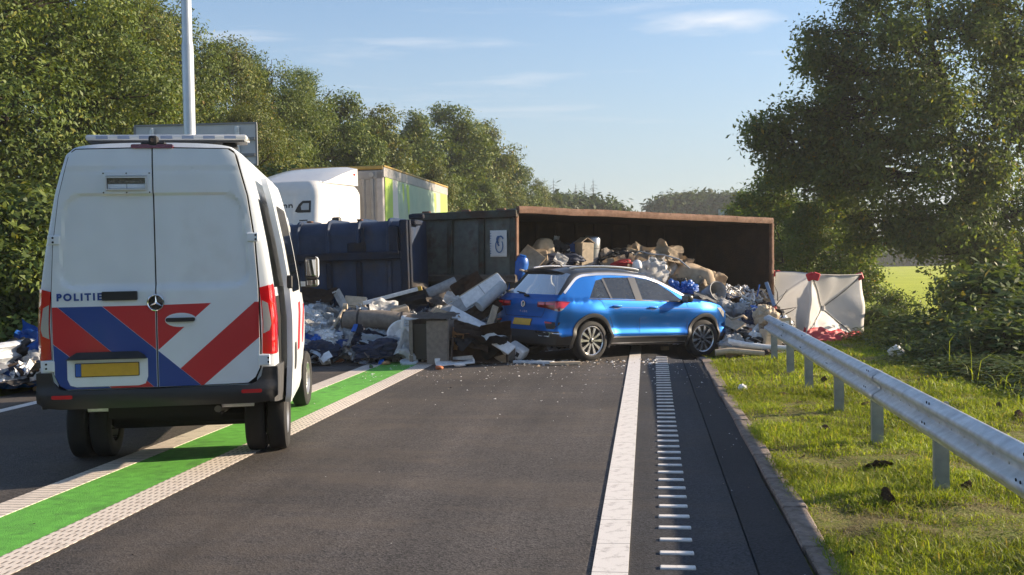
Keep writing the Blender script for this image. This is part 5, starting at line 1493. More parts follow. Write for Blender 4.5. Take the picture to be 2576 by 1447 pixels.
    patch('clear_lens', [(0.80, 0.825), (0.86, 0.82), (0.93, 0.868), (0.80, 0.852)], lampsurf, M_clear_lens, l1, 0.0150, 0.006, 0.03)
    l2 = patch('tail_lamp', [(0.375, 0.963), (0.385, 0.875), (0.572, 0.862), (0.572, 0.965)], lampsurf, M_red_dark, CAR, 0.010, 0.015, 0.05)
    patch('lit_lens', [(0.40, 0.950), (0.405, 0.915), (0.56, 0.912), (0.56, 0.952)], lampsurf, M_red_lens, l2, 0.0125, 0.006, 0.05)
    # bumper insets: reflector, false vent
    patch('bumper_inset', [(0.60, 0.655), (0.86, 0.64), (0.80, 0.53), (0.66, 0.53)], lampsurf, M_black, CAR, 0.006, 0.01, 0.04)
    patch('reflector', [(0.60, 0.642), (0.76, 0.635), (0.75, 0.618), (0.61, 0.622)], lampsurf, M_red_lens, CAR, 0.012, 0.008, 0.06)
    v_ = patch('false_exhaust', [(0.40, 0.485), (0.76, 0.475), (0.72, 0.40), (0.47, 0.405)], lampsurf, M_chrome, CAR, 0.016, 0.02, 0.05)
    patch('exhaust_inset', [(0.435, 0.466), (0.72, 0.458), (0.70, 0.417), (0.48, 0.42)], lampsurf, M_black, v_, 0.019, 0.008, 0.06)
    patch('chrome_strip', [(0.70, 0.482), (0.885, 0.462), (0.885, 0.450), (0.70, 0.468)], lampsurf, M_chrome, CAR, 0.016, 0.01, 0.05)
    hl = patch('headlight', [(2.92, 0.885), (3.19, 0.70), (3.19, 0.80), (3.06, 0.88)], fs, M_clear_lens, CAR, 0.006, 0.01, 0.05)
# spoiler, wiper, rear badge, plate
spo = MB()
n = 14; Vs, Fs = [], []
for i in range(n + 1):
    y = lerp(-0.60, 0.60, i / n); c = 1 - (abs(y) / 0.60) ** 3
    x0 = lerp(-0.20, -0.50, c ** .5); zt = lerp(1.395, 1.498, c ** .6); 
    x1 = lerp(-0.02, -0.16, c ** .5); z1 = lerp(1.435, 1.545, c ** .6)
    Vs += [Vector((x1, y, z1 + 0.006)), Vector((x0, y, zt)), Vector((x0 + 0.02, y, zt - 0.035)), Vector((x1, y, z1 - 0.05))]
for i in range(n):
    for j in range(4): Fs.append([4 * i + j, 4 * i + (j + 1) % 4, 4 * i + 4 + (j + 1) % 4, 4 * i + 4 + j])
Fs += [[0, 1, 2, 3], [4 * n, 4 * n + 3, 4 * n + 2, 4 * n + 1]]
mobj('spoiler', Vs, Fs, M_cblack, CAR, smooth=True, angle=35)
wp = MB().tube([(-0.705, -0.02, 1.055), (-0.69, 0.06, 1.09), (-0.675, 0.30, 1.115)], 0.011, 6).box((-0.715, -0.02, 1.055), (0.03, 0.14, 0.035), bev=0.01).build('wiper', M_black, CAR)
rp_ = patch('number_plate', rrect(-0.265, 0.565, 0.265, 0.680, 0.006, 2), car_rear, M_black, CAR, 0.012, 0.01, 0.15)
patch('plate_field', rrect(-0.260, 0.570, 0.220, 0.675, 0.005, 2), car_rear, M_plate, rp_, 0.014, 0.004, 0.15)
patch('country_band', rrect(0.222, 0.570, 0.260, 0.675, 0.005, 2), car_rear, M_plate_blue, rp_, 0.014, 0.004, 0.15)
bx = car_rear_x(0, 0.915)
b = MB(); b.lathe([(0.0, -0.004), (0.044, -0.006), (0.044, 0.006)], 24, 'X', (bx - .004, 0, 0.915)); bd = b.build('badge', M_black, CAR, smooth=True)
b = MB(); b.lathe([(0.044, -0.004), (0.052, -0.006), (0.052, -0.012), (0.044, -0.012), (0.044, -0.004)], 24, 'X', (bx - .004, 0, 0.915))
for p0, p1 in (((-.020, .036), (0, .002)), ((.020, .036), (0, .002)), ((-.036, .018), (-.018, -.034)), ((-.018, -.034), (0, .002)), ((0, .002), (.018, -.034)), ((.018, -.034), (.036, .018))):
    b.cyl((bx - .013, p0[0], .915 + p0[1]), (bx - .013, p1[0], .915 + p1[1]), 0.004, 6)
b.build('emblem', M_chrome, bd, smooth=True)
MRC = Matrix.Translation((car_rear_x(0, .79) - 0.004, 0, 0.79)) @ Matrix(((0, 0, -1, 0), (-1, 0, 0, 0), (0, 1, 0, 0), (0, 0, 0, 1)))
text_obj('lettering', 'T-ROC', 0.042, MRC, M_chrome, CAR, bold=0.001, spacing=1.9, extrude=0.002)
MB().cyl((0.05, 0.0, 1.54), (-0.02, 0, 1.60), 0.016, 8, 0.006).build('antenna', M_black, CAR)
# tailgate seam lines
for pts in ([(-0.62, 0.70), (-0.62, 0.86)], ):
    pass
for sd in (-1, 1):
    patch('tailgate_gap', [(sd * 0.575, 0.99), (sd * 0.582, 0.99), (sd * 0.582, 0.86), (sd * 0.575, 0.86)], car_rear, M_dark, CAR, 0.002, 0.003, 0.05)
    patch('tailgate_gap', [(sd * 0.575, 0.862), (sd * 0.582, 0.862), (sd * 0.50, 0.712), (sd * 0.493, 0.712)], car_rear, M_dark, CAR, 0.002, 0.003, 0.05)
patch('tailgate_gap', [(-0.5, 0.716), (0.5, 0.716), (0.5, 0.708), (-0.5, 0.708)], car_rear, M_dark, CAR, 0.002, 0.003, 0.1)
# cabin
cab = MB()
cab.box((1.1, 0, 0.40), (2.9, 1.5, 0.06)).box((2.25, 0, 0.85), (0.35, 1.42, 0.25), bev=0.05).box((-0.30, 0, 0.80), (0.5, 1.2, 0.3))
cab.build('dashboard', M_int, CAR, smooth=True)
for (sx, ys) in ((1.25, (-0.38, 0.38)), (0.42, (-0.40, 0.0, 0.40))):
    for y in ys:
        st = MB().box((sx, y, 0.62), (0.52, 0.50 if len(ys) == 2 else 0.42, 0.18), bev=0.05, seg=2).box((sx - 0.30, y, 0.93), (0.13, 0.48 if len(ys) == 2 else 0.42, 0.60), rot=(0, R(-16), 0), bev=0.05, seg=2).build('seat', M_seat, CAR, smooth=True)
        MB().box((sx - 0.40, y, 1.27), (0.10, 0.24, 0.15), rot=(0, R(-12), 0), bev=0.04, seg=2).build('headrest', M_seat, st, smooth=True)
MB().lathe([(0.175, -0.012), (0.190, 0), (0.175, 0.012), (0.160, 0), (0.175, -0.012)], 24, 'X', (1.92, 0.38, 0.93)).build('steering_wheel', M_black, CAR, smooth=True)
# wheels
M_rim_b = mat('rim_black', (0.012, 0.012, 0.013), 0.3, coat=0.4)
M_rim_s = mat('rim_machined', (0.72, 0.71, 0.70), 0.22, metal=0.8)
def car_wheel(x, y, sd, rz=0.0, spin=0.0):
    w = bpy.data.objects.new('wheel', None); link(w, CAR); w.location = (x, y, CR); w.rotation_euler = (0, 0, rz)
    MB().lathe(tyre_prof(CR, 0.215, 0.235), 44, 'Y').build('tyre', M_rubber, w, smooth=True)
    MB().lathe([(0.232, -sd * 0.09), (0.218, -sd * 0.02), (0.215, sd * 0.05), (0.10, sd * 0.02), (0.0, sd * 0.02)], 36, 'Y').build('rim', M_rim_b, w, smooth=True)
    MB().lathe([(0.222, sd * 0.085), (0.236, sd * 0.098), (0.243, sd * 0.094), (0.238, sd * 0.07), (0.222, sd * 0.085)], 40, 'Y').build('rim_lip', M_rim_s, w, smooth=True)
    for k in range(10):
        a = spin + 2 * math.pi * (k // 2) / 5 + (R(17) if k % 2 else R(-17))
        d = Vector((math.cos(a), 0, math.sin(a))); s = Vector((-d.z, 0, d.x)); vv = []
        for r, hw, yy in ((0.045, 0.014, 0.080), (0.14, 0.017, 0.088), (0.228, 0.027, 0.084)):
            for e in (-1, 1):
                vv.append(d * r + s * hw * e + Vector((0, sd * yy, 0)))
            for e in (1, -1):
                vv.append(d * r + s * hw * e * 0.7 + Vector((0, sd * (yy - 0.035), 0)))
        ff = []
        for i in (0, 4):
            for j in range(4): ff.append([i + j, i + (j + 1) % 4, i + 4 + (j + 1) % 4, i + 4 + j])
        ff += [[0, 1, 2, 3], [8, 9, 10, 11]]
        mobj('spoke', vv, ff, M_rim_s, w)
    MB().lathe([(0.0, sd * 0.094), (0.032, sd * 0.092), (0.052, sd * 0.078), (0.055, sd * 0.05)], 20, 'Y').build('hub_cap', M_rim_b, w, smooth=True)
    MB().lathe([(0.0, sd * 0.096), (0.018, sd * 0.0955), (0.020, sd * 0.090)], 16, 'Y').build('hub_badge', M_rim_s, w, smooth=True)
for (x, rz) in ((0, 0), (WBC, R(-7))):
    for sd in (-1, 1): car_wheel(x, sd * 0.79, sd, rz, R(90) if x == 0 else R(62))
# ------------------------------------------------------------------ rusty open container lying on its side
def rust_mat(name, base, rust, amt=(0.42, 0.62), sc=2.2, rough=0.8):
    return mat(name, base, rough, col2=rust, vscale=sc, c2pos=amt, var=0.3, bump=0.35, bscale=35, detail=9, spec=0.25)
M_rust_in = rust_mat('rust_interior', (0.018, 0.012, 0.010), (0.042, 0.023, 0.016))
M_rust_rim = rust_mat('rust_rim', (0.20, 0.115, 0.080), (0.12, 0.055, 0.032), (0.45, 0.7), 5)
M_cont_g = rust_mat('container_green_grey', (0.125, 0.138, 0.128), (0.080, 0.052, 0.040), (0.52, 0.68), 2.6, 0.6)
M_cont_gd = rust_mat('container_green_dark', (0.050, 0.062, 0.055), (0.050, 0.030, 0.022), (0.45, 0.65), 3.2, 0.65)
M_cont_b = rust_mat('container_blue', (0.024, 0.044, 0.092), (0.060, 0.050, 0.044), (0.52, 0.74), 1.5, 0.55)
M_cont_bd = rust_mat('container_blue_dark', (0.010, 0.018, 0.040), (0.030, 0.022, 0.018), (0.48, 0.7), 2.5, 0.6)
M_paper = mat('paper_white', (0.68, 0.68, 0.68), 0.8, var=0.08, vscale=5)
M_print_blue = mat('print_blue', (0.05, 0.13, 0.30), 0.7)
LC, HC, DC = 7.70, 2.74, 2.45
ang = R(37.0)
RC = thing('open_container', 'long rusty open-topped steel container tipped on its side with litter spilling out', 'container', (0.10, 20.8, 0.02), (0, R(1.2), ang))
# local: x along the opening, y depth away from the opening, z up (its former width)
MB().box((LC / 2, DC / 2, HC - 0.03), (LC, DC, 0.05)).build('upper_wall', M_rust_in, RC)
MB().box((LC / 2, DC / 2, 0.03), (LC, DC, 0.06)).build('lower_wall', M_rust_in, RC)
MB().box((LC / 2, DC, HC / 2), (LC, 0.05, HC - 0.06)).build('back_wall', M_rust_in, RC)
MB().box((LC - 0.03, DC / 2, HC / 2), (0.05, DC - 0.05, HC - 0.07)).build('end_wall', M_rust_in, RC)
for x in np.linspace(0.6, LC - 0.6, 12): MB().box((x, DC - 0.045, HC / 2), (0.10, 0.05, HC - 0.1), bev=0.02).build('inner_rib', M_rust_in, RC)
def dented_rim(name, p0, p1, w, h, seed, m):
    rs = random.Random(seed); p0, p1 = Vector(p0), Vector(p1); n = 40; V, F = [], []
    prof = [(-w / 2, -h / 2), (-w / 2 - 0.01, 0), (-w / 2, h / 2 - 0.02), (-w / 2 + 0.02, h / 2), (w / 2 - 0.02, h / 2), (w / 2, h / 2 - 0.02), (w / 2, -h / 2)]
    horiz = abs((p1 - p0).z) < 0.5
    for i in range(n + 1):
        c = p0.lerp(p1, i / n); d = noise.noise(Vector((i * 0.21, seed, 0))) * 0.022 + noise.noise(Vector((i * 0.9, seed, 5))) * 0.008
        for a, b in prof: V.append(c + (Vector((0, a + d, b + d * 0.8)) if horiz else Vector((b + d * 0.5, a + d, 0))))
    k = len(prof)
    for i in range(n):
        for j in range(k): F.append([i * k + j, i * k + (j + 1) % k, (i + 1) * k + (j + 1) % k, (i + 1) * k + j])
    F += [list(range(k)), [n * k + j for j in range(k)][::-1]]
    return mobj(name, V, F, m, RC, smooth=True, angle=40)
dented_rim('top_rim', (-0.01, -0.01, HC + 0.02), (LC + 0.01, -0.01, HC + 0.02), 0.10, 0.14, 1, M_rust_rim)
dented_rim('end_rim', (LC + 0.005, -0.005, 0.0), (LC + 0.005, -0.005, HC - 0.05), 0.09, 0.10, 2, M_rust_rim)
dented_rim('bottom_rim', (0, -0.01, 0.02), (LC, -0.01, 0.02), 0.10, 0.12, 3, M_rust_rim)
for x in np.linspace(0.5, LC - 0.4, 13): MB().box((x, DC / 2, HC + 0.045), (0.09, DC - 0.1, 0.10), bev=0.02).build('outer_rib', M_cont_g, RC)
for x in (1.6, 3.3, 4.2, 6.4): MB().box((x, -0.055, HC + 0.03), (0.05, 0.03, 0.09), bev=0.01).build('rim_lug', M_rust_rim, RC)
MB().box((LC + 0.06, 0.15, 1.95), (0.16, 0.12, 0.30), rot=(0, 0.2, 0.1), bev=0.04).build('lashing_hook', M_rust_rim, RC)
# end door, sprung open about its near edge: a framed steel leaf with two posts and a heavy cross rail
dr = bpy.data.objects.new('end_door', None); link(dr, RC); dr.location = (0.0, 0.03, 0.0)
d0 = Vector((-0.847, 0.530)); dr.rotation_euler = (0, 0, math.atan2(d0.y, d0.x) - ang)
DW = 2.42                                   # local: x along the leaf away from the camera, +y = outer face towards the camera side
def leaf_sheet():
    V, F = [], []
    nx, nz = 40, 44
    rs = random.Random(2)
    for i in range(nx + 1):
        for k in range(nz + 1):
            x, z = DW * i / nx, 0.05 + (HC - 0.1) * k / nz
            d = 0.035 * noise.noise(Vector((x * 1.3, z * 1.1, 2))) + 0.02 * noise.noise(Vector((x * 3.3, z * 3, 7)))
            V.append(Vector((x, 0.0 + d, z)))
    for i in range(nx):
        for k in range(nz): F.append([i * (nz + 1) + k, (i + 1) * (nz + 1) + k, (i + 1) * (nz + 1) + k + 1, i * (nz + 1) + k + 1])
    o = mobj('sheet', V, F, M_cont_g, dr, smooth=True, angle=None)
    md = o.modifiers.new('thickness', 'SOLIDIFY'); md.thickness = 0.03; md.offset = 0
    return o
leaf_sheet()
for (x, w) in ((0.06, 0.13), (0.80, 0.13), (1.58, 0.13), (DW - 0.06, 0.13)):
    MB().box((x, 0.055, HC / 2 + 0.02), (w, 0.085, HC - 0.02), bev=0.018).build('post', M_cont_gd, dr)
for (z, h, d) in ((HC - 0.06, 0.16, 0.12), (1.40, 0.16, 0.20)):
    MB().box((DW / 2 + 0.03, 0.075, z), (DW + 0.16, d, h), bev=0.02).build('cross_rail', M_cont_gd if z > 2 else mat('rail_worn', (0.11, 0.095, 0.080), 0.8, col2=(0.05, 0.035, 0.028), vscale=4, bump=0.3), dr)
for x in (0.3, 0.55, 1.1, 1.35, 1.9, 2.1): MB().box((x, 0.05, 0.66), (0.07, 0.05, 1.25), bev=0.015).build('rib', M_cont_gd, dr)
for x in (0.35, 1.2, 2.2): MB().box((x, 0.03, HC + 0.03), (0.20, 0.08, 0.06), bev=0.015).build('top_lug', M_rust_rim, dr)
MB().box((0.0, 0.02, HC / 2), (0.06, 0.10, HC - 0.02), bev=0.01).build('door_edge', M_rust_rim, dr)
# poster with a blue swirl, taped between two posts
po = bpy.data.objects.new('poster', None); link(po, dr)
V, F = [], []
for i in range(13):
    for k in range(13):
        x, z = 0.20 + 0.40 * i / 12, 1.83 + 0.53 * k / 12
        V.append(Vector((x + 0.012 * noise.noise(Vector((z * 5, 0, 1))), 0.062 + 0.02 * noise.noise(Vector((x * 5, z * 5, 3))), z + 0.015 * noise.noise(Vector((x * 6, 2, 1))))))
for i in range(12):
    for k in range(12): F.append([i * 13 + k, i * 13 + k + 1, (i + 1) * 13 + k + 1, (i + 1) * 13 + k])
o = mobj('sheet', V, F, M_paper, po, smooth=True); md = o.modifiers.new('t', 'SOLIDIFY'); md.thickness = 0.003
def swirl(pts, w, nm):
    mb = MB()
    for a, b in zip(pts, pts[1:]):
        pa, pb = Vector((a[0], 0.094, a[1])), Vector((b[0], 0.094, b[1])); mb.box((pa + pb) / 2, ((pb - pa).length + w * 0.4, 0.004, w), rot=(0, -math.atan2(pb.z - pa.z, pb.x - pa.x), 0))
    return mb.build(nm, M_print_blue, po)
cxp, czp = 0.36, 2.08
swirl([(cxp + (0.085 + 0.0) * math.cos(a), czp - 0.03 + 0.13 * math.sin(a)) for a in np.linspace(R(140), R(430), 20)], 0.022, 'printed_ring')
swirl([(cxp - 0.03 + 0.07 * math.cos(a), czp + 0.06 + 0.10 * math.sin(a)) for a in np.linspace(R(-60), R(150), 12)], 0.030, 'printed_swirl')
swirl([(cxp + 0.02 + 0.04 * math.cos(a), czp + 0.10 + 0.06 * math.sin(a)) for a in np.linspace(R(-100), R(100), 8)], 0.024, 'printed_swirl')
for z in np.linspace(1.90, 2.30, 9): MB().box((0.565, 0.094, z), (0.025 + 0.012 * math.sin(z * 40), 0.004, 0.016)).build('printed_line', M_print_blue, po)

# ------------------------------------------------------------------ dark blue container in front of the lorry
HB, LB = 2.60, 6.4
BB_ = thing('blue_container', 'dark blue ribbed steel container overturned between the police van and the rusty container', 'container', (-1.90, 20.2, 0.0), (0, R(0.9), math.atan2(0.12, -1.0)))
# local: x along the face (to the left and away), y: -y is away from the camera
V, F = [], []
prof = [(0.0, 0.0)] + [(0.0, z) for z in np.linspace(0.2, HB - 0.28, 14)] + [(-0.28 + 0.28 * math.cos(a), HB - 0.28 + 0.28 * math.sin(a)) for a in np.linspace(0.15, R(90), 8)] + [(-0.7, HB + 0.02), (-1.6, HB + 0.02), (-1.6, 0)]
nx = 60
for i in range(nx + 1):
    x = LB * i / nx
    for (y, z) in prof:
        d = 0.018 * noise.noise(Vector((x * 1.1, z * 1.2, 3)))
        V.append(Vector((x, y + d, z)))
k = len(prof)
for i in range(nx):
    for j in range(k - 1): F.append([i * k + j, (i + 1) * k + j, (i + 1) * k + j + 1, i * k + j + 1])
F += [[j for j in range(k)], [nx * k + j for j in range(k)][::-1]]
mobj('shell', V, F, M_cont_b, BB_, smooth=True, angle=40)
for i, x in enumerate(np.arange(0.42, LB, 0.60)):
    m = MB()
    arc = [Vector((x, 0.0 - 0.28 + 0.30 * math.cos(a), HB - 0.28 + 0.30 * math.sin(a))) for a in np.linspace(R(-4), R(90), 9)] + [Vector((x, -1.5, HB + 0.035))]
    m.tube([Vector((x, 0.012, 1.98))] + [Vector((x, 0.02, HB - 0.30))] + arc, 0.045, 6)
    m.build('rib', M_cont_b, BB_, smooth=True)
    MB().box((x + 0.03 * math.sin(i * 3), 0.0, 0.93), (0.12, 0.09, 1.82), bev=0.03).build('lower_rib', M_cont_bd if i % 3 else M_cont_b, BB_)
MB().box((LB / 2 - 0.05, 0.05, 1.93), (LB - 0.4, 0.16, 0.16), bev=0.02).build('waist_rail', M_cont_bd, BB_)
MB().box((0.10, 0.05, 1.60), (0.16, 0.14, 2.0), bev=0.02).box((0.02, 0.02, HB / 2), (0.10, 0.08, HB), bev=0.02).build('corner_post', M_cont_bd, BB_)
MB().box((0.30, 0.08, 2.24), (0.18, 0.16, 0.52), bev=0.03).build('hinge_block', M_cont_bd, BB_)
MB().box((0.30, 0.09, 1.98), (0.22, 0.20, 0.06), bev=0.01).build('hinge_plate', M_cont_bd, BB_)
MB().box((1.05, 0.03, 2.10), (0.36, 0.06, 0.20), bev=0.02).box((0.92, 0.03, 2.2), (0.05, 0.06, 0.55)).build('bracket', M_cont_bd, BB_)
for x in (1.0, 2.0, 3.0): MB().box((x, -0.12, HB + 0.035), (0.10, 0.14, 0.03), bev=0.01).build('lifting_eye', M_rust_rim, BB_)
MB().box((-0.05, -0.35, HB - 0.05), (0.12, 0.6, 0.10), bev=0.02).box((-0.1, -0.2, HB + 0.06), (0.30, 0.10, 0.10), bev=0.02).build('tail_frame', M_cont_bd, BB_)

# ------------------------------------------------------------------ white lorry with yellow-green trailer
M_cab = mat('cab_white', (0.72, 0.71, 0.70), 0.3, coat=0.4, var=0.05, vscale=2)
M_lime = mat('curtain_lime', (0.42, 0.60, 0.09), 0.6, var=0.06, vscale=2)
M_sage = mat('curtain_sage', (0.30, 0.43, 0.33), 0.6, col2=(0.36, 0.46, 0.34), vscale=0.9, var=0.10, c2pos=(0.4, 0.6))
M_curtw = mat('curtain_white', (0.66, 0.62, 0.60), 0.6)
M_ochre = mat('trailer_rail_ochre', (0.42, 0.27, 0.06), 0.55, var=0.2, vscale=3)
M_bulk = mat('trailer_bulkhead', (0.33, 0.32, 0.31), 0.6, var=0.15, vscale=1.5)
CABX, CABY = -4.61, 25.0
LR = thing('white_lorry', 'white lorry cab with a high-roof visor stranded behind the dark blue container', 'lorry', (CABX, CABY, 0.0), (0, 0, math.atan2(0.944, 0.33)))
# local: x backwards along the cab side (away), y to the left of that = towards the front-left of the picture; the near corner is the origin
CL, CWD, CHT = 2.25, 2.45, 3.78
cabx = [0.0, 0.03, 0.10, 0.22, 0.5, 1.0, 1.6, 2.05, 2.2, CL]
def cab_plan(z):       # rounded corner, front leaning back with height
    lean = 0.10 * max(0, z - 2.4) ** 1.2
    return lean
V, F = [], []
zs = [0.5, 1.2, 1.9, 2.3, 2.55, 2.62, 2.70, 2.95, 3.2, 3.4, 3.55, 3.68, 3.76, 3.80]
per = []
r = 0.22
for z in zs:
    sh = 0.0 if z < 3.5 else (z - 3.5) ** 2 * 2.2
    ln = cab_plan(z)
    ring = [(CL, 0 + sh), (1.6, sh), (1.0, sh), (0.5, sh)]
    for a in np.linspace(0, R(90), 7): ring.append((ln + sh + r - r * math.sin(a), sh + r - r * math.cos(a)))
    ring += [(ln + sh, 0.8), (ln + sh, 1.6)]
    for a in np.linspace(0, R(90), 7): ring.append((ln + sh + r - r * math.cos(a), CWD - sh - r + r * math.sin(a)))
    ring += [(0.5, CWD - sh), (1.6, CWD - sh), (CL, CWD - sh)]
    per.append(ring)
k = len(per[0])
for ring, z in zip(per, zs): V += [Vector((x, y, z)) for x, y in ring]
for i in range(len(zs) - 1):
    for j in range(k): F.append([i * k + j, i * k + (j + 1) % k, (i + 1) * k + (j + 1) % k, (i + 1) * k + j])
F.append([(len(zs) - 1) * k + j for j in range(k)])
mobj('cab', V, F, M_cab, LR, smooth=True, angle=38)
MB().box((0.10, CWD / 2, 2.12), (0.05, CWD - 0.28, 0.86), bev=0.02).build('windscreen', M_tint, LR)
MB().box((0.02, CWD / 2, 2.64), (0.20, CWD - 0.16, 0.05), rot=(0, R(-20), 0), bev=0.02).build('sun_visor', M_cab, LR)
# roof lamp in the visor panel (swept shape) and slot
def cabfront(y, z, o): return Vector((cab_plan(z) + (0 if y > r else r - math.sqrt(max(0, r * r - (r - y) ** 2))) - o, y, z))
rl_ = patch('roof_lamp', [(0.18, 3.02), (0.18, 3.30), (0.40, 3.30), (0.50, 3.22), (0.60, 3.05), (0.52, 3.02)], cabfront, M_black, LR, 0.012, 0.02, 0.08)
patch('lamp_glass', [(0.22, 3.08), (0.22, 3.24), (0.38, 3.24), (0.44, 3.17), (0.42, 3.08)], cabfront, M_clear_lens, rl_, 0.016, 0.006, 0.08)
patch('slot', rrect(0.25, 2.82, 0.48, 2.845, 0.01, 2), cabfront, M_dark, LR, 0.004, 0.006, 0.1)
ML = Matrix.Translation((cab_plan(3.2) - 0.006, 0.80, 3.18)) @ Matrix(((0, 0, -1, 0), (-1, 0, 0, 0), (0, 1, 0, 0), (0, 0, 0, 1)))
text_obj('lettering', 'nn', 0.30, ML, mat('print_grey', (0.06, 0.06, 0.07), 0.5), LR, bold=0.004)
# mirrors and arms on the sunny side
m = MB().tube([(0.45, -0.02, 2.35), (0.30, -0.28, 2.3), (0.30, -0.34, 2.4)], 0.03, 6).box((0.34, -0.36, 2.62), (0.16, 0.22, 0.55), bev=0.05, seg=2)
m.build('wing_mirror', M_black, LR, smooth=True)
MB().box((1.15, 0.002, 2.5), (0.012, 0.008, 1.9)).build('door_gap', M_dark, LR)
MB().box((0.68, -0.006, 2.33), (0.72, 0.02, 0.60), bev=0.008).build('side_window', M_tint, LR)
MB().box((1.45, -0.025, 2.55), (0.34, 0.05, 0.50), bev=0.02).build('locker_flap', M_cab, LR)
MB().box((2.25, 0.16, 2.2), (0.30, 0.06, 2.2), bev=0.02).build('side_fairing', M_cab, LR)
MB().box((2.17, -0.035, 2.35), (0.16, 0.02, 0.5)).build('lime_flash', M_lime, LR)
# roof deflector
V, F = [], []
for i, y in enumerate(np.linspace(0.12, CWD - 0.12, 9)):
    e = 1 - (abs(i - 4) / 4) ** 6
    for (x, z) in ((0.55, 3.76), (0.9, 3.84 + 0.03 * e), (1.5, 4.02 + 0.06 * e), (2.1, 4.17 + 0.07 * e), (2.38, 4.22 + 0.07 * e), (2.40, 3.78)): V.append(Vector((x, y, z)))
for i in range(8):
    for j in range(5): F.append([i * 6 + j, i * 6 + j + 1, (i + 1) * 6 + j + 1, (i + 1) * 6 + j])
F += [[0, 1, 2, 3, 4, 5], [48 + j for j in range(6)][::-1]]
mobj('roof_deflector', V, F, M_cab, LR, smooth=True, angle=35)
MB().box((2.2, 0.115, 4.06), (0.10, 0.02, 0.05), bev=0.01).build('marker_lamp', M_red_lens, LR)
for x in (0.5, 1.7):
    for y in (0.18, CWD - 0.18): MB().lathe(tyre_prof(0.5, 0.3, 0.28), 28, 'Y', (x, y, 0.5)).build('tyre', M_rubber, LR, smooth=True)
# trailer
TR = thing('lorry_trailer', 'curtain-sided trailer in lime and sage green standing behind the white lorry cab', 'trailer', (-3.33, 27.7, 0.0), (0, 0, math.atan2(7.25, 1.02)))
TL, TW, TH_ = 8.4, 2.5, 4.33
# local x: backwards, y: to the left (towards the far side), near corner at the origin
MB().box((TL / 2, TW / 2, 1.2), (TL, TW, 0.35)).build('chassis', M_dark, TR)
MB().box((0.04, TW / 2, 2.75), (0.06, TW - 0.2, 2.9)).build('bulkhead', M_bulk, TR)
for y in np.linspace(0.3, TW - 0.3, 9): MB().box((0.0, y, 2.7), (0.04, 0.10, 2.7), bev=0.015).build('bulkhead_rib', M_bulk, TR)
MB().box((0.06, 0.09, 2.7), (0.16, 0.18, 3.0), bev=0.02).build('corner_post', mat('post_grey', (0.45, 0.42, 0.40), 0.5, var=0.15), TR)
MB().box((0.06, TW - 0.09, 2.7), (0.16, 0.18, 3.0), bev=0.02).build('corner_post', M_bulk, TR)
MB().box((0.05, TW / 2, 4.10), (0.14, TW, 0.24), bev=0.02).build('front_header', M_bulk, TR)
MB().box((0.05, TW / 2, 4.29), (0.16, TW + 0.02, 0.10), bev=0.02).build('top_front_rail', M_ochre, TR)
MB().box((TL / 2, 0.0, 4.17), (TL, 0.06, 0.26), bev=0.01).build('cant_rail', M_bulk, TR)
MB().box((TL / 2, -0.01, 4.325), (TL, 0.08, 0.05), bev=0.01).build('top_side_rail', M_ochre, TR)
MB().box((TL / 2, TW / 2, 4.30), (TL - 0.05, TW - 0.1, 0.03)).build('roof_sheet', M_curtw, TR)
MB().box((TL, TW / 2, 2.75), (0.06, TW, 3.0)).build('rear_doors', M_curtw, TR)
def curt(x, z, o): return Vector((x, -0.012 - o + 0.012 * math.sin(x * 9) * (1 - abs(z - 2.7) / 1.4), z))
patch('curtain', [(0.16, 1.4), (0.95, 1.4), (0.95, 4.05), (0.16, 4.05)], curt, M_lime, TR, 0.006, 0.01, 0.25)
patch('curtain', [(0.95, 1.4), (1.9, 1.4), (1.75, 2.4), (1.55, 3.2), (1.45, 4.05), (0.95, 4.05)], curt, M_curtw, TR, 0.006, 0.01, 0.25)
cs = patch('curtain', [(1.9, 1.4), (TL - 1.2, 1.4), (TL - 1.2, 4.05), (1.45, 4.05), (1.55, 3.2), (1.75, 2.4)], curt, M_sage, TR, 0.006, 0.01, 0.25)
patch('curtain', [(TL - 1.2, 1.4), (TL - 0.1, 1.4), (TL - 0.1, 4.05), (TL - 1.2, 4.05)], curt, M_lime, TR, 0.006, 0.01, 0.25)
for (x, w, z0) in ((2.0, 0.20, 3.4), (2.5, 0.30, 3.1), (6.2, 0.3, 3.3)): patch('leaf_print', [(x, 4.0), (x + w, 4.0), (x + w * 1.3, z0 + 0.3), (x + w * 0.7, z0), (x + w * .1, z0 + 0.5)], curt, M_lime, cs, 0.0085, 0.003, 0.25)
MB().cyl((-0.03, 0.30, 4.10), (-0.06, 0.30, 4.10), 0.07, 14).build('marker_lamp', M_clear_lens, TR)

# ------------------------------------------------------------------ white privacy screen
M_screen = leaf_mat('screen_fabric', (0.84, 0.83, 0.82), (0.84, 0.83, 0.82), 0.45)
for nd in M_screen.node_tree.nodes:
    if nd.type == 'MIX' and not nd.inputs['B'].is_linked: nd.inputs['B'].default_value = (1.0, 1.0, 1.0, 1)
    if nd.type == 'MAP_RANGE': nd.inputs['To Min'].default_value = 0.95; nd.inputs['To Max'].default_value = 1.0
M_screen_red = mat('screen_red', (0.55, 0.02, 0.035), 0.6)
SC = thing('privacy_screen', 'white fabric privacy screen with red corners and red hem standing on the verge', 'screen', (7.43, 22.4, -0.08))
def sp(x, y, Y): return at(x, y, Y) - Vector((7.43, 22.4, -0.08))
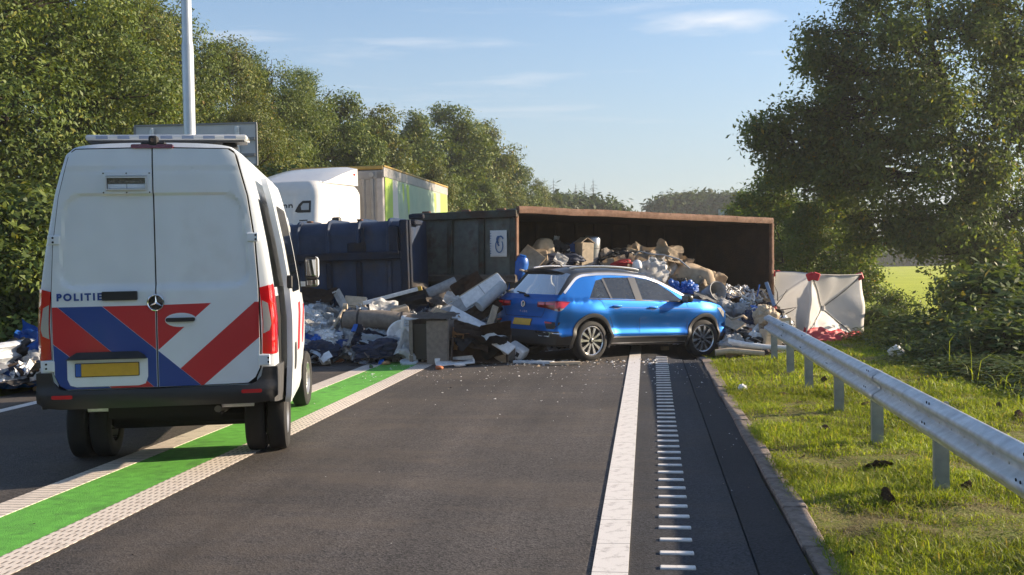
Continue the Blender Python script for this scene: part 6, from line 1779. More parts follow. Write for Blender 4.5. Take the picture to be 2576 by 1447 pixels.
# four top and bottom corners from right to left: the panels fold like a concertina
tops = [sp(2166, 690, 22.4), sp(2042, 690, 21.2), sp(1950, 684, 26.0), sp(1850, 690, 26.5)]
bots = [sp(2170, 866, 22.4), sp(2024, 852, 21.2), sp(1948, 838, 26.0), sp(1850, 838, 26.5)]
def panel(i, sag, bulge):
    a, b, c, d = tops[i], tops[i + 1], bots[i + 1], bots[i]
    n = 24; V, F = [], []
    nrm = (b - a).cross(d - a).normalized()
    if nrm.y > 0: nrm = -nrm
    for r in range(n + 1):
        for s in range(n + 1):
            u, v = s / n, r / n
            p = a.lerp(b, u).lerp(d.lerp(c, u), v)
            # fabric stretched over two crossing rods: tight at the rods, bellied between them
            e = abs(abs(u - 0.5) - abs(v - 0.5)) * 2
            p -= nrm * (bulge * (1 - max(abs(2 * u - 1), abs(2 * v - 1))) - 0.05 * sstep(0.0, 0.8, e))
            p += nrm * 0.012 * math.sin(u * 34 + v * 9) * sstep(0.3, 1.0, v)
            p.z += sag * math.sin(math.pi * u) * (1 - v) 
            p += nrm * 0.05 * noise.noise(Vector((u * 3.1, v * 3.1, i * 5)))
            V.append(p)
    for r in range(n):
        for s in range(n): F.append([r * (n + 1) + s, r * (n + 1) + s + 1, (r + 1) * (n + 1) + s + 1, (r + 1) * (n + 1) + s])
    o = mobj('panel', V, F, M_screen, SC, smooth=True, angle=None)
    md = o.modifiers.new('t', 'SOLIDIFY'); md.thickness = 0.006
    G = lambda u, v: V[int(round(v * n)) * (n + 1) + int(round(u * n))] + nrm * 0.02
    for (u0, v0, u1, v1) in ((0, 0, 1, 1), (1, 0, 0, 1)):
        MB().tube([G(lerp(u0, u1, t), lerp(v0, v1, t)) for t in np.linspace(0, 1, 13)], 0.011, 6).build('rod', mat('rod_grey', (0.10, 0.11, 0.11), 0.5), SC, smooth=True)
    MB().box(G(.5, .5) + nrm * 0.01, (0.09, 0.03, 0.12), bev=0.01).build('hub', mat('hub_white', (0.6, 0.58, 0.55), 0.6), SC)
    for (u, v) in ((0, 0), (1, 0)):
        MB().box(G(u, v) + Vector((0.06 if u else -0.05, 0, -0.045)), (0.15, 0.06, 0.16), bev=0.02, rot=(0, 0.35 * (1 if u else -1), 0)).build('corner_patch', M_screen_red, SC)
    # hem edge piping
    MB().tube([G(t, 0) for t in np.linspace(0, 1, 25)], 0.012, 6).build('piping', mat('piping_grey', (0.25, 0.24, 0.24), 0.7), SC, smooth=True)
for i, (sg_, bl) in enumerate(((-0.02, 0.34), (0.03, 0.36), (0.03, 0.3))): panel(i, sg_, bl)
# crumpled red ground flap
V, F = [], []
n = 40
for i in range(n + 1):
    t = i / n; b = bots[0].lerp(bots[1], t * 1.0)
    fl = 0.30 * (0.45 + 0.55 * math.sin(math.pi * min(1, t * 1.1 + .12)))
    for j in range(7):
        s = j / 6
        d = Vector((-0.15, -0.95, 0)) * (s * fl)
        hgt = 0.27 * (1 - s) ** 1.2 * (0.9 + 0.1 * math.sin(t * 19)) + 0.04 * abs(noise.noise(Vector((t * 9, s * 3, 4)))) + 0.01
        V.append(b + d + Vector((0.06 * noise.noise(Vector((t * 11, s * 2, 1))), 0.05 * noise.noise(Vector((t * 13, s * 4, 8))), hgt - 0.02)))
for i in range(n):
    for j in range(6): F.append([i * 7 + j, (i + 1) * 7 + j, (i + 1) * 7 + j + 1, i * 7 + j + 1])
o = mobj('red_hem', V, F, M_screen_red, SC, smooth=True, angle=60); md = o.modifiers.new('t', 'SOLIDIFY'); md.thickness = 0.006
# ------------------------------------------------------------------ heaps of litter
HP = [(-4.2, 18.9, 0), (-3, 18.75, 0), (-2, 18.65, 0), (-1, 18.65, 0), (-0.2, 18.5, 0), (-3.6, 19.5, .5), (-2.8, 19.4, .48), (-1.8, 19.3, .45), (-1, 19.3, .42), (-.3, 19.2, .30),
      (-4.4, 20.2, .9), (-3.6, 20.1, .85), (-2.6, 20.0, .75), (-1.9, 20.0, .62), (-1.2, 20.4, .78), (-.4, 20.4, .85), (-1.6, 21.6, .7), (0.2, 21.0, 1.25), (-5.4, 19.6, .3), (-5.8, 20.3, .4), (-6.4, 20.3, 0),
      (0.6, 22, 1.72), (1.3, 22.4, 1.86), (2, 22.9, 1.72), (2.8, 23.4, 1.72), (3.6, 23.9, 1.5), (4.4, 24.3, 1.12), (5.2, 24.8, .9), (5.8, 25.2, .8),
      (0.8, 21.3, 1.15), (1.7, 22.0, 1.2), (2.6, 22.6, 1.25), (3.4, 22.9, 1.2), (4.2, 22.9, 1.0), (4.8, 22.8, .85), (5.4, 22.9, .65), (5.9, 23.4, .5),
      (4.3, 19.0, 0), (4.9, 18.8, 0), (5.4, 19.1, .02), (5.7, 20.6, .06), (6.3, 22.5, .0), (6.6, 24.5, 0), (4.75, 20.6, .52), (5.2, 20.6, .40), (4.5, 19.7, .22), (5.0, 21.7, .7), (5.5, 21.8, .4), (4.3, 21.9, .8),
      (0.3, 20.6, .45), (1.2, 21.2, .6), (2.2, 21.8, .6), (3.0, 22.2, .7), (3.6, 22.2, .6), (1, 24, 1.5), (3, 25.4, 1.1), (5, 26.6, .7), (0.5, 18.9, 0), (1.5, 19.0, 0), (2.5, 19.4, 0), (3.4, 19.9, 0),
      (2.2, 18.5, 0), (3.0, 18.8, 0), (3.6, 19.2, 0), (4.0, 19.5, 0), (3.9, 18.9, 0), (-6.0, 18.4, 0), (7.2, 21, 0), (-7, 19.5, 0), (2, 17.5, 0), (-2, 17.5, 0), (5, 17.5, 0)]
HPA = np.array(HP)
_ci = (Matrix.Translation(CAR.location) @ Euler(CAR.rotation_euler).to_matrix().to_4x4()).inverted()
def heap(X, Y):
    d2 = (HPA[:, 0] - X) ** 2 + (HPA[:, 1] - Y) ** 2
    w = 1.0 / (d2 + 0.02) ** 1.8
    h = float((w * HPA[:, 2]).sum() / w.sum())
    p = _ci @ Vector((X, Y, 0))
    dx = max(-1.0 - p.x, 0, p.x - 3.75); dy = max(-1.05 - p.y, 0, p.y - 1.05)
    h *= sstep(0.02, 0.55, math.hypot(dx, dy))
    h *= 1 - sstep(5.3, 5.9, X - 0.28 * max(0.0, Y - 21.5))
    dv = math.hypot((X + 7.15) / 1.25, (Y - 16.9) / 1.9)
    h = max(h, 0.70 * (1 - sstep(0.0, 1.0, dv)))
    return h
def on_heap(x, y, Y0=14.0):
    d = ray(x, y); o = Vector((0, 0, CAM_H)); t = Y0 / d.y
    while t < 40:
        p = o + d * t
        if p.z <= heap(p.x, p.y): return p
        t += 0.02
    return o + d * t

MC = {}
def lm(name, col, rough=0.7, **k):
    MC[name] = mat('litter_' + name, col, rough, **k); return MC[name]
lm('white', (0.78, 0.78, 0.78), 0.55, var=0.18, vscale=5); lm('cream', (0.52, 0.42, 0.30), 0.75, var=0.25, vscale=4); lm('beige', (0.40, 0.30, 0.20), 0.8, var=0.3, vscale=4)
lm('grey', (0.33, 0.33, 0.33), 0.7, var=0.3, vscale=5); lm('taupe', (0.21, 0.18, 0.155), 0.85, var=0.3, vscale=5); lm('dark', (0.030, 0.030, 0.034), 0.75, var=0.3, vscale=6)
lm('black', (0.010, 0.010, 0.011), 0.5); lm('blue', (0.010, 0.115, 0.46), 0.4, var=0.2, vscale=4); lm('navy', (0.018, 0.030, 0.070), 0.7, var=0.4, vscale=6)
lm('brown', (0.060, 0.036, 0.024), 0.85, var=0.35, vscale=5); lm('pale', (0.55, 0.62, 0.70), 0.45, var=0.2, vscale=5); lm('red', (0.40, 0.025, 0.025), 0.6, var=0.2); lm('orange', (0.45, 0.14, 0.05), 0.6, var=0.3, vscale=9)
lm('tan', (0.48, 0.27, 0.12), 0.5, col2=(0.40, 0.06, 0.05), vscale=3.5, c2pos=(0.60, 0.66)); lm('green', (0.06, 0.12, 0.06), 0.7, var=0.3); lm('metal', (0.45, 0.46, 0.48), 0.35, metal=0.8, var=0.2)
lm('clear', (0.60, 0.65, 0.70), 0.25, var=0.25, vscale=4, coat=0.4); lm('yellow', (0.55, 0.36, 0.05), 0.6)

def bag_mesh(seed, m, amp=0.30, sub=4, flat=-0.45, ridg=5.0):
    bm = bmesh.new(); bmesh.ops.create_icosphere(bm, subdivisions=sub, radius=0.5)
    s = Vector((seed * 3.17, seed * 1.31, seed * 0.77)); crisp = sub >= 4
    for v in bm.verts:
        p = v.co * 2
        a = fbm(p * 0.9 + s, 2)
        k = 1 + amp * 1.25 * a
        if crisp:                                        # flat facets between sharp creases
            d, _ = noise.voronoi(p * ridg * 0.32 + s); k -= 0.20 * (1 - min(1.0, (d[1] - d[0]) * 2.2))
            d, _ = noise.voronoi(p * ridg * 0.85 + s * 2); k -= 0.075 * (1 - min(1.0, (d[1] - d[0]) * 2.5))
        k += 0.04 * noise.noise(p * ridg * 1.3 + s)
        v.co *= k
        v.co.z = max(v.co.z, flat * 0.5 + 0.03 * noise.noise(p * 3 + s))
    me = bpy.data.meshes.new('bag'); bm.to_mesh(me); bm.free(); me.materials.append(m); shade(me, True, 38 if crisp else 55); return me
def cloth_mesh(seed, m, w=1.0, h=0.7, amp=0.18, n=16, curl=0.0, rag=0.06, sharp=False):
    V, F = [], []; rs = random.Random(seed); s = Vector((seed * 2.3, seed * 0.9, 0))
    for i in range(n + 1):
        for j in range(n + 1):
            u, v = i / n - 0.5, j / n - 0.5
            p = Vector((u * 3, v * 3, 0)) + s
            z = amp * (fbm(p * 0.8, 2) + 0.5 * (1 - abs(noise.noise(p * 1.6)) * 2)) + curl * (u * u * 4)
            e = rag * noise.noise(Vector((u * 9, v * 9, seed)))
            V.append(Vector((u * w * (1 + e) - 0.2 * abs(z), v * h * (1 + e), z)))
    for i in range(n):
        for j in range(n): F.append([i * (n + 1) + j, (i + 1) * (n + 1) + j, (i + 1) * (n + 1) + j + 1, i * (n + 1) + j + 1])
    bm = bmesh.new(); vs_ = [bm.verts.new(v) for v in V]
    for f in F: bm.faces.new([vs_[i] for i in f])
    r = bmesh.ops.solidify(bm, geom=list(bm.faces), thickness=0.012)
    me = bpy.data.meshes.new('sheet'); bm.to_mesh(me); bm.free(); me.materials.append(m); shade(me, True, 30 if sharp else 65); return me
def pillow_mesh(seed, m, sx=1, sy=0.7, sz=0.3):
    bm = bmesh.new(); bmesh.ops.create_cube(bm, size=1); bmesh.ops.subdivide_edges(bm, edges=list(bm.edges), cuts=7, use_grid_fill=True)
    for v in bm.verts:
        p = v.co.copy(); e = (1 - (2 * abs(p.x)) ** 4) * (1 - (2 * abs(p.y)) ** 4)
        v.co = Vector((p.x * sx, p.y * sy, p.z * sz * (0.28 + 0.72 * max(0, e) ** 0.6)))
        v.co += Vector((1, 1, 1)) * 0.05 * noise.noise(p * 3.2 + Vector((seed, 0, 0)))
    me = bpy.data.meshes.new('cushion'); bm.to_mesh(me); bm.free(); me.materials.append(m); shade(me, True, 60); return me
def mb_mesh(mb, m, smooth=False):
    o = mb.build('tmp', m, None, smooth=smooth); me = o.data; bpy.data.objects.remove(o); return me
def put(name, me, loc, rot, scale, label, cat, group=None):
    o = bpy.data.objects.new(name, me); link(o); o.location = loc; o.rotation_euler = rot
    o.scale = scale if isinstance(scale, (tuple, list, Vector)) else (scale,) * 3
    return tag(o, label, cat, group)

# the mound under it all: countless mixed bits that nobody could tell apart
gx = np.arange(-6.6, 7.3, 0.085); gy = np.arange(18.3, 27.6, 0.085)
V, F, ok = [], [], []
def heap_grid(gx, gy):
    base = len(V)
    for x in gx:
        for y in gy:
            h = heap(x, y)
            p = Vector((x * 3.1, y * 3.1, 0))
            r = 0.10 * noise.noise(p) + 0.07 * noise.noise(p * 2.7) + 0.05 * noise.cell(p * 1.3)
            V.append(Vector((x, y, h * 0.94 + r * sstep(0.03, 0.3, h) - 0.05))); ok.append(h > 0.035)
    m_ = len(gy)
    for i in range(len(gx) - 1):
        for j in range(m_ - 1):
            q = [base + i * m_ + j, base + (i + 1) * m_ + j, base + (i + 1) * m_ + j + 1, base + i * m_ + j + 1]
            if any(ok[k] for k in q): F.append(q)
heap_grid(gx, gy)
heap_grid(np.arange(-8.6, -5.7, 0.085), np.arange(14.8, 19.0, 0.085))
def rubble_material():
    m = bpy.data.materials.new('rubble_mix'); m.use_nodes = True
    n, l = m.node_tree.nodes, m.node_tree.links
    b = n['Principled BSDF']; b.inputs['Roughness'].default_value = 0.85
    tc = n.new('ShaderNodeTexCoord'); v = n.new('ShaderNodeTexVoronoi'); v.inputs['Scale'].default_value = 9; l.new(tc.outputs['Object'], v.inputs['Vector'])
    sp_ = n.new('ShaderNodeSeparateColor'); l.new(v.outputs['Color'], sp_.inputs[0])
    r = n.new('ShaderNodeValToRGB'); cr = r.color_ramp; cr.interpolation = 'CONSTANT'
    cols = [(0, (0.020, 0.018, 0.018)), (0.16, (0.055, 0.047, 0.042)), (0.30, (0.030, 0.040, 0.060)), (0.38, (0.30, 0.29, 0.285)), (0.56, (0.12, 0.09, 0.07)), (0.64, (0.65, 0.66, 0.68)), (0.95, (0.03, 0.12, 0.34))]
    cr.elements[0].position, cr.elements[0].color = 0, (*cols[0][1], 1); cr.elements[1].position, cr.elements[1].color = cols[1][0], (*cols[1][1], 1)
    for p_, c_ in cols[2:]:
        e = cr.elements.new(p_); e.color = (*c_, 1)
    l.new(sp_.outputs['Red'], r.inputs['Fac']); l.new(r.outputs['Color'], b.inputs['Base Color'])
    bp = n.new('ShaderNodeBump'); bp.inputs['Strength'].default_value = 1.0; bp.inputs['Distance'].default_value = 0.06
    l.new(v.outputs['Distance'], bp.inputs['Height']); l.new(bp.outputs['Normal'], b.inputs['Normal'])
    return m
Vu, Fu = submesh(V, F)
mound = mobj('litter_mound', Vu, Fu, rubble_material(), smooth=False)
tag(mound, 'mixed dark rubbish that fills the heap under and between the larger pieces', 'rubbish', kind='stuff')
rng = random.Random(101)
V, F, MI = [], [], []
frag_m = ['white', 'grey', 'dark', 'brown', 'cream', 'navy', 'pale', 'blue', 'taupe', 'black', 'orange']
frag_w2 = [22, 16, 8, 8, 26, 3, 8, 3, 12, 4, 1]
frag_w = [44, 12, 8, 6, 12, 5, 20, 4, 7, 4, 2]
def frag(p, s, mi, rng):
    n = len(V); q = Euler((rng.uniform(-1, 1), rng.uniform(-1, 1), rng.uniform(0, 6.28))).to_matrix()
    a, b = s * rng.uniform(0.4, 1.2), s * rng.uniform(0.2, 0.7); c = s * rng.uniform(0.0, 0.35)
    pts = [(-a, -b, 0), (a * rng.uniform(.6, 1), -b * rng.uniform(.5, 1), 0), (a, b, c), (-a * rng.uniform(.5, 1), b, c), (0, -b * .9, s * 0.16), (0, b, c + s * 0.12)]
    for t in pts: V.append(p + q @ Vector(t))
    F.append([n, n + 4, n + 5, n + 3]); F.append([n + 4, n + 1, n + 2, n + 5]); MI.extend([mi, mi])
cnt = 0
while cnt < 17000:
    if rng.random() < 0.86: x, y = rng.uniform(-6.2, 6.6), rng.uniform(18.4, 25.5)
    else: x, y = rng.uniform(-8.4, -5.8), rng.uniform(15.0, 18.8)
    h = heap(x, y)
    if h < 0.04: continue
    frag(Vector((x, y, h + rng.uniform(-0.03, 0.10))), rng.choice((0.03, 0.04, 0.05, 0.07, 0.09, 0.12, 0.16)), rng.choices(range(len(frag_m)), frag_w if x < 0 else frag_w2)[0], rng); cnt += 1
fr_o = mobj('litter_scraps', V, F, [MC[k] for k in frag_m], mi=MI)
tag(fr_o, 'countless small torn scraps of plastic, card and cloth all over the heap', 'litter', kind='stuff')

# ---------------------------------------------------------------- pieces one can point at
def zA(zx, zy): return (960 + zx / 3.22) / 1.2981, (940 + zy / 3.22) / 1.2981
def zB(zx, zy): return (1550 + zx / 2.3336) / 1.2981, (640 + zy / 2.3336) / 1.2981
def zC(zx, zy): return (2150 + zx / 3.435) / 1.2981, (780 + zy / 3.435) / 1.2981
def hpA(zx, zy, up=0.0): p = on_heap(*zA(zx, zy)); p.z += up; return p
def hpB(zx, zy, up=0.0): p = on_heap(*zB(zx, zy)); p.z += up; return p
def hpC(zx, zy, up=0.0): p = on_heap(*zC(zx, zy)); p.z += up; return p
def plank(name, p0, p1, w, t, m, label, cat, roll=0.0, bev=0.004, extra=None):
    p0, p1 = Vector(p0), Vector(p1); d = p1 - p0
    mb = MB().box((0, 0, 0), (d.length, w, t), bev=bev)
    o = mb.build(name, m); q = d.to_track_quat('X', 'Z')
    o.location = (p0 + p1) / 2; o.rotation_mode = 'XYZ'; o.rotation_euler = (q.to_matrix().to_4x4() @ Matrix.Rotation(roll, 4, 'X')).to_euler()
    return tag(o, label, cat)
def A3(zx, zy, Y): return at(*zA(zx, zy), Y)
def B3(zx, zy, Y): return at(*zB(zx, zy), Y)
def C3(zx, zy, Y): return at(*zC(zx, zy), Y)

# left heap, from the van to the car
put('brown_sheet', cloth_mesh(3, MC['brown'], 0.85, 0.42, 0.07, curl=0.10), A3(220, 95, 20.0), (R(38), R(8), R(-6)), 1.0, 'dark brown curved sheet of board lying against the blue container beside the van mirror', 'board')
put('plastic_sheet', cloth_mesh(8, MC['clear'], 1.75, 0.95, 0.20, 26), hpA(470, 235, .14), (R(24), R(4), R(7)), 1.0, 'large crumpled whitish plastic sheet spread over the top of the left heap', 'plastic sheet')
put('plastic_bag', bag_mesh(4, MC['clear'], .34, 5, ridg=7), hpA(235, 330, .05), (0, 0, .4), (.62, .5, .56), 'big pale bluish clear plastic sack next to the open side of the van', 'plastic bag')
put('plastic_bag', bag_mesh(5, MC['white'], .34, 5, ridg=7), hpA(330, 545, .05), (0.1, 0, 2.1), (.72, .5, .40), 'dirty white plastic sack low in the heap near the green stripe', 'plastic bag')
t = thing('table_leg', 'pale bone-shaped wooden leg sticking up out of the white plastic sheet', 'table leg', A3(440, 340, 19.35))
p0, p1 = A3(395, 450, 19.2), A3(535, 215, 19.6); b = Vector(t.location)
MB().tube([p0 - b, (p0 * .5 + p1 * .5) - b, p1 - b], 0.035, 8, 0.030).build('shaft', MC['cream'], t, smooth=True)
MB().tube([p0 - b + Vector((-.07, 0, -.03)), p0 - b + Vector((.06, 0, .02))], 0.045, 8).build('foot', MC['cream'], t, smooth=True)
MB().tube([p1 - b + Vector((-.03, 0, .03)), p1 - b + Vector((.05, 0, .03))], 0.055, 8).build('head', MC['cream'], t, smooth=True)
put('shard', cloth_mesh(21, MC['white'], .16, .42, .03, 8, sharp=True), A3(495, 130, 19.9), (R(78), R(-28), 0), 1, 'thin pointed white plastic shard standing upright on top of the left heap', 'plastic shard')
t = thing('folder', 'cream cardboard folder leaning on the white plastic sheet', 'folder', A3(640, 150, 19.9), (R(60), R(5), R(-9)))
MB().box((0, 0, 0), (.42, .24, .02), bev=.004).build('cover', MC['cream'], t); MB().box((0.02, 0.0, -.018), (.40, .22, .012)).build('pages', MC['white'], t); MB().cyl((-.12, -.08, .012), (.16, -.1, .014), .005, 6).build('string', MC['brown'], t)
p0, p1 = A3(725, 165, 19.75), A3(1345, 2, 19.95)
t = thing('rail', 'long white metal rail with a yellow end lying aslant before the blue container', 'rail', p0); d = p1 - p0; t.rotation_euler = d.to_track_quat('X', 'Z').to_euler()
MB().box((d.length * .465, 0, 0), (d.length * .93, .05, .075), bev=.01).build('bar', MC['white'], t); MB().box((d.length * .965, 0, 0), (d.length * .07, .055, .085), bev=.01).build('tip', MC['yellow'], t)
put('tarpaulin', cloth_mesh(31, MC['black'], 1.0, .42, .10, 18), A3(1120, 150, 19.85), (R(52), R(-10), R(4)), 1, 'black tarpaulin sagging below the white rail with the yellow end', 'tarpaulin')
put('foam_sheet', cloth_mesh(33, MC['white'], .56, .42, .14, 10, sharp=True), A3(950, 238, 19.5), (R(45), R(6), R(20)), 1, 'bright white folded card in the middle of the left heap', 'card')
t = thing('small_box', 'small cream carton tilted on top of the dark tarpaulin', 'carton', A3(1112, 245, 19.55), (R(14), R(-14), R(18)))
MB().box((0, 0, 0), (.32, .2, .15), bev=.012).build('carton', MC['cream'], t); MB().box((0, 0, .077), (.30, .03, .004)).build('tape', MC['beige'], t)
t = thing('rolled_mattress', 'grey-brown rolled-up mattress lying across the middle of the left heap', 'mattress', A3(925, 335, 19.15), (0, R(4), R(-6)))
mb = MB(); mb.lathe([(0.0, -.72), (.10, -.725), (.155, -.70), (.172, -.60), (.178, 0), (.172, .60), (.15, .70), (.10, .72), (0, .725)], 20, 'X'); o = mb.build('roll', MC['taupe'], t, smooth=True)
for v in o.data.vertices: v.co += Vector((0, 1, 1)) * 0.03 * noise.noise(v.co * 3.5); v.co.z += -.05 * (v.co.x / .7) ** 2
MB().lathe([(.02, -.728), (.16, -.722), (.165, -.70)], 18, 'X', (0, 0, -.05)).build('end', MC['black'], t, smooth=True)
for x in (-.42, .38): MB().lathe([(.181, x - .02), (.184, x), (.181, x + .02)], 20, 'X', (0, 0, -.01)).build('strap', MC['dark'], t, smooth=True)
t = thing('jerrycan', 'white plastic canister with a printed grey label, upside up behind the grey box', 'canister', A3(1250, 368, 18.95), (R(6), R(5), R(10)))
MB().box((0, 0, 0), (.44, .22, .24), bev=.05, seg=3).build('canister', MC['white'], t, smooth=True); MB().cyl((.20, 0, .05), (.26, 0, .05), .035, 12).build('cap', MC['white'], t)
MB().box((-.02, -.112, .01), (.30, .004, .14), bev=.001).build('label_sheet', MC['pale'], t)
for k in range(4): MB().box((-.03, -.1155, .055 - k * .03), (.24 - .04 * (k % 2), .003, .012)).build('printed_line', MC['grey'], t)
t = thing('wash_basin', 'white plastic bowl lying tilted beside the printed canister', 'bowl', A3(1125, 470, 18.75), (R(50), R(-20), 0))
mb = MB(); mb.lathe([(0.0, -.12), (.15, -.12), (.17, -.10), (.235, .02), (.255, .03), (.255, .04), (.225, .035), (.155, -.09), (0, -.10)], 24, 'Z'); mb.build('bowl', MC['white'], t, smooth=True)
plank('white_post', A3(1232, 428, 18.6), A3(1236, 590, 18.55), .045, .045, MC['pale'], 'pale blue-white plastic post standing upright left of the grey box', 'post')
# grey storage box with an open dark front and slumped lid
bx0 = at(*zA(1475, 765), 18.45); bx0.z = 0
t = thing('storage_box', 'grey fabric storage box standing open at the front of the heap on the road', 'storage box', bx0, (0, 0, R(-14)))
W_, D_, H_ = .70, .56, .77
mb = MB(); 
mb.box((.15, -D_ / 2, H_ / 2), (W_ - .32, .02, H_), bev=.006).box((-W_ / 2 + .03, -D_ / 2, H_ / 2), (.06, .02, H_)).box((0, D_ / 2, H_ / 2), (W_, .02, H_)).box((W_ / 2, 0, H_ / 2), (.02, D_, H_)).box((-W_ / 2, 0, H_ / 2), (.02, D_, H_)).box((0, 0, .02), (W_, D_, .03))
mb.build('carcass', MC['taupe'], t)
put('lid', cloth_mesh(41, MC['taupe'], W_ + .10, D_ + .14, .06, 14, rag=.02), (0, 0, 0), (0, 0, 0), 1, None, None).parent = t
lid = t.children[-1]; lid.location = (0, -.01, H_ + .05); lid.rotation_euler = (R(5), R(3), 0)
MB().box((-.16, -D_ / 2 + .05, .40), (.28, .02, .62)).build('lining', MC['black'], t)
put('carrier_bag', bag_mesh(14, MC['tan'], .34, 5, ridg=6), at(*zA(1750, 560), 18.45), (R(10), R(12), .5), (.62, .35, .66), 'tan carrier bag with red print hanging over the right side of the grey box', 'carrier bag')
t = thing('carrier_bag', 'top of a tan paper bag spread over the white panel beside the grey box', 'paper bag', at(*zA(1790, 450), 18.65), (R(20), R(10), 0)); put('paper', cloth_mesh(43, MC['tan'], .55, .3, .12, 10), (0, 0, 0), (R(40), 0, 0), 1, None, None).parent = t
# long white panels (kitchen unit) in the foreground
p0, p1 = at(*zA(1800, 370), 18.75), at(*zA(2330, 700), 18.25)
d = p1 - p0; t = thing('cupboard_panel', 'long white cupboard unit lying aslant from grey box to the blue car rear', 'cupboard', (p0 + p1) / 2); t.rotation_euler = (d.to_track_quat('X', 'Z').to_matrix().to_4x4() @ Matrix.Rotation(R(-52), 4, 'X')).to_euler()
L_ = d.length
MB().box((0, 0, 0), (L_, .36, .03), bev=.004).build('front', MC['white'], t); MB().box((0, -.195, -.10), (L_, .03, .22), bev=.004).build('side_panel', MC['white'], t); MB().box((0, .195, -.08), (L_ * .98, .025, .18), bev=.004).build('side_panel', MC['cream'], t)
MB().box((L_ / 2 - .012, 0, -.10), (.025, .36, .18)).build('end_panel', MC['taupe'], t)
for x in (-L_ * .22, L_ * .12): MB().box((x, 0, .0165), (.008, .34, .004)).build('groove', MC['dark'], t)
MB().box((-L_ * .30, .12, .022), (.10, .05, .014)).build('bracket', MC['taupe'], t); MB().box((L_ * .30, -.09, .03), (.14, .02, .02), bev=.006).build('handle', MC['metal'], t)
put('white_board', mb_mesh(MB().box((0, 0, 0), (1.15, .40, .025), bev=.004), MC['white']), A3(1930, 420, 18.85), (R(40), R(30), R(8)), 1, 'flat white board under the long cupboard unit, behind the tan bag', 'board')
t = thing('appliance_end', 'small white appliance with rounded corner at the foot of the cupboard unit', 'appliance', at(*zA(2350, 660), 18.4), (R(10), R(32), R(-20)))
MB().box((0, 0, 0), (.34, .30, .20), bev=.05, seg=2).build('housing', MC['white'], t, smooth=True); MB().box((0, -.152, 0), (.2, .006, .08)).build('vent', MC['dark'], t)
# dark brown open carton / suitcase
t = thing('broken_carton', 'dark brown torn carton gaping open in front of the white cupboard unit', 'carton', at(*zA(1960, 690), 18.25), (R(-4), R(6), R(12))); t.location.z = .30
mb = MB(); mb.box((0, .16, -.05), (.92, .02, .44), bev=.004).box((.5, 0, -.02), (.02, .34, .5), bev=.004).box((-.5, 0, -.08), (.02, .30, .38)).box((0, 0, -.27), (1.0, .34, .02)); mb.build('carton', MC['brown'], t)
for (x, z, rx, ry, s) in ((-.25, .27, 40, 12, .5), (.25, .30, -50, -14, .55), (.42, .02, 10, 70, .45)): put('flap', cloth_mesh(int(50 + x * 10), MC['brown'], s, .32, .05, 8, sharp=True), (x, -.05, z), (R(rx), R(ry), 0), 1, None, None).parent = t
put('dark_cloth', cloth_mesh(55, MC['dark'], .9, .6, .2, 14), (0, 0, 0), (0, 0, 0), 1, None, None).parent = t
t.children[-1].location = (-.1, -.14, .05); t.children[-1].rotation_euler = (R(50), R(10), 0)
t = thing('bottle', 'small brown tube with an orange-red end lying above the white cupboard unit', 'bottle', A3(1680, 352, 18.75)); p0 = Vector(t.location)
a, b = A3(1625, 395, 18.7) - p0, A3(1735, 312, 18.85) - p0
MB().cyl(a, b, .055, 14).build('tube', MC['beige'], t, smooth=True); MB().cyl(a * 1.15, a * .98, .057, 14).build('cap', MC['orange'], t, smooth=True)
put('jeans', bag_mesh(16, MC['navy'], .42, 5, ridg=5), at(*zA(850, 665), 18.55), (R(4), R(-2), R(4)), (.85, .38, .44), 'big dark navy bundle of denim-like cloth at the front of the heap', 'cloth bundle')
put('navy_sheet', cloth_mesh(61, MC['navy'], .55, .4, .16, 14), at(*zA(790, 560), 18.75), (R(50), R(22), R(4)), 1, 'dark navy stiff sheet folded upwards above the denim bundle', 'sheet')
put('white_strip', cloth_mesh(62, MC['pale'], 1.0, .25, .12, 12), at(*zA(1010, 575), 18.6), (R(35), R(6), 0), 1, 'pale torn strip of cloth along the top of the denim bundle', 'cloth strip')
put('white_cloth', cloth_mesh(63, MC['white'], .42, .5, .16, 10), at(*zA(1220, 620), 18.45), (R(60), R(20), 0), 1, 'white curled strip hanging left of the grey box', 'cloth strip')
put('blue_sheet', cloth_mesh(64, MC['blue'], .95, .38, .18, 14), hpA(400, 640, .08), (R(40), R(4), 0.1), 1, 'bright blue plastic sheet at the bottom of the heap behind the van front wheel', 'plastic sheet')
put('blue_bag', bag_mesh(17, MC['blue'], .35, 4, ridg=6), hpA(250, 605, .03), (0, 0, .8), (.46, .3, .34), 'blue plastic bag close to the front wheel of the van', 'plastic bag')
plank('blue_strip', A3(625, 460, 18.9), A3(670, 355, 19.1), .10, .02, MC['blue'], 'short bright blue plastic strip standing left of the rolled mattress', 'plastic strip')
put('paper', cloth_mesh(65, MC['white'], .52, .34, .05, 8, sharp=True), hpA(425, 700, .10), (R(62), R(38), R(8)), 1, 'white triangular piece of board leaning on the blue sheet', 'board')
put('torn_card', cloth_mesh(66, MC['white'], .60, .36, .10, 10, sharp=True), hpA(640, 490, .10), (R(40), R(28), R(-10)), 1, 'torn white card pointing down in the left half of the heap', 'card')
put('jacket', bag_mesh(18, MC['navy'], .42, 5, ridg=6), hpA(270, 720, .06), (0, 0, .4), (.72, .45, .42), 'dark jacket with a pale stripe at the front left corner of the heap', 'jacket')
t = thing('ring_handle', 'dark plastic frame with a ring handle in the left part of the heap', 'plastic frame', hpA(600, 420, .1))
MB().tube([(.18 * math.cos(a), .06 * math.sin(a * 2), .14 * math.sin(a)) for a in np.linspace(0, 6.28, 18)], .02, 6).build('ring', MC['navy'], t, smooth=True)
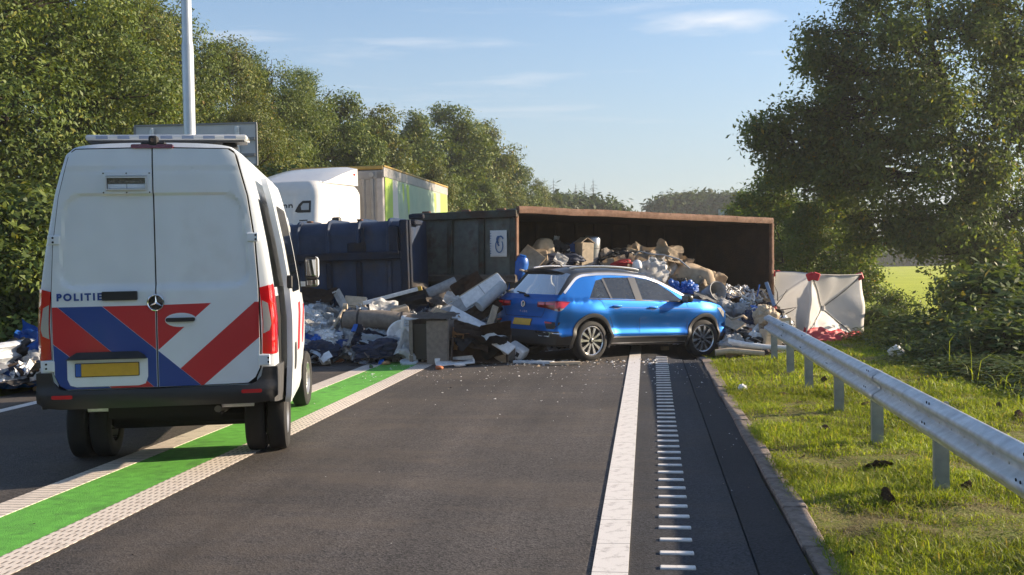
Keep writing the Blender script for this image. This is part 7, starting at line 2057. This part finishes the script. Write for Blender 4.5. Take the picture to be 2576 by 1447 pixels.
put('tray', mb_mesh(MB().box((0, 0, 0), (.66, .36, .025), bev=.01).box((0, .17, .035), (.66, .02, .06), bev=.006).box((.32, 0, .03), (.02, .34, .05), bev=.006), MC['white']), at(*zA(1690, 760), 18.0) * 1 + Vector((0, 0, 0)), (R(6), R(-3), R(8)), 1, 'flat white plastic tray lying on the road at the right foot of the grey box', 'tray').location.z = .05
put('disc', mb_mesh(MB().cyl((0, 0, 0), (0, 0, .03), .16, 18), MC['pale']), at(*zA(1210, 760), 18.3), (R(20), 0, 0), (1, .8, 1), 'small pale blue lid on the end of the green stripe', 'lid').location.z = .04
for i, (zx, zy, sx, sy, c, lab) in enumerate([(735, 800, .20, .16, 'pale', 'white folded paper with a dark print lying left of the ribbed line'), (970, 812, .22, .10, 'tan', 'crumpled brown leaf-like scrap on the green stripe'), (1525, 860, .17, .12, 'orange', 'reddish brown stone-like lump on the asphalt right of the green stripe'), (1740, 832, .18, .13, 'white', 'white cup lid with a coloured print on the asphalt'), (490, 785, .2, .1, 'orange', 'rusty orange scrap at the foot of the blue sheet'), (810, 850, .08, .07, 'green', 'small pale green scrap on the ribbed line'), (1610, 795, .24, .05, 'white', 'thin white strip on the asphalt beside the tray')]):
    p = at(*zA(zx, zy), 10); dd = p - Vector((0, 0, CAM_H)); p = Vector((0, 0, CAM_H)) + dd * (-CAM_H / dd.z); p.z = .03
    put('litter_scrap', bag_mesh(70 + i, MC[c], .35, 3), p, (0, 0, i), (sx, sy, .08), lab, 'litter')
# two pale planks on the road before the car
def gp(zx, zy):
    p = at(*zB(zx, zy), 10); dd = p - Vector((0, 0, CAM_H)); return Vector((0, 0, CAM_H)) + dd * (-CAM_H / dd.z)
plank('plank', gp(300, 1275) + Vector((0, 0, .03)), gp(600, 1283) + Vector((0, 0, .03)), .10, .045, MC['pale'], 'long thin pale plank lying on the asphalt in front of the car rear', 'plank')
plank('plank', gp(572, 1292) + Vector((0, 0, .03)), gp(808, 1286) + Vector((0, 0, .03)), .13, .05, MC['cream'], 'cream plank lying on the asphalt left of the car rear wheel', 'plank')
put('wood_block', mb_mesh(MB().box((0, 0, 0), (.15, .06, .07), bev=.008), MC['beige']), gp(1450, 1178) + Vector((0, 0, .04)), (0, 0, .1), 1, 'small pale wooden block on the road under the blue car', 'wood block')

# boards that lean up between the green door and the car
p0, p1 = at(1118, 792, 19.35), at(1262, 700, 19.7)
t = thing('bed_side', 'long pale bed side board leaning up to the right beside the dark green container door', 'bed board', (p0 + p1) / 2); d = p1 - p0; L_ = d.length
t.rotation_euler = (d.to_track_quat('X', 'Z').to_matrix().to_4x4() @ Matrix.Rotation(R(58), 4, 'X')).to_euler()
MB().box((0, 0, 0), (L_, .26, .03), bev=.005).build('board', MC['white'], t); MB().box((.0, .14, -.035), (L_ * .98, .03, .09), bev=.005).build('edge_rail', MC['cream'], t); MB().box((L_ / 2 - .03, 0, -.05), (.04, .26, .12), bev=.004).build('end_cap', MC['cream'], t)
for x in (-.25, .2): MB().box((x, 0, .017), (.012, .24, .006)).build('groove', MC['grey'], t)
plank('grey_board', at(1105, 802, 19.2), at(1205, 745, 19.6), .30, .03, MC['grey'], 'grey board half covered by the pale bed side board', 'board', R(55))
put('brown_board', cloth_mesh(81, MC['brown'], .95, .46, .08, 12, sharp=True), at(1212, 785, 19.25), (R(50), R(-24), R(4)), .8, 'dark brown fibreboard sheet sagging under the bed side board', 'board')
put('brown_board', cloth_mesh(82, MC['brown'], .62, .44, .06, 10, sharp=True), at(1180, 724, 19.9), (R(70), R(-30), R(4)), 1, 'small dark brown board sticking up above the bed side board', 'board')
plank('beige_board', at(1092, 782, 19.2), at(1140, 800, 19.05), .16, .03, MC['beige'], 'short beige board pointing left at the foot of the bed side board', 'board', R(50))
t = thing('water_tank', 'shiny white cylinder lying aslant directly left of the car rear window', 'cylinder', at(1238, 742, 19.3)); p0 = Vector(t.location)
a, b = at(1205, 772, 19.15) - p0, at(1266, 718, 19.45) - p0
mb = MB().cyl(a, b, .105, 22); mb.build('tank', mat('tank_white', (.46, .48, .50), .35, var=.2), t, smooth=True); MB().cyl(b, b * 1.05, .085, 18).build('end', MC['pale'], t, smooth=True)
plank('cream_board', at(1228, 830, 18.95), at(1247, 770, 19.1), .12, .03, MC['cream'], 'narrow cream board upright behind the left edge of the car', 'board', R(70))
put('carpet', cloth_mesh(84, MC['taupe'], .8, .5, .12, 12), at(1085, 742, 20.2), (R(40), R(10), 0), 1, 'grey-brown piece of carpet at the foot of the dark green container door', 'carpet')
put('white_scrap', cloth_mesh(85, MC['white'], .3, .26, .1, 8), at(1137, 756, 19.5), (R(50), R(20), 0), 1, 'crumpled white paper beside the lower end of the bed side board', 'paper')
put('insulation_roll', mb_mesh(MB().cyl((-.3, 0, 0), (.3, 0, 0), .12, 18), MC['grey'], True), at(1112, 726, 20.3), (0, R(-22), R(10)), 1, 'grey roll lying at the bottom of the dark green container door', 'roll')

# heap in and before the rusty container
plank('plywood', B3(330, 455, 21.4), B3(470, 560, 21.2), .62, .03, MC['beige'], 'pale plywood sheet leaning against the left edge of the container mouth', 'plywood', R(60))
plank('lath', B3(292, 535, 20.9), B3(412, 590, 20.6), .06, .03, MC['cream'], 'thin cream lath pointing to the blue drum left of the car roof', 'lath')
t = thing('blue_drum', 'small bright blue plastic drum left of the car spoiler', 'drum', B3(335, 600, 20.9), (R(8), R(14), 0))
mb = MB(); mb.lathe([(0, -.36), (.13, -.36), (.15, -.33), (.15, .25), (.12, .33), (.10, .36), (0, .36)], 18, 'Z'); mb.build('drum', MC['blue'], t, smooth=True); MB().cyl((0, 0, .36), (0, 0, .40), .07, 12).build('cap', MC['blue'], t)
t = thing('foam_block', 'cream padded block standing upright in the left of the container mouth', 'padded block', B3(520, 435, 22.3), (R(6), R(14), R(20)))
put('block', pillow_mesh(3, MC['cream'], .42, .34, .62), (0, 0, 0), (0, 0, 0), 1, None, None).parent = t
t = thing('carton', 'small beige carton in front of the cream padded block', 'carton', B3(478, 470, 21.9), (R(8), R(-8), R(14)))
MB().box((0, 0, 0), (.38, .3, .30), bev=.02).build('carton', MC['beige'], t); MB().box((0, -.152, .05), (.38, .004, .03)).build('tape', MC['taupe'], t)
plank('grey_post', B3(345, 450, 22.2), B3(500, 395, 22.6), .07, .05, MC['taupe'], 'grey-brown wooden post lying behind the beige carton', 'post')
put('dark_bags', bag_mesh(91, MC['dark'], .4, 4), B3(640, 410, 22.8), (0, 0, 1), (.75, .6, .5), 'dark bag with loose straps right of the cream padded block', 'bag')
put('shard', cloth_mesh(92, MC['white'], .12, .36, .03, 6, sharp=True), B3(617, 368, 22.7), (R(80), R(12), 0), 1, 'slim white shard standing on the dark bag inside the container', 'plastic shard')
put('blue_sheet', cloth_mesh(93, MC['blue'], .48, .55, .05, 8, sharp=True), B3(775, 455, 22.6), (R(72), R(-32), R(12)), 1, 'slanting dark blue panel beside the tall cream carton', 'panel')
put('blue_canvas', bag_mesh(94, MC['navy'], .4, 4), B3(680, 485, 22.2), (0, 0, .3), (.95, .5, .32), 'dark blue canvas lying low before the slanting blue panel', 'canvas')
put('paper_cone', cloth_mesh(95, MC['white'], .28, .24, .05, 6, sharp=True), B3(658, 488, 21.9), (R(60), R(30), 0), 1, 'small white paper peak on the dark blue canvas', 'paper')
t = thing('tall_carton', 'tall cream carton with a peaked top in the middle of the container mouth', 'carton', B3(832, 450, 22.6), (0, R(3), R(30)))
MB().box((0, 0, -.05), (.30, .30, .62), bev=.01).build('carton', MC['cream'], t); MB().box((-.09, 0, .31), (.22, .30, .015), rot=(0, R(-36), 0)).build('flap', MC['cream'], t); MB().box((.09, 0, .31), (.22, .30, .015), rot=(0, R(30), 0)).build('flap', MC['beige'], t)
t = thing('steel_drum', 'upright silvery metal drum next to the tall cream carton', 'drum', B3(892, 440, 22.8), (R(3), R(4), 0))
mb = MB(); mb.lathe([(.165, -.36), (.17, -.35), (.17, -.12), (.178, -.11), (.17, -.10), (.17, .12), (.178, .13), (.17, .14), (.17, .34), (.15, .37), (.0, .38)], 22, 'Z'); mb.build('drum', MC['metal'], t, smooth=True)
put('foam_chunk', bag_mesh(96, MC['taupe'], .3, 4), B3(1010, 470, 22.9), (0, R(20), .4), (.45, .35, .42), 'grey-brown lump with a jagged top right of the metal drum', 'foam lump')
plank('stick', B3(945, 440, 22.9), B3(1045, 500, 22.7), .035, .035, MC['taupe'], 'thin stick lying across right of the metal drum', 'stick')
plank('stick', B3(985, 500, 22.5), B3(1040, 455, 22.8), .03, .03, MC['beige'], 'short pale stick crossing the thin stick', 'stick')
put('bin_bag', bag_mesh(97, MC['black'], .3, 5, ridg=6), B3(1150, 475, 23.0), (0, 0, .4), (1.25, .7, .55), 'black bin bags piled in the middle of the container mouth', 'bin bag')
put('red_bag', bag_mesh(98, MC['red'], .35, 4), B3(1140, 518, 22.3), (0, 0, 0), (.62, .3, .2), 'red bag showing just above the car roof', 'bag')
put('white_ball', bag_mesh(99, MC['white'], .08, 3), B3(1238, 532, 21.9), (0, 0, 0), (.2, .2, .26), 'small round white bottle just over the car roof rail', 'bottle')
put('torn_sofa', bag_mesh(102, MC['cream'], .34, 5, ridg=6.5), B3(1420, 500, 23.0), (0, R(6), .2), (1.05, .6, .45), 'largest cream torn upholstery lump on top of the heap behind the car', 'torn sofa')
put('torn_sofa', bag_mesh(103, MC['beige'], .30, 5, ridg=6.5), B3(1385, 600, 22.4), (R(6), R(22), .1), (.6, .4, .75), 'tall beige upholstered piece just above the car windscreen', 'torn sofa')
put('sofa_cover', cloth_mesh(401, MC['cream'], 1.15, .75, .26, 22, rag=.14), B3(1375, 475, 22.8), (R(35), R(6), R(-8)), 1, 'cream torn sofa cover draped over the top of the heap behind the car', 'sofa cover')
put('sofa_cover', cloth_mesh(402, MC['cream'], .85, .70, .24, 20, rag=.14), B3(1490, 520, 22.7), (R(50), R(28), R(-10)), 1, 'cream torn cover hanging down right of the upholstery lump', 'sofa cover')
put('sofa_cover', cloth_mesh(403, MC['white'], .70, .55, .20, 18, rag=.14), B3(1350, 575, 22.1), (R(62), R(-10), 0), 1, 'whitish torn cover over the beige piece above the windscreen', 'sofa cover')
put('cardboard', cloth_mesh(404, MC['beige'], .62, .5, .06, 10, sharp=True), B3(1270, 545, 22.2), (R(55), R(20), R(8)), 1, 'bent beige cardboard above the roof rail of the car', 'cardboard')
put('cardboard', cloth_mesh(405, MC['cream'], .5, .36, .06, 10, sharp=True), B3(1075, 520, 22.3), (R(50), R(-16), 0), 1, 'bent cream cardboard left of the red bag', 'cardboard')
t = thing('chair_frame', 'bent white tubular hoop over the cream upholstery', 'metal hoop', B3(1330, 480, 22.4))
MB().tube([Vector((-.42, 0, -.28)), Vector((-.40, 0, .0)), Vector((-.22, -.02, .17)), Vector((.05, -.05, .10)), Vector((.30, -.05, .08)), Vector((.62, -.05, -.02)), Vector((.85, -.05, -.22))], .016, 7).build('hoop', MC['metal'], t, smooth=True)
MB().tube([Vector((-.1, -.05, -.15)), Vector((.05, -.08, .05)), Vector((.22, -.08, -.12))], .012, 6).build('brace', MC['white'], t, smooth=True)
put('foam_lump', bag_mesh(104, MC['taupe'], .25, 4), B3(1625, 540, 23.1), (0, 0, 0), (.46, .36, .24), 'rounded grey-brown lump above the beige carton right of the upholstery', 'foam lump')
t = thing('upholstered_box', 'beige fabric-covered box tilted at the top of the right slope', 'padded box', B3(1668, 655, 22.6), (R(10), R(12), R(-12)))
put('box', pillow_mesh(9, MC['beige'], .95, .6, .72), (0, 0, 0), (0, 0, 0), 1, None, None).parent = t
put('white_sheet', cloth_mesh(105, MC['white'], .5, .4, .16, 10), B3(1530, 600, 22.5), (R(55), R(25), 0), 1, 'white crumpled sheet between the upholstery and the beige padded box', 'sheet')
put('blue_bag', bag_mesh(106, MC['blue'], .38, 5, ridg=6), B3(1630, 710, 22.0), (0, R(10), .4), (.50, .35, .40), 'bright blue plastic bag beside the car windscreen pillar', 'plastic bag')
put('blue_bag', bag_mesh(107, MC['blue'], .38, 4, ridg=6), B3(1535, 690, 22.0), (0, R(-30), .4), (.22, .2, .42), 'thin blue plastic bag just right of the car A pillar', 'plastic bag')
put('dark_cushion', bag_mesh(108, MC['black'], .3, 4), B3(1585, 680, 22.2), (0, 0, 0), (.35, .3, .35), 'black bag between two blue plastic bags', 'bag')
t = thing('bucket', 'grey bucket tipped on its side above the car bonnet', 'bucket', B3(1805, 745, 21.9), (R(70), R(30), R(20)))
mb = MB(); mb.lathe([(0, -.2), (.14, -.2), (.20, .2), (.215, .21), (.215, .225), (.19, .21), (.13, -.18), (0, -.18)], 22, 'Z'); mb.build('bucket', MC['grey'], t, smooth=True); MB().tube([(.21 * math.cos(a), .21 * math.sin(a), .2 + .0 * a) for a in np.linspace(0, 3.14, 10)], .006, 5).build('handle', MC['metal'], t)
put('cream_rag', cloth_mesh(109, MC['cream'], .65, .5, .2, 12), B3(1800, 660, 22.4), (R(45), R(25), 0), 1, 'cream rag draped beside the beige padded box', 'rag')
put('machine_part', bag_mesh(110, MC['grey'], .28, 4), B3(1930, 870, 21.4), (0, R(10), 0), (.66, .45, .52), 'grey machine casing lying right of the car headlight', 'machine casing')
put('machine_part', bag_mesh(111, MC['grey'], .30, 4), B3(2040, 905, 21.2), (0, R(30), 1), (.5, .42, .42), 'dark grey casing with a yellowish label beside the machine casing', 'machine casing')
put('dark_foil', bag_mesh(112, MC['navy'], .34, 4, ridg=6), B3(2120, 950, 20.9), (0, R(-20), 1), (.55, .4, .55), 'dark bluish crumpled foil under the end of the guardrail', 'foil')
put('white_tub', cloth_mesh(113, MC['white'], .5, .18, .06, 8), B3(2120, 1005, 20.6), (R(30), R(14), 0), 1, 'curved white plastic strip under the end of the guardrail', 'plastic strip')
plank('white_bar', B3(1910, 935, 20.9), B3(2200, 1120, 19.9), .05, .04, MC['pale'], 'long pale bar running down the right slope towards the guardrail post', 'bar')
plank('cream_board', B3(1905, 945, 20.8), B3(2030, 1000, 20.4), .26, .025, MC['cream'], 'cream board lying above the long pale bar', 'board', R(30))
put('stone_sack', bag_mesh(114, MC['grey'], .26, 5, ridg=4), at(*zB(1960, 1150), 19.4), (0, R(8), .3), (.62, .5, .66), 'rounded grey sack standing in front of the right slope beside the car', 'sack')
put('white_fabric', cloth_mesh(115, MC['cream'], .55, .4, .10, 14), at(*zB(1985, 1205), 19.0) + Vector((0, 0, .02)), (R(18), R(10), .1), 1, 'cream crumpled cloth at the foot of the grey sack', 'cloth')
mb = MB().tube([Vector((-.62, .1, .16)), Vector((-.3, .0, .10)), Vector((.05, -.08, .06)), Vector((.35, -.16, .05)), Vector((.72, -.15, .05))], .065, 10, .04)
put('rolled_cloth', mb_mesh(mb, MC['white'], True), at(*zB(2200, 1195), 19.2), (0, 0, 0), 1, 'long white rolled cloth lying on the grass before the guardrail', 'rolled cloth').location.z = .05
put('rolled_cloth', mb_mesh(MB().tube([Vector((-.55, 0, .0)), Vector((-.2, -.03, .03)), Vector((.2, -.02, .0)), Vector((.6, -.05, -.03))], .06, 9, .05), MC['cream'], True), at(*zB(2010, 1240), 18.8), (0, 0, 0), (.75, 1, 1), 'cream roll of cloth along the edge of the grass beside the car front wheel', 'rolled cloth').location.z = .06
put('black_cloth', bag_mesh(116, MC['black'], .36, 5, ridg=5), at(*zB(2120, 1100), 19.6), (0, R(14), -.2), (.85, .5, .36), 'black cloth heap between grey sack and cream boxes', 'cloth')
t = thing('carton', 'flattened beige carton near the last guardrail post', 'carton', at(*zB(2175, 1170), 19.3), (R(6), R(-4), R(20))); MB().box((0, 0, 0), (.52, .4, .06), bev=.01).build('carton', MC['beige'], t); MB().box((.1, -.15, .06), (.4, .2, .012), rot=(R(25), 0, 0)).build('flap', MC['cream'], t)
t = thing('carton', 'upright cream carton right behind the last guardrail post', 'carton', at(*zB(2255, 1200), 19.4), (0, R(8), R(14))); t.location.z = .2
MB().box((0, 0, 0), (.34, .3, .42), bev=.015).build('carton', MC['cream'], t); MB().box((0, -.152, .1), (.30, .004, .03)).build('tape', MC['beige'], t)
put('brown_pot', bag_mesh(117, MC['brown'], .2, 4), at(*zB(2235, 1215), 19.0), (0, 0, 0), (.34, .3, .22), 'dark brown bag between the cream cartons', 'bag')
t = thing('cabinet_door', 'white cabinet door standing on end behind the guardrail post', 'cabinet door', at(*zB(2350, 1175), 19.5), (R(4), R(-6), R(10))); t.location.z = .30
MB().box((0, 0, 0), (.36, .03, .62), bev=.004).build('leaf', MC['cream'], t); MB().box((0, -.017, 0), (.26, .006, .50), bev=.002).build('panel', MC['white'], t); MB().cyl((.13, -.02, .05), (.13, -.05, .05), .012, 8).build('knob', MC['metal'], t)
put('foam_wad', bag_mesh(118, MC['cream'], .32, 5, ridg=5), at(*zB(2245, 925), 20.2), (0, 0, .6), (.55, .45, .55), 'big cream wad of foam caught on the end of the guardrail', 'foam wad')
put('foam_wad', bag_mesh(119, MC['beige'], .3, 4, ridg=5), at(*zB(2190, 1010), 20.2), (0, 0, 1.6), (.34, .3, .62), 'beige strip of foam hanging below the end of the guardrail', 'foam wad')
put('foam_wad', bag_mesh(120, MC['brown'], .3, 4, ridg=5), at(*zB(2225, 1060), 19.9), (0, 0, .3), (.30, .3, .40), 'brown soil-stained wad under the end of the guardrail', 'foam wad')
plank('blue_pole', B3(2222, 660, 21.4), B3(2285, 840, 21.0), .07, .04, mat('pole_pale_blue', (.25, .33, .45), .4, metal=.4), 'pale blue metal pole leaning between the container end and the white screen', 'pole', R(20))
put('red_scrap', bag_mesh(121, MC['red'], .3, 3), B3(2280, 858, 20.8), (0, 0, 0), (.12, .1, .08), 'small red scrap in the twigs on the guardrail end', 'scrap')
t = thing('blue_stick', 'short blue tube sticking up at the container right edge', 'tube', B3(2150, 725, 22.6)); MB().tube([(0, 0, -.12), (.03, 0, .0), (.06, 0, .14)], .014, 6).build('tube', MC['blue'], t, smooth=True)
put('wire_mat', cloth_mesh(122, MC['grey'], .9, .3, .1, 10), B3(1830, 800, 21.6), (R(20), R(14), 0), 1, 'grey metal sheet strip above the car bonnet', 'metal sheet')
# loops of cable, hose and thin pipe on the right-hand slope
rng = random.Random(33)
cab_cols = [('metal', 'thin silvery cable looping over the right slope of the heap'), ('white', 'white flexible hose looping over the right slope of the heap'), ('dark', 'dark cable looping over the right slope of the heap'), ('cream', 'cream coloured cable looping over the right slope of the heap')]
for k in range(120):
    c, lab = rng.choices(cab_cols, (7, 6, 2, 6))[0]
    if k < 96:
        t_ = rng.random(); zx = lerp(1760, 2215, t_); zy = lerp(600, 800, t_) + rng.uniform(-10, 110)
    else: zx, zy = rng.uniform(2000, 2380), rng.uniform(760, 960)
    p = hpB(zx, zy); pts = []; a = rng.uniform(0, 6.28); q = Vector((p.x, p.y))
    st = rng.uniform(0.07, 0.13); curl = rng.uniform(-0.9, 0.9)
    for s_ in range(rng.randint(5, 11)):
        hh = heap(q.x, q.y) if k < 96 else p.z
        pts.append(Vector((q.x, q.y, hh + 0.06 + 0.14 * abs(math.sin(s_ * 0.9 + k)) * rng.uniform(0.4, 1.2))))
        a += curl + rng.uniform(-.5, .5); q += Vector((math.cos(a), math.sin(a))) * st
    base = pts[0].copy()
    o = MB().tube([x - base for x in pts], rng.choice((0.009, 0.013, 0.017, 0.024)), 6).build('cable', MC[c], None, smooth=True)
    o.location = base; tag(o, lab, 'cable', 'loose cables and hoses on the right slope of the heap')
for k, (zx, zy, dx, dz) in enumerate(((2290, 840, .25, .32), (2310, 800, -.05, .30), (2330, 870, .34, .05), (2370, 900, .22, .12), (2350, 930, .20, -.30))):
    p = at(*zB(zx, zy), 20.6); o = MB().tube([Vector((0, 0, 0)), Vector((dx * .5 + .02, 0, dz * .55)), Vector((dx, .05, dz))], .011, 5, .004).build('twig', MC['brown'], None, smooth=True); o.location = p; tag(o, 'thin bare twig sticking out over the end of the guardrail', 'twig', 'twigs on the guardrail end')

# litter beside the left barrier
def L3(x, y, Y): return at(x, y, Y)
put('blue_bag', bag_mesh(131, MC['blue'], .36, 5, ridg=6), L3(48, 968, 15.4), (0, 0, .5), (.72, .5, .42), 'shiny blue plastic bag on the road left of the van tail light', 'plastic bag').location.z = .16
put('blue_sheet', cloth_mesh(132, MC['blue'], .75, .4, .18, 14), L3(80, 895, 16.1), (R(50), R(-48), 0), 1, 'bright blue torn sheet standing up between barrier and van', 'plastic sheet')
put('blue_sheet', cloth_mesh(133, MC['blue'], .5, .34, .16, 12), L3(88, 845, 16.6), (R(40), R(14), 0), 1, 'blue plastic rag on top of the left barrier end', 'plastic sheet')
put('white_bundle', bag_mesh(134, MC['cream'], .26, 5, ridg=5), L3(72, 938, 15.7), (0, R(-14), .4), (.62, .45, .36), 'cream cloth bundle above the shiny blue bag', 'cloth bundle')
put('black_bag', bag_mesh(135, MC['black'], .4, 5, ridg=6), L3(30, 905, 16.2), (0, R(-30), .4), (.9, .6, .5), 'black bag with straps lying on the left barrier', 'bag')
put('grey_bag', bag_mesh(136, MC['grey'], .3, 4, ridg=6), L3(98, 918, 16.0), (0, 0, .4), (.45, .4, .45), 'grey plastic bag right beside the van rear corner', 'plastic bag')
put('clear_bag', bag_mesh(137, MC['clear'], .3, 4, ridg=6), L3(8, 945, 15.8), (0, 0, .4), (.55, .4, .4), 'pale clear bag at the picture edge under the barrier', 'plastic bag')
plank('dark_chair_leg', L3(20, 935, 15.9), L3(62, 872, 16.3), .06, .04, MC['dark'], 'dark flat strip leaning on the left barrier', 'strip')
for i, (x, y) in enumerate(((108, 978), (95, 985), (118, 970))):
    p = at(x, y, 15.2); put('scrap', bag_mesh(140 + i, MC['white' if i != 1 else 'beige'], .3, 3), (p.x, p.y, .05), (0, 0, i), (.14, .1, .1), ['small white scrap next to the shiny blue bag', 'tiny beige scrap next to the shiny blue bag', 'white scrap on the road nearest the van bumper'][i], 'scrap')

# small pieces on the verge
for (x, y, s, c, lab) in [(1868, 985, .075, 'white', 'white ball-like lump of foam lying in the grass near the kerb'), (2258, 902, .16, 'white', 'crumpled white litter at the top of the grass bank')]:
    p = at(x, y, 10); dd = p - Vector((0, 0, CAM_H)); p = Vector((0, 0, CAM_H)) + dd * (-CAM_H / dd.z); u, v = uv_of(p.x, p.y)
    put('litter_lump', bag_mesh(150 + x, MC[c], .12 if s < .1 else .35, 4), (p.x, p.y, ground_z(u, v) + s * .6), (0, 0, 1), (s * 2, s * 1.7, s * 1.7), lab, 'litter')

FS = [cloth_mesh(300 + i, MC[c], 1.0, .75, .30, 22, rag=.12) for i, c in enumerate(('white', 'clear', 'pale', 'white', 'clear'))]
rng = random.Random(17)
for k in range(64):
    zx, zy = rng.uniform(160, 1280), rng.uniform(250, 740)
    if zx > 700 and zy < 300: zy += 150
    p = hpA(zx, zy); s_ = rng.uniform(.28, .62)
    put('film_sheet', FS[k % 5], (p.x, p.y, p.z + .11), (rng.uniform(.3, 1.1), rng.uniform(-.5, .5), rng.uniform(-.6, .6)), (s_, s_ * rng.uniform(.6, 1), s_), 'crumpled %s plastic film lying on the heap between van and grey box' % ('white', 'clear', 'pale blue', 'white', 'clear')[k % 5], 'plastic film', '%s plastic film on the heap between van and grey box' % ('white', 'clear', 'pale blue', 'white', 'clear')[k % 5])
for k in range(16):
    zx, zy = rng.uniform(1640, 2250), rng.uniform(230, 480)
    p = hpA(zx, zy); s_ = rng.uniform(.22, .46)
    put('film_sheet', FS[k % 5], (p.x, p.y, p.z + .10), (rng.uniform(.3, 1.1), rng.uniform(-.5, .5), rng.uniform(-.6, .6)), (s_, s_ * rng.uniform(.6, 1), s_), 'crumpled %s plastic film between the grey box and the blue car' % ('white', 'clear', 'pale blue', 'white', 'clear')[k % 5], 'plastic film', '%s plastic film between grey box and blue car' % ('white', 'clear', 'pale blue', 'white', 'clear')[k % 5])
# everything between: repeated kinds scattered over the heaps
FILL = {
    'plastic_bag': [('white', 'white'), ('clear', 'clear'), ('pale', 'pale blue'), ('grey', 'grey'), ('navy', 'dark blue'), ('blue', 'bright blue')],
    'rag': [('white', 'white'), ('taupe', 'grey-brown'), ('navy', 'navy'), ('cream', 'cream'), ('brown', 'brown'), ('pale', 'pale blue')],
    'board_piece': [('cream', 'cream'), ('brown', 'brown'), ('white', 'white'), ('beige', 'beige')],
    'carton': [('beige', 'beige'), ('brown', 'brown'), ('white', 'white')],
    'cushion': [('cream', 'cream'), ('taupe', 'grey-brown'), ('grey', 'grey')],
    'pipe': [('white', 'white'), ('metal', 'silvery'), ('dark', 'dark')],
}
catn = {'plastic_bag': 'plastic bag', 'rag': 'rag', 'board_piece': 'board', 'carton': 'carton', 'cushion': 'cushion', 'pipe': 'pipe'}
desc = {'plastic_bag': '%s crumpled plastic bag', 'rag': '%s torn rag', 'board_piece': '%s broken piece of board', 'carton': '%s squashed little carton', 'cushion': '%s flattened cushion', 'pipe': '%s short length of pipe'}
LIB = {}
for kd, lst in FILL.items():
    for i, (c, w) in enumerate(lst):
        for v in range(2):
            sd_ = 200 + i * 7 + v * 3 + len(kd)
            if kd == 'plastic_bag': me = bag_mesh(sd_, MC[c], .36, 4, ridg=6)
            elif kd == 'rag': me = cloth_mesh(sd_, MC[c], 1, .7, .26, 12)
            elif kd == 'board_piece': me = mb_mesh(MB().box((0, 0, 0), (1, .42 + .2 * v, .05), bev=.008).box((.1, .1, .035), (.5, .05, .03)), MC[c])
            elif kd == 'carton': me = mb_mesh(MB().box((0, 0, 0), (.8, .6, .42), bev=.03).box((.1, -.1, .23), (.5, .42, .02), rot=(R(22), 0, 0)), MC[c])
            elif kd == 'cushion': me = pillow_mesh(sd_, MC[c], 1, .75, .34)
            else: me = mb_mesh(MB().tube([Vector((-.5, 0, 0)), Vector((-.1, .04 * v, .03)), Vector((.5, -.05, .0 + .1 * v))], .045, 8), MC[c], True)
            LIB[kd, c, v] = me
ZONES = [('left', (-4.6, -0.2), (18.9, 20.3), 270, 'in the heap between van and blue car', {'cream': .6, 'white': 3.0, 'pale': 2.2, 'clear': 2.6, 'brown': .5, 'taupe': .6, 'navy': .7}), ('mid', (0.0, 4.6), (20.8, 24.2), 95, 'in the heap behind the blue car', {'cream': 3, 'beige': 3}), ('right', (3.9, 5.9), (19.2, 24.4), 80, 'on the slope right of the blue car', {'cream': 2, 'beige': 2}), ('far_left', (-8.2, -6.2), (15.6, 18.4), 24, 'beside the left barrier', {'blue': 2})]
rng = random.Random(55)
for zn, xr_, yr_, n, where, wt in ZONES:
    k = 0
    while k < n:
        x, y = rng.uniform(*xr_), rng.uniform(*yr_); h = heap(x, y)
        if h < 0.10: continue
        kd = rng.choices(list(FILL), (6, 7, 5, 3, 2.2, 2.4))[0]
        c, w = rng.choices(FILL[kd], [wt.get(c_, 1.0) * (0.35 if c_ == 'blue' and zn != 'far_left' else 1) for c_, _ in FILL[kd]])[0]
        s = rng.uniform(0.12, 0.40) ** 1.0 * (1.15 if kd in ('rag', 'board_piece') else 1)
        rot = (rng.uniform(-.3, .9), rng.uniform(-.6, .6), rng.uniform(0, 6.28))
        put(kd, LIB[kd, c, rng.randint(0, 1)], (x, y, h + s * rng.uniform(0.02, 0.14)), rot, (s, s * rng.uniform(.8, 1.2), s * rng.uniform(.8, 1.2)), desc[kd] % w + ' ' + where, catn[kd], '%s %ss %s' % (w, catn[kd], where))
        k += 1
# ------------------------------------------------------------------ morning haze
hz = MB().box((0, 250, 9), (900, 640, 24)).build('haze', bpy.data.materials.new('haze'))
hm = hz.data.materials[0]; hm.use_nodes = True
n_, l_ = hm.node_tree.nodes, hm.node_tree.links
n_.clear()
o_ = n_.new('ShaderNodeOutputMaterial'); v_ = n_.new('ShaderNodeVolumePrincipled')
v_.inputs['Color'].default_value = (0.93, 0.96, 1.0, 1); v_.inputs['Density'].default_value = 0.0006; v_.inputs['Anisotropy'].default_value = 0.3
l_.new(v_.outputs['Volume'], o_.inputs['Volume'])
tag(hz, 'thin pale haze in the air over the whole road scene', 'haze', kind='stuff')
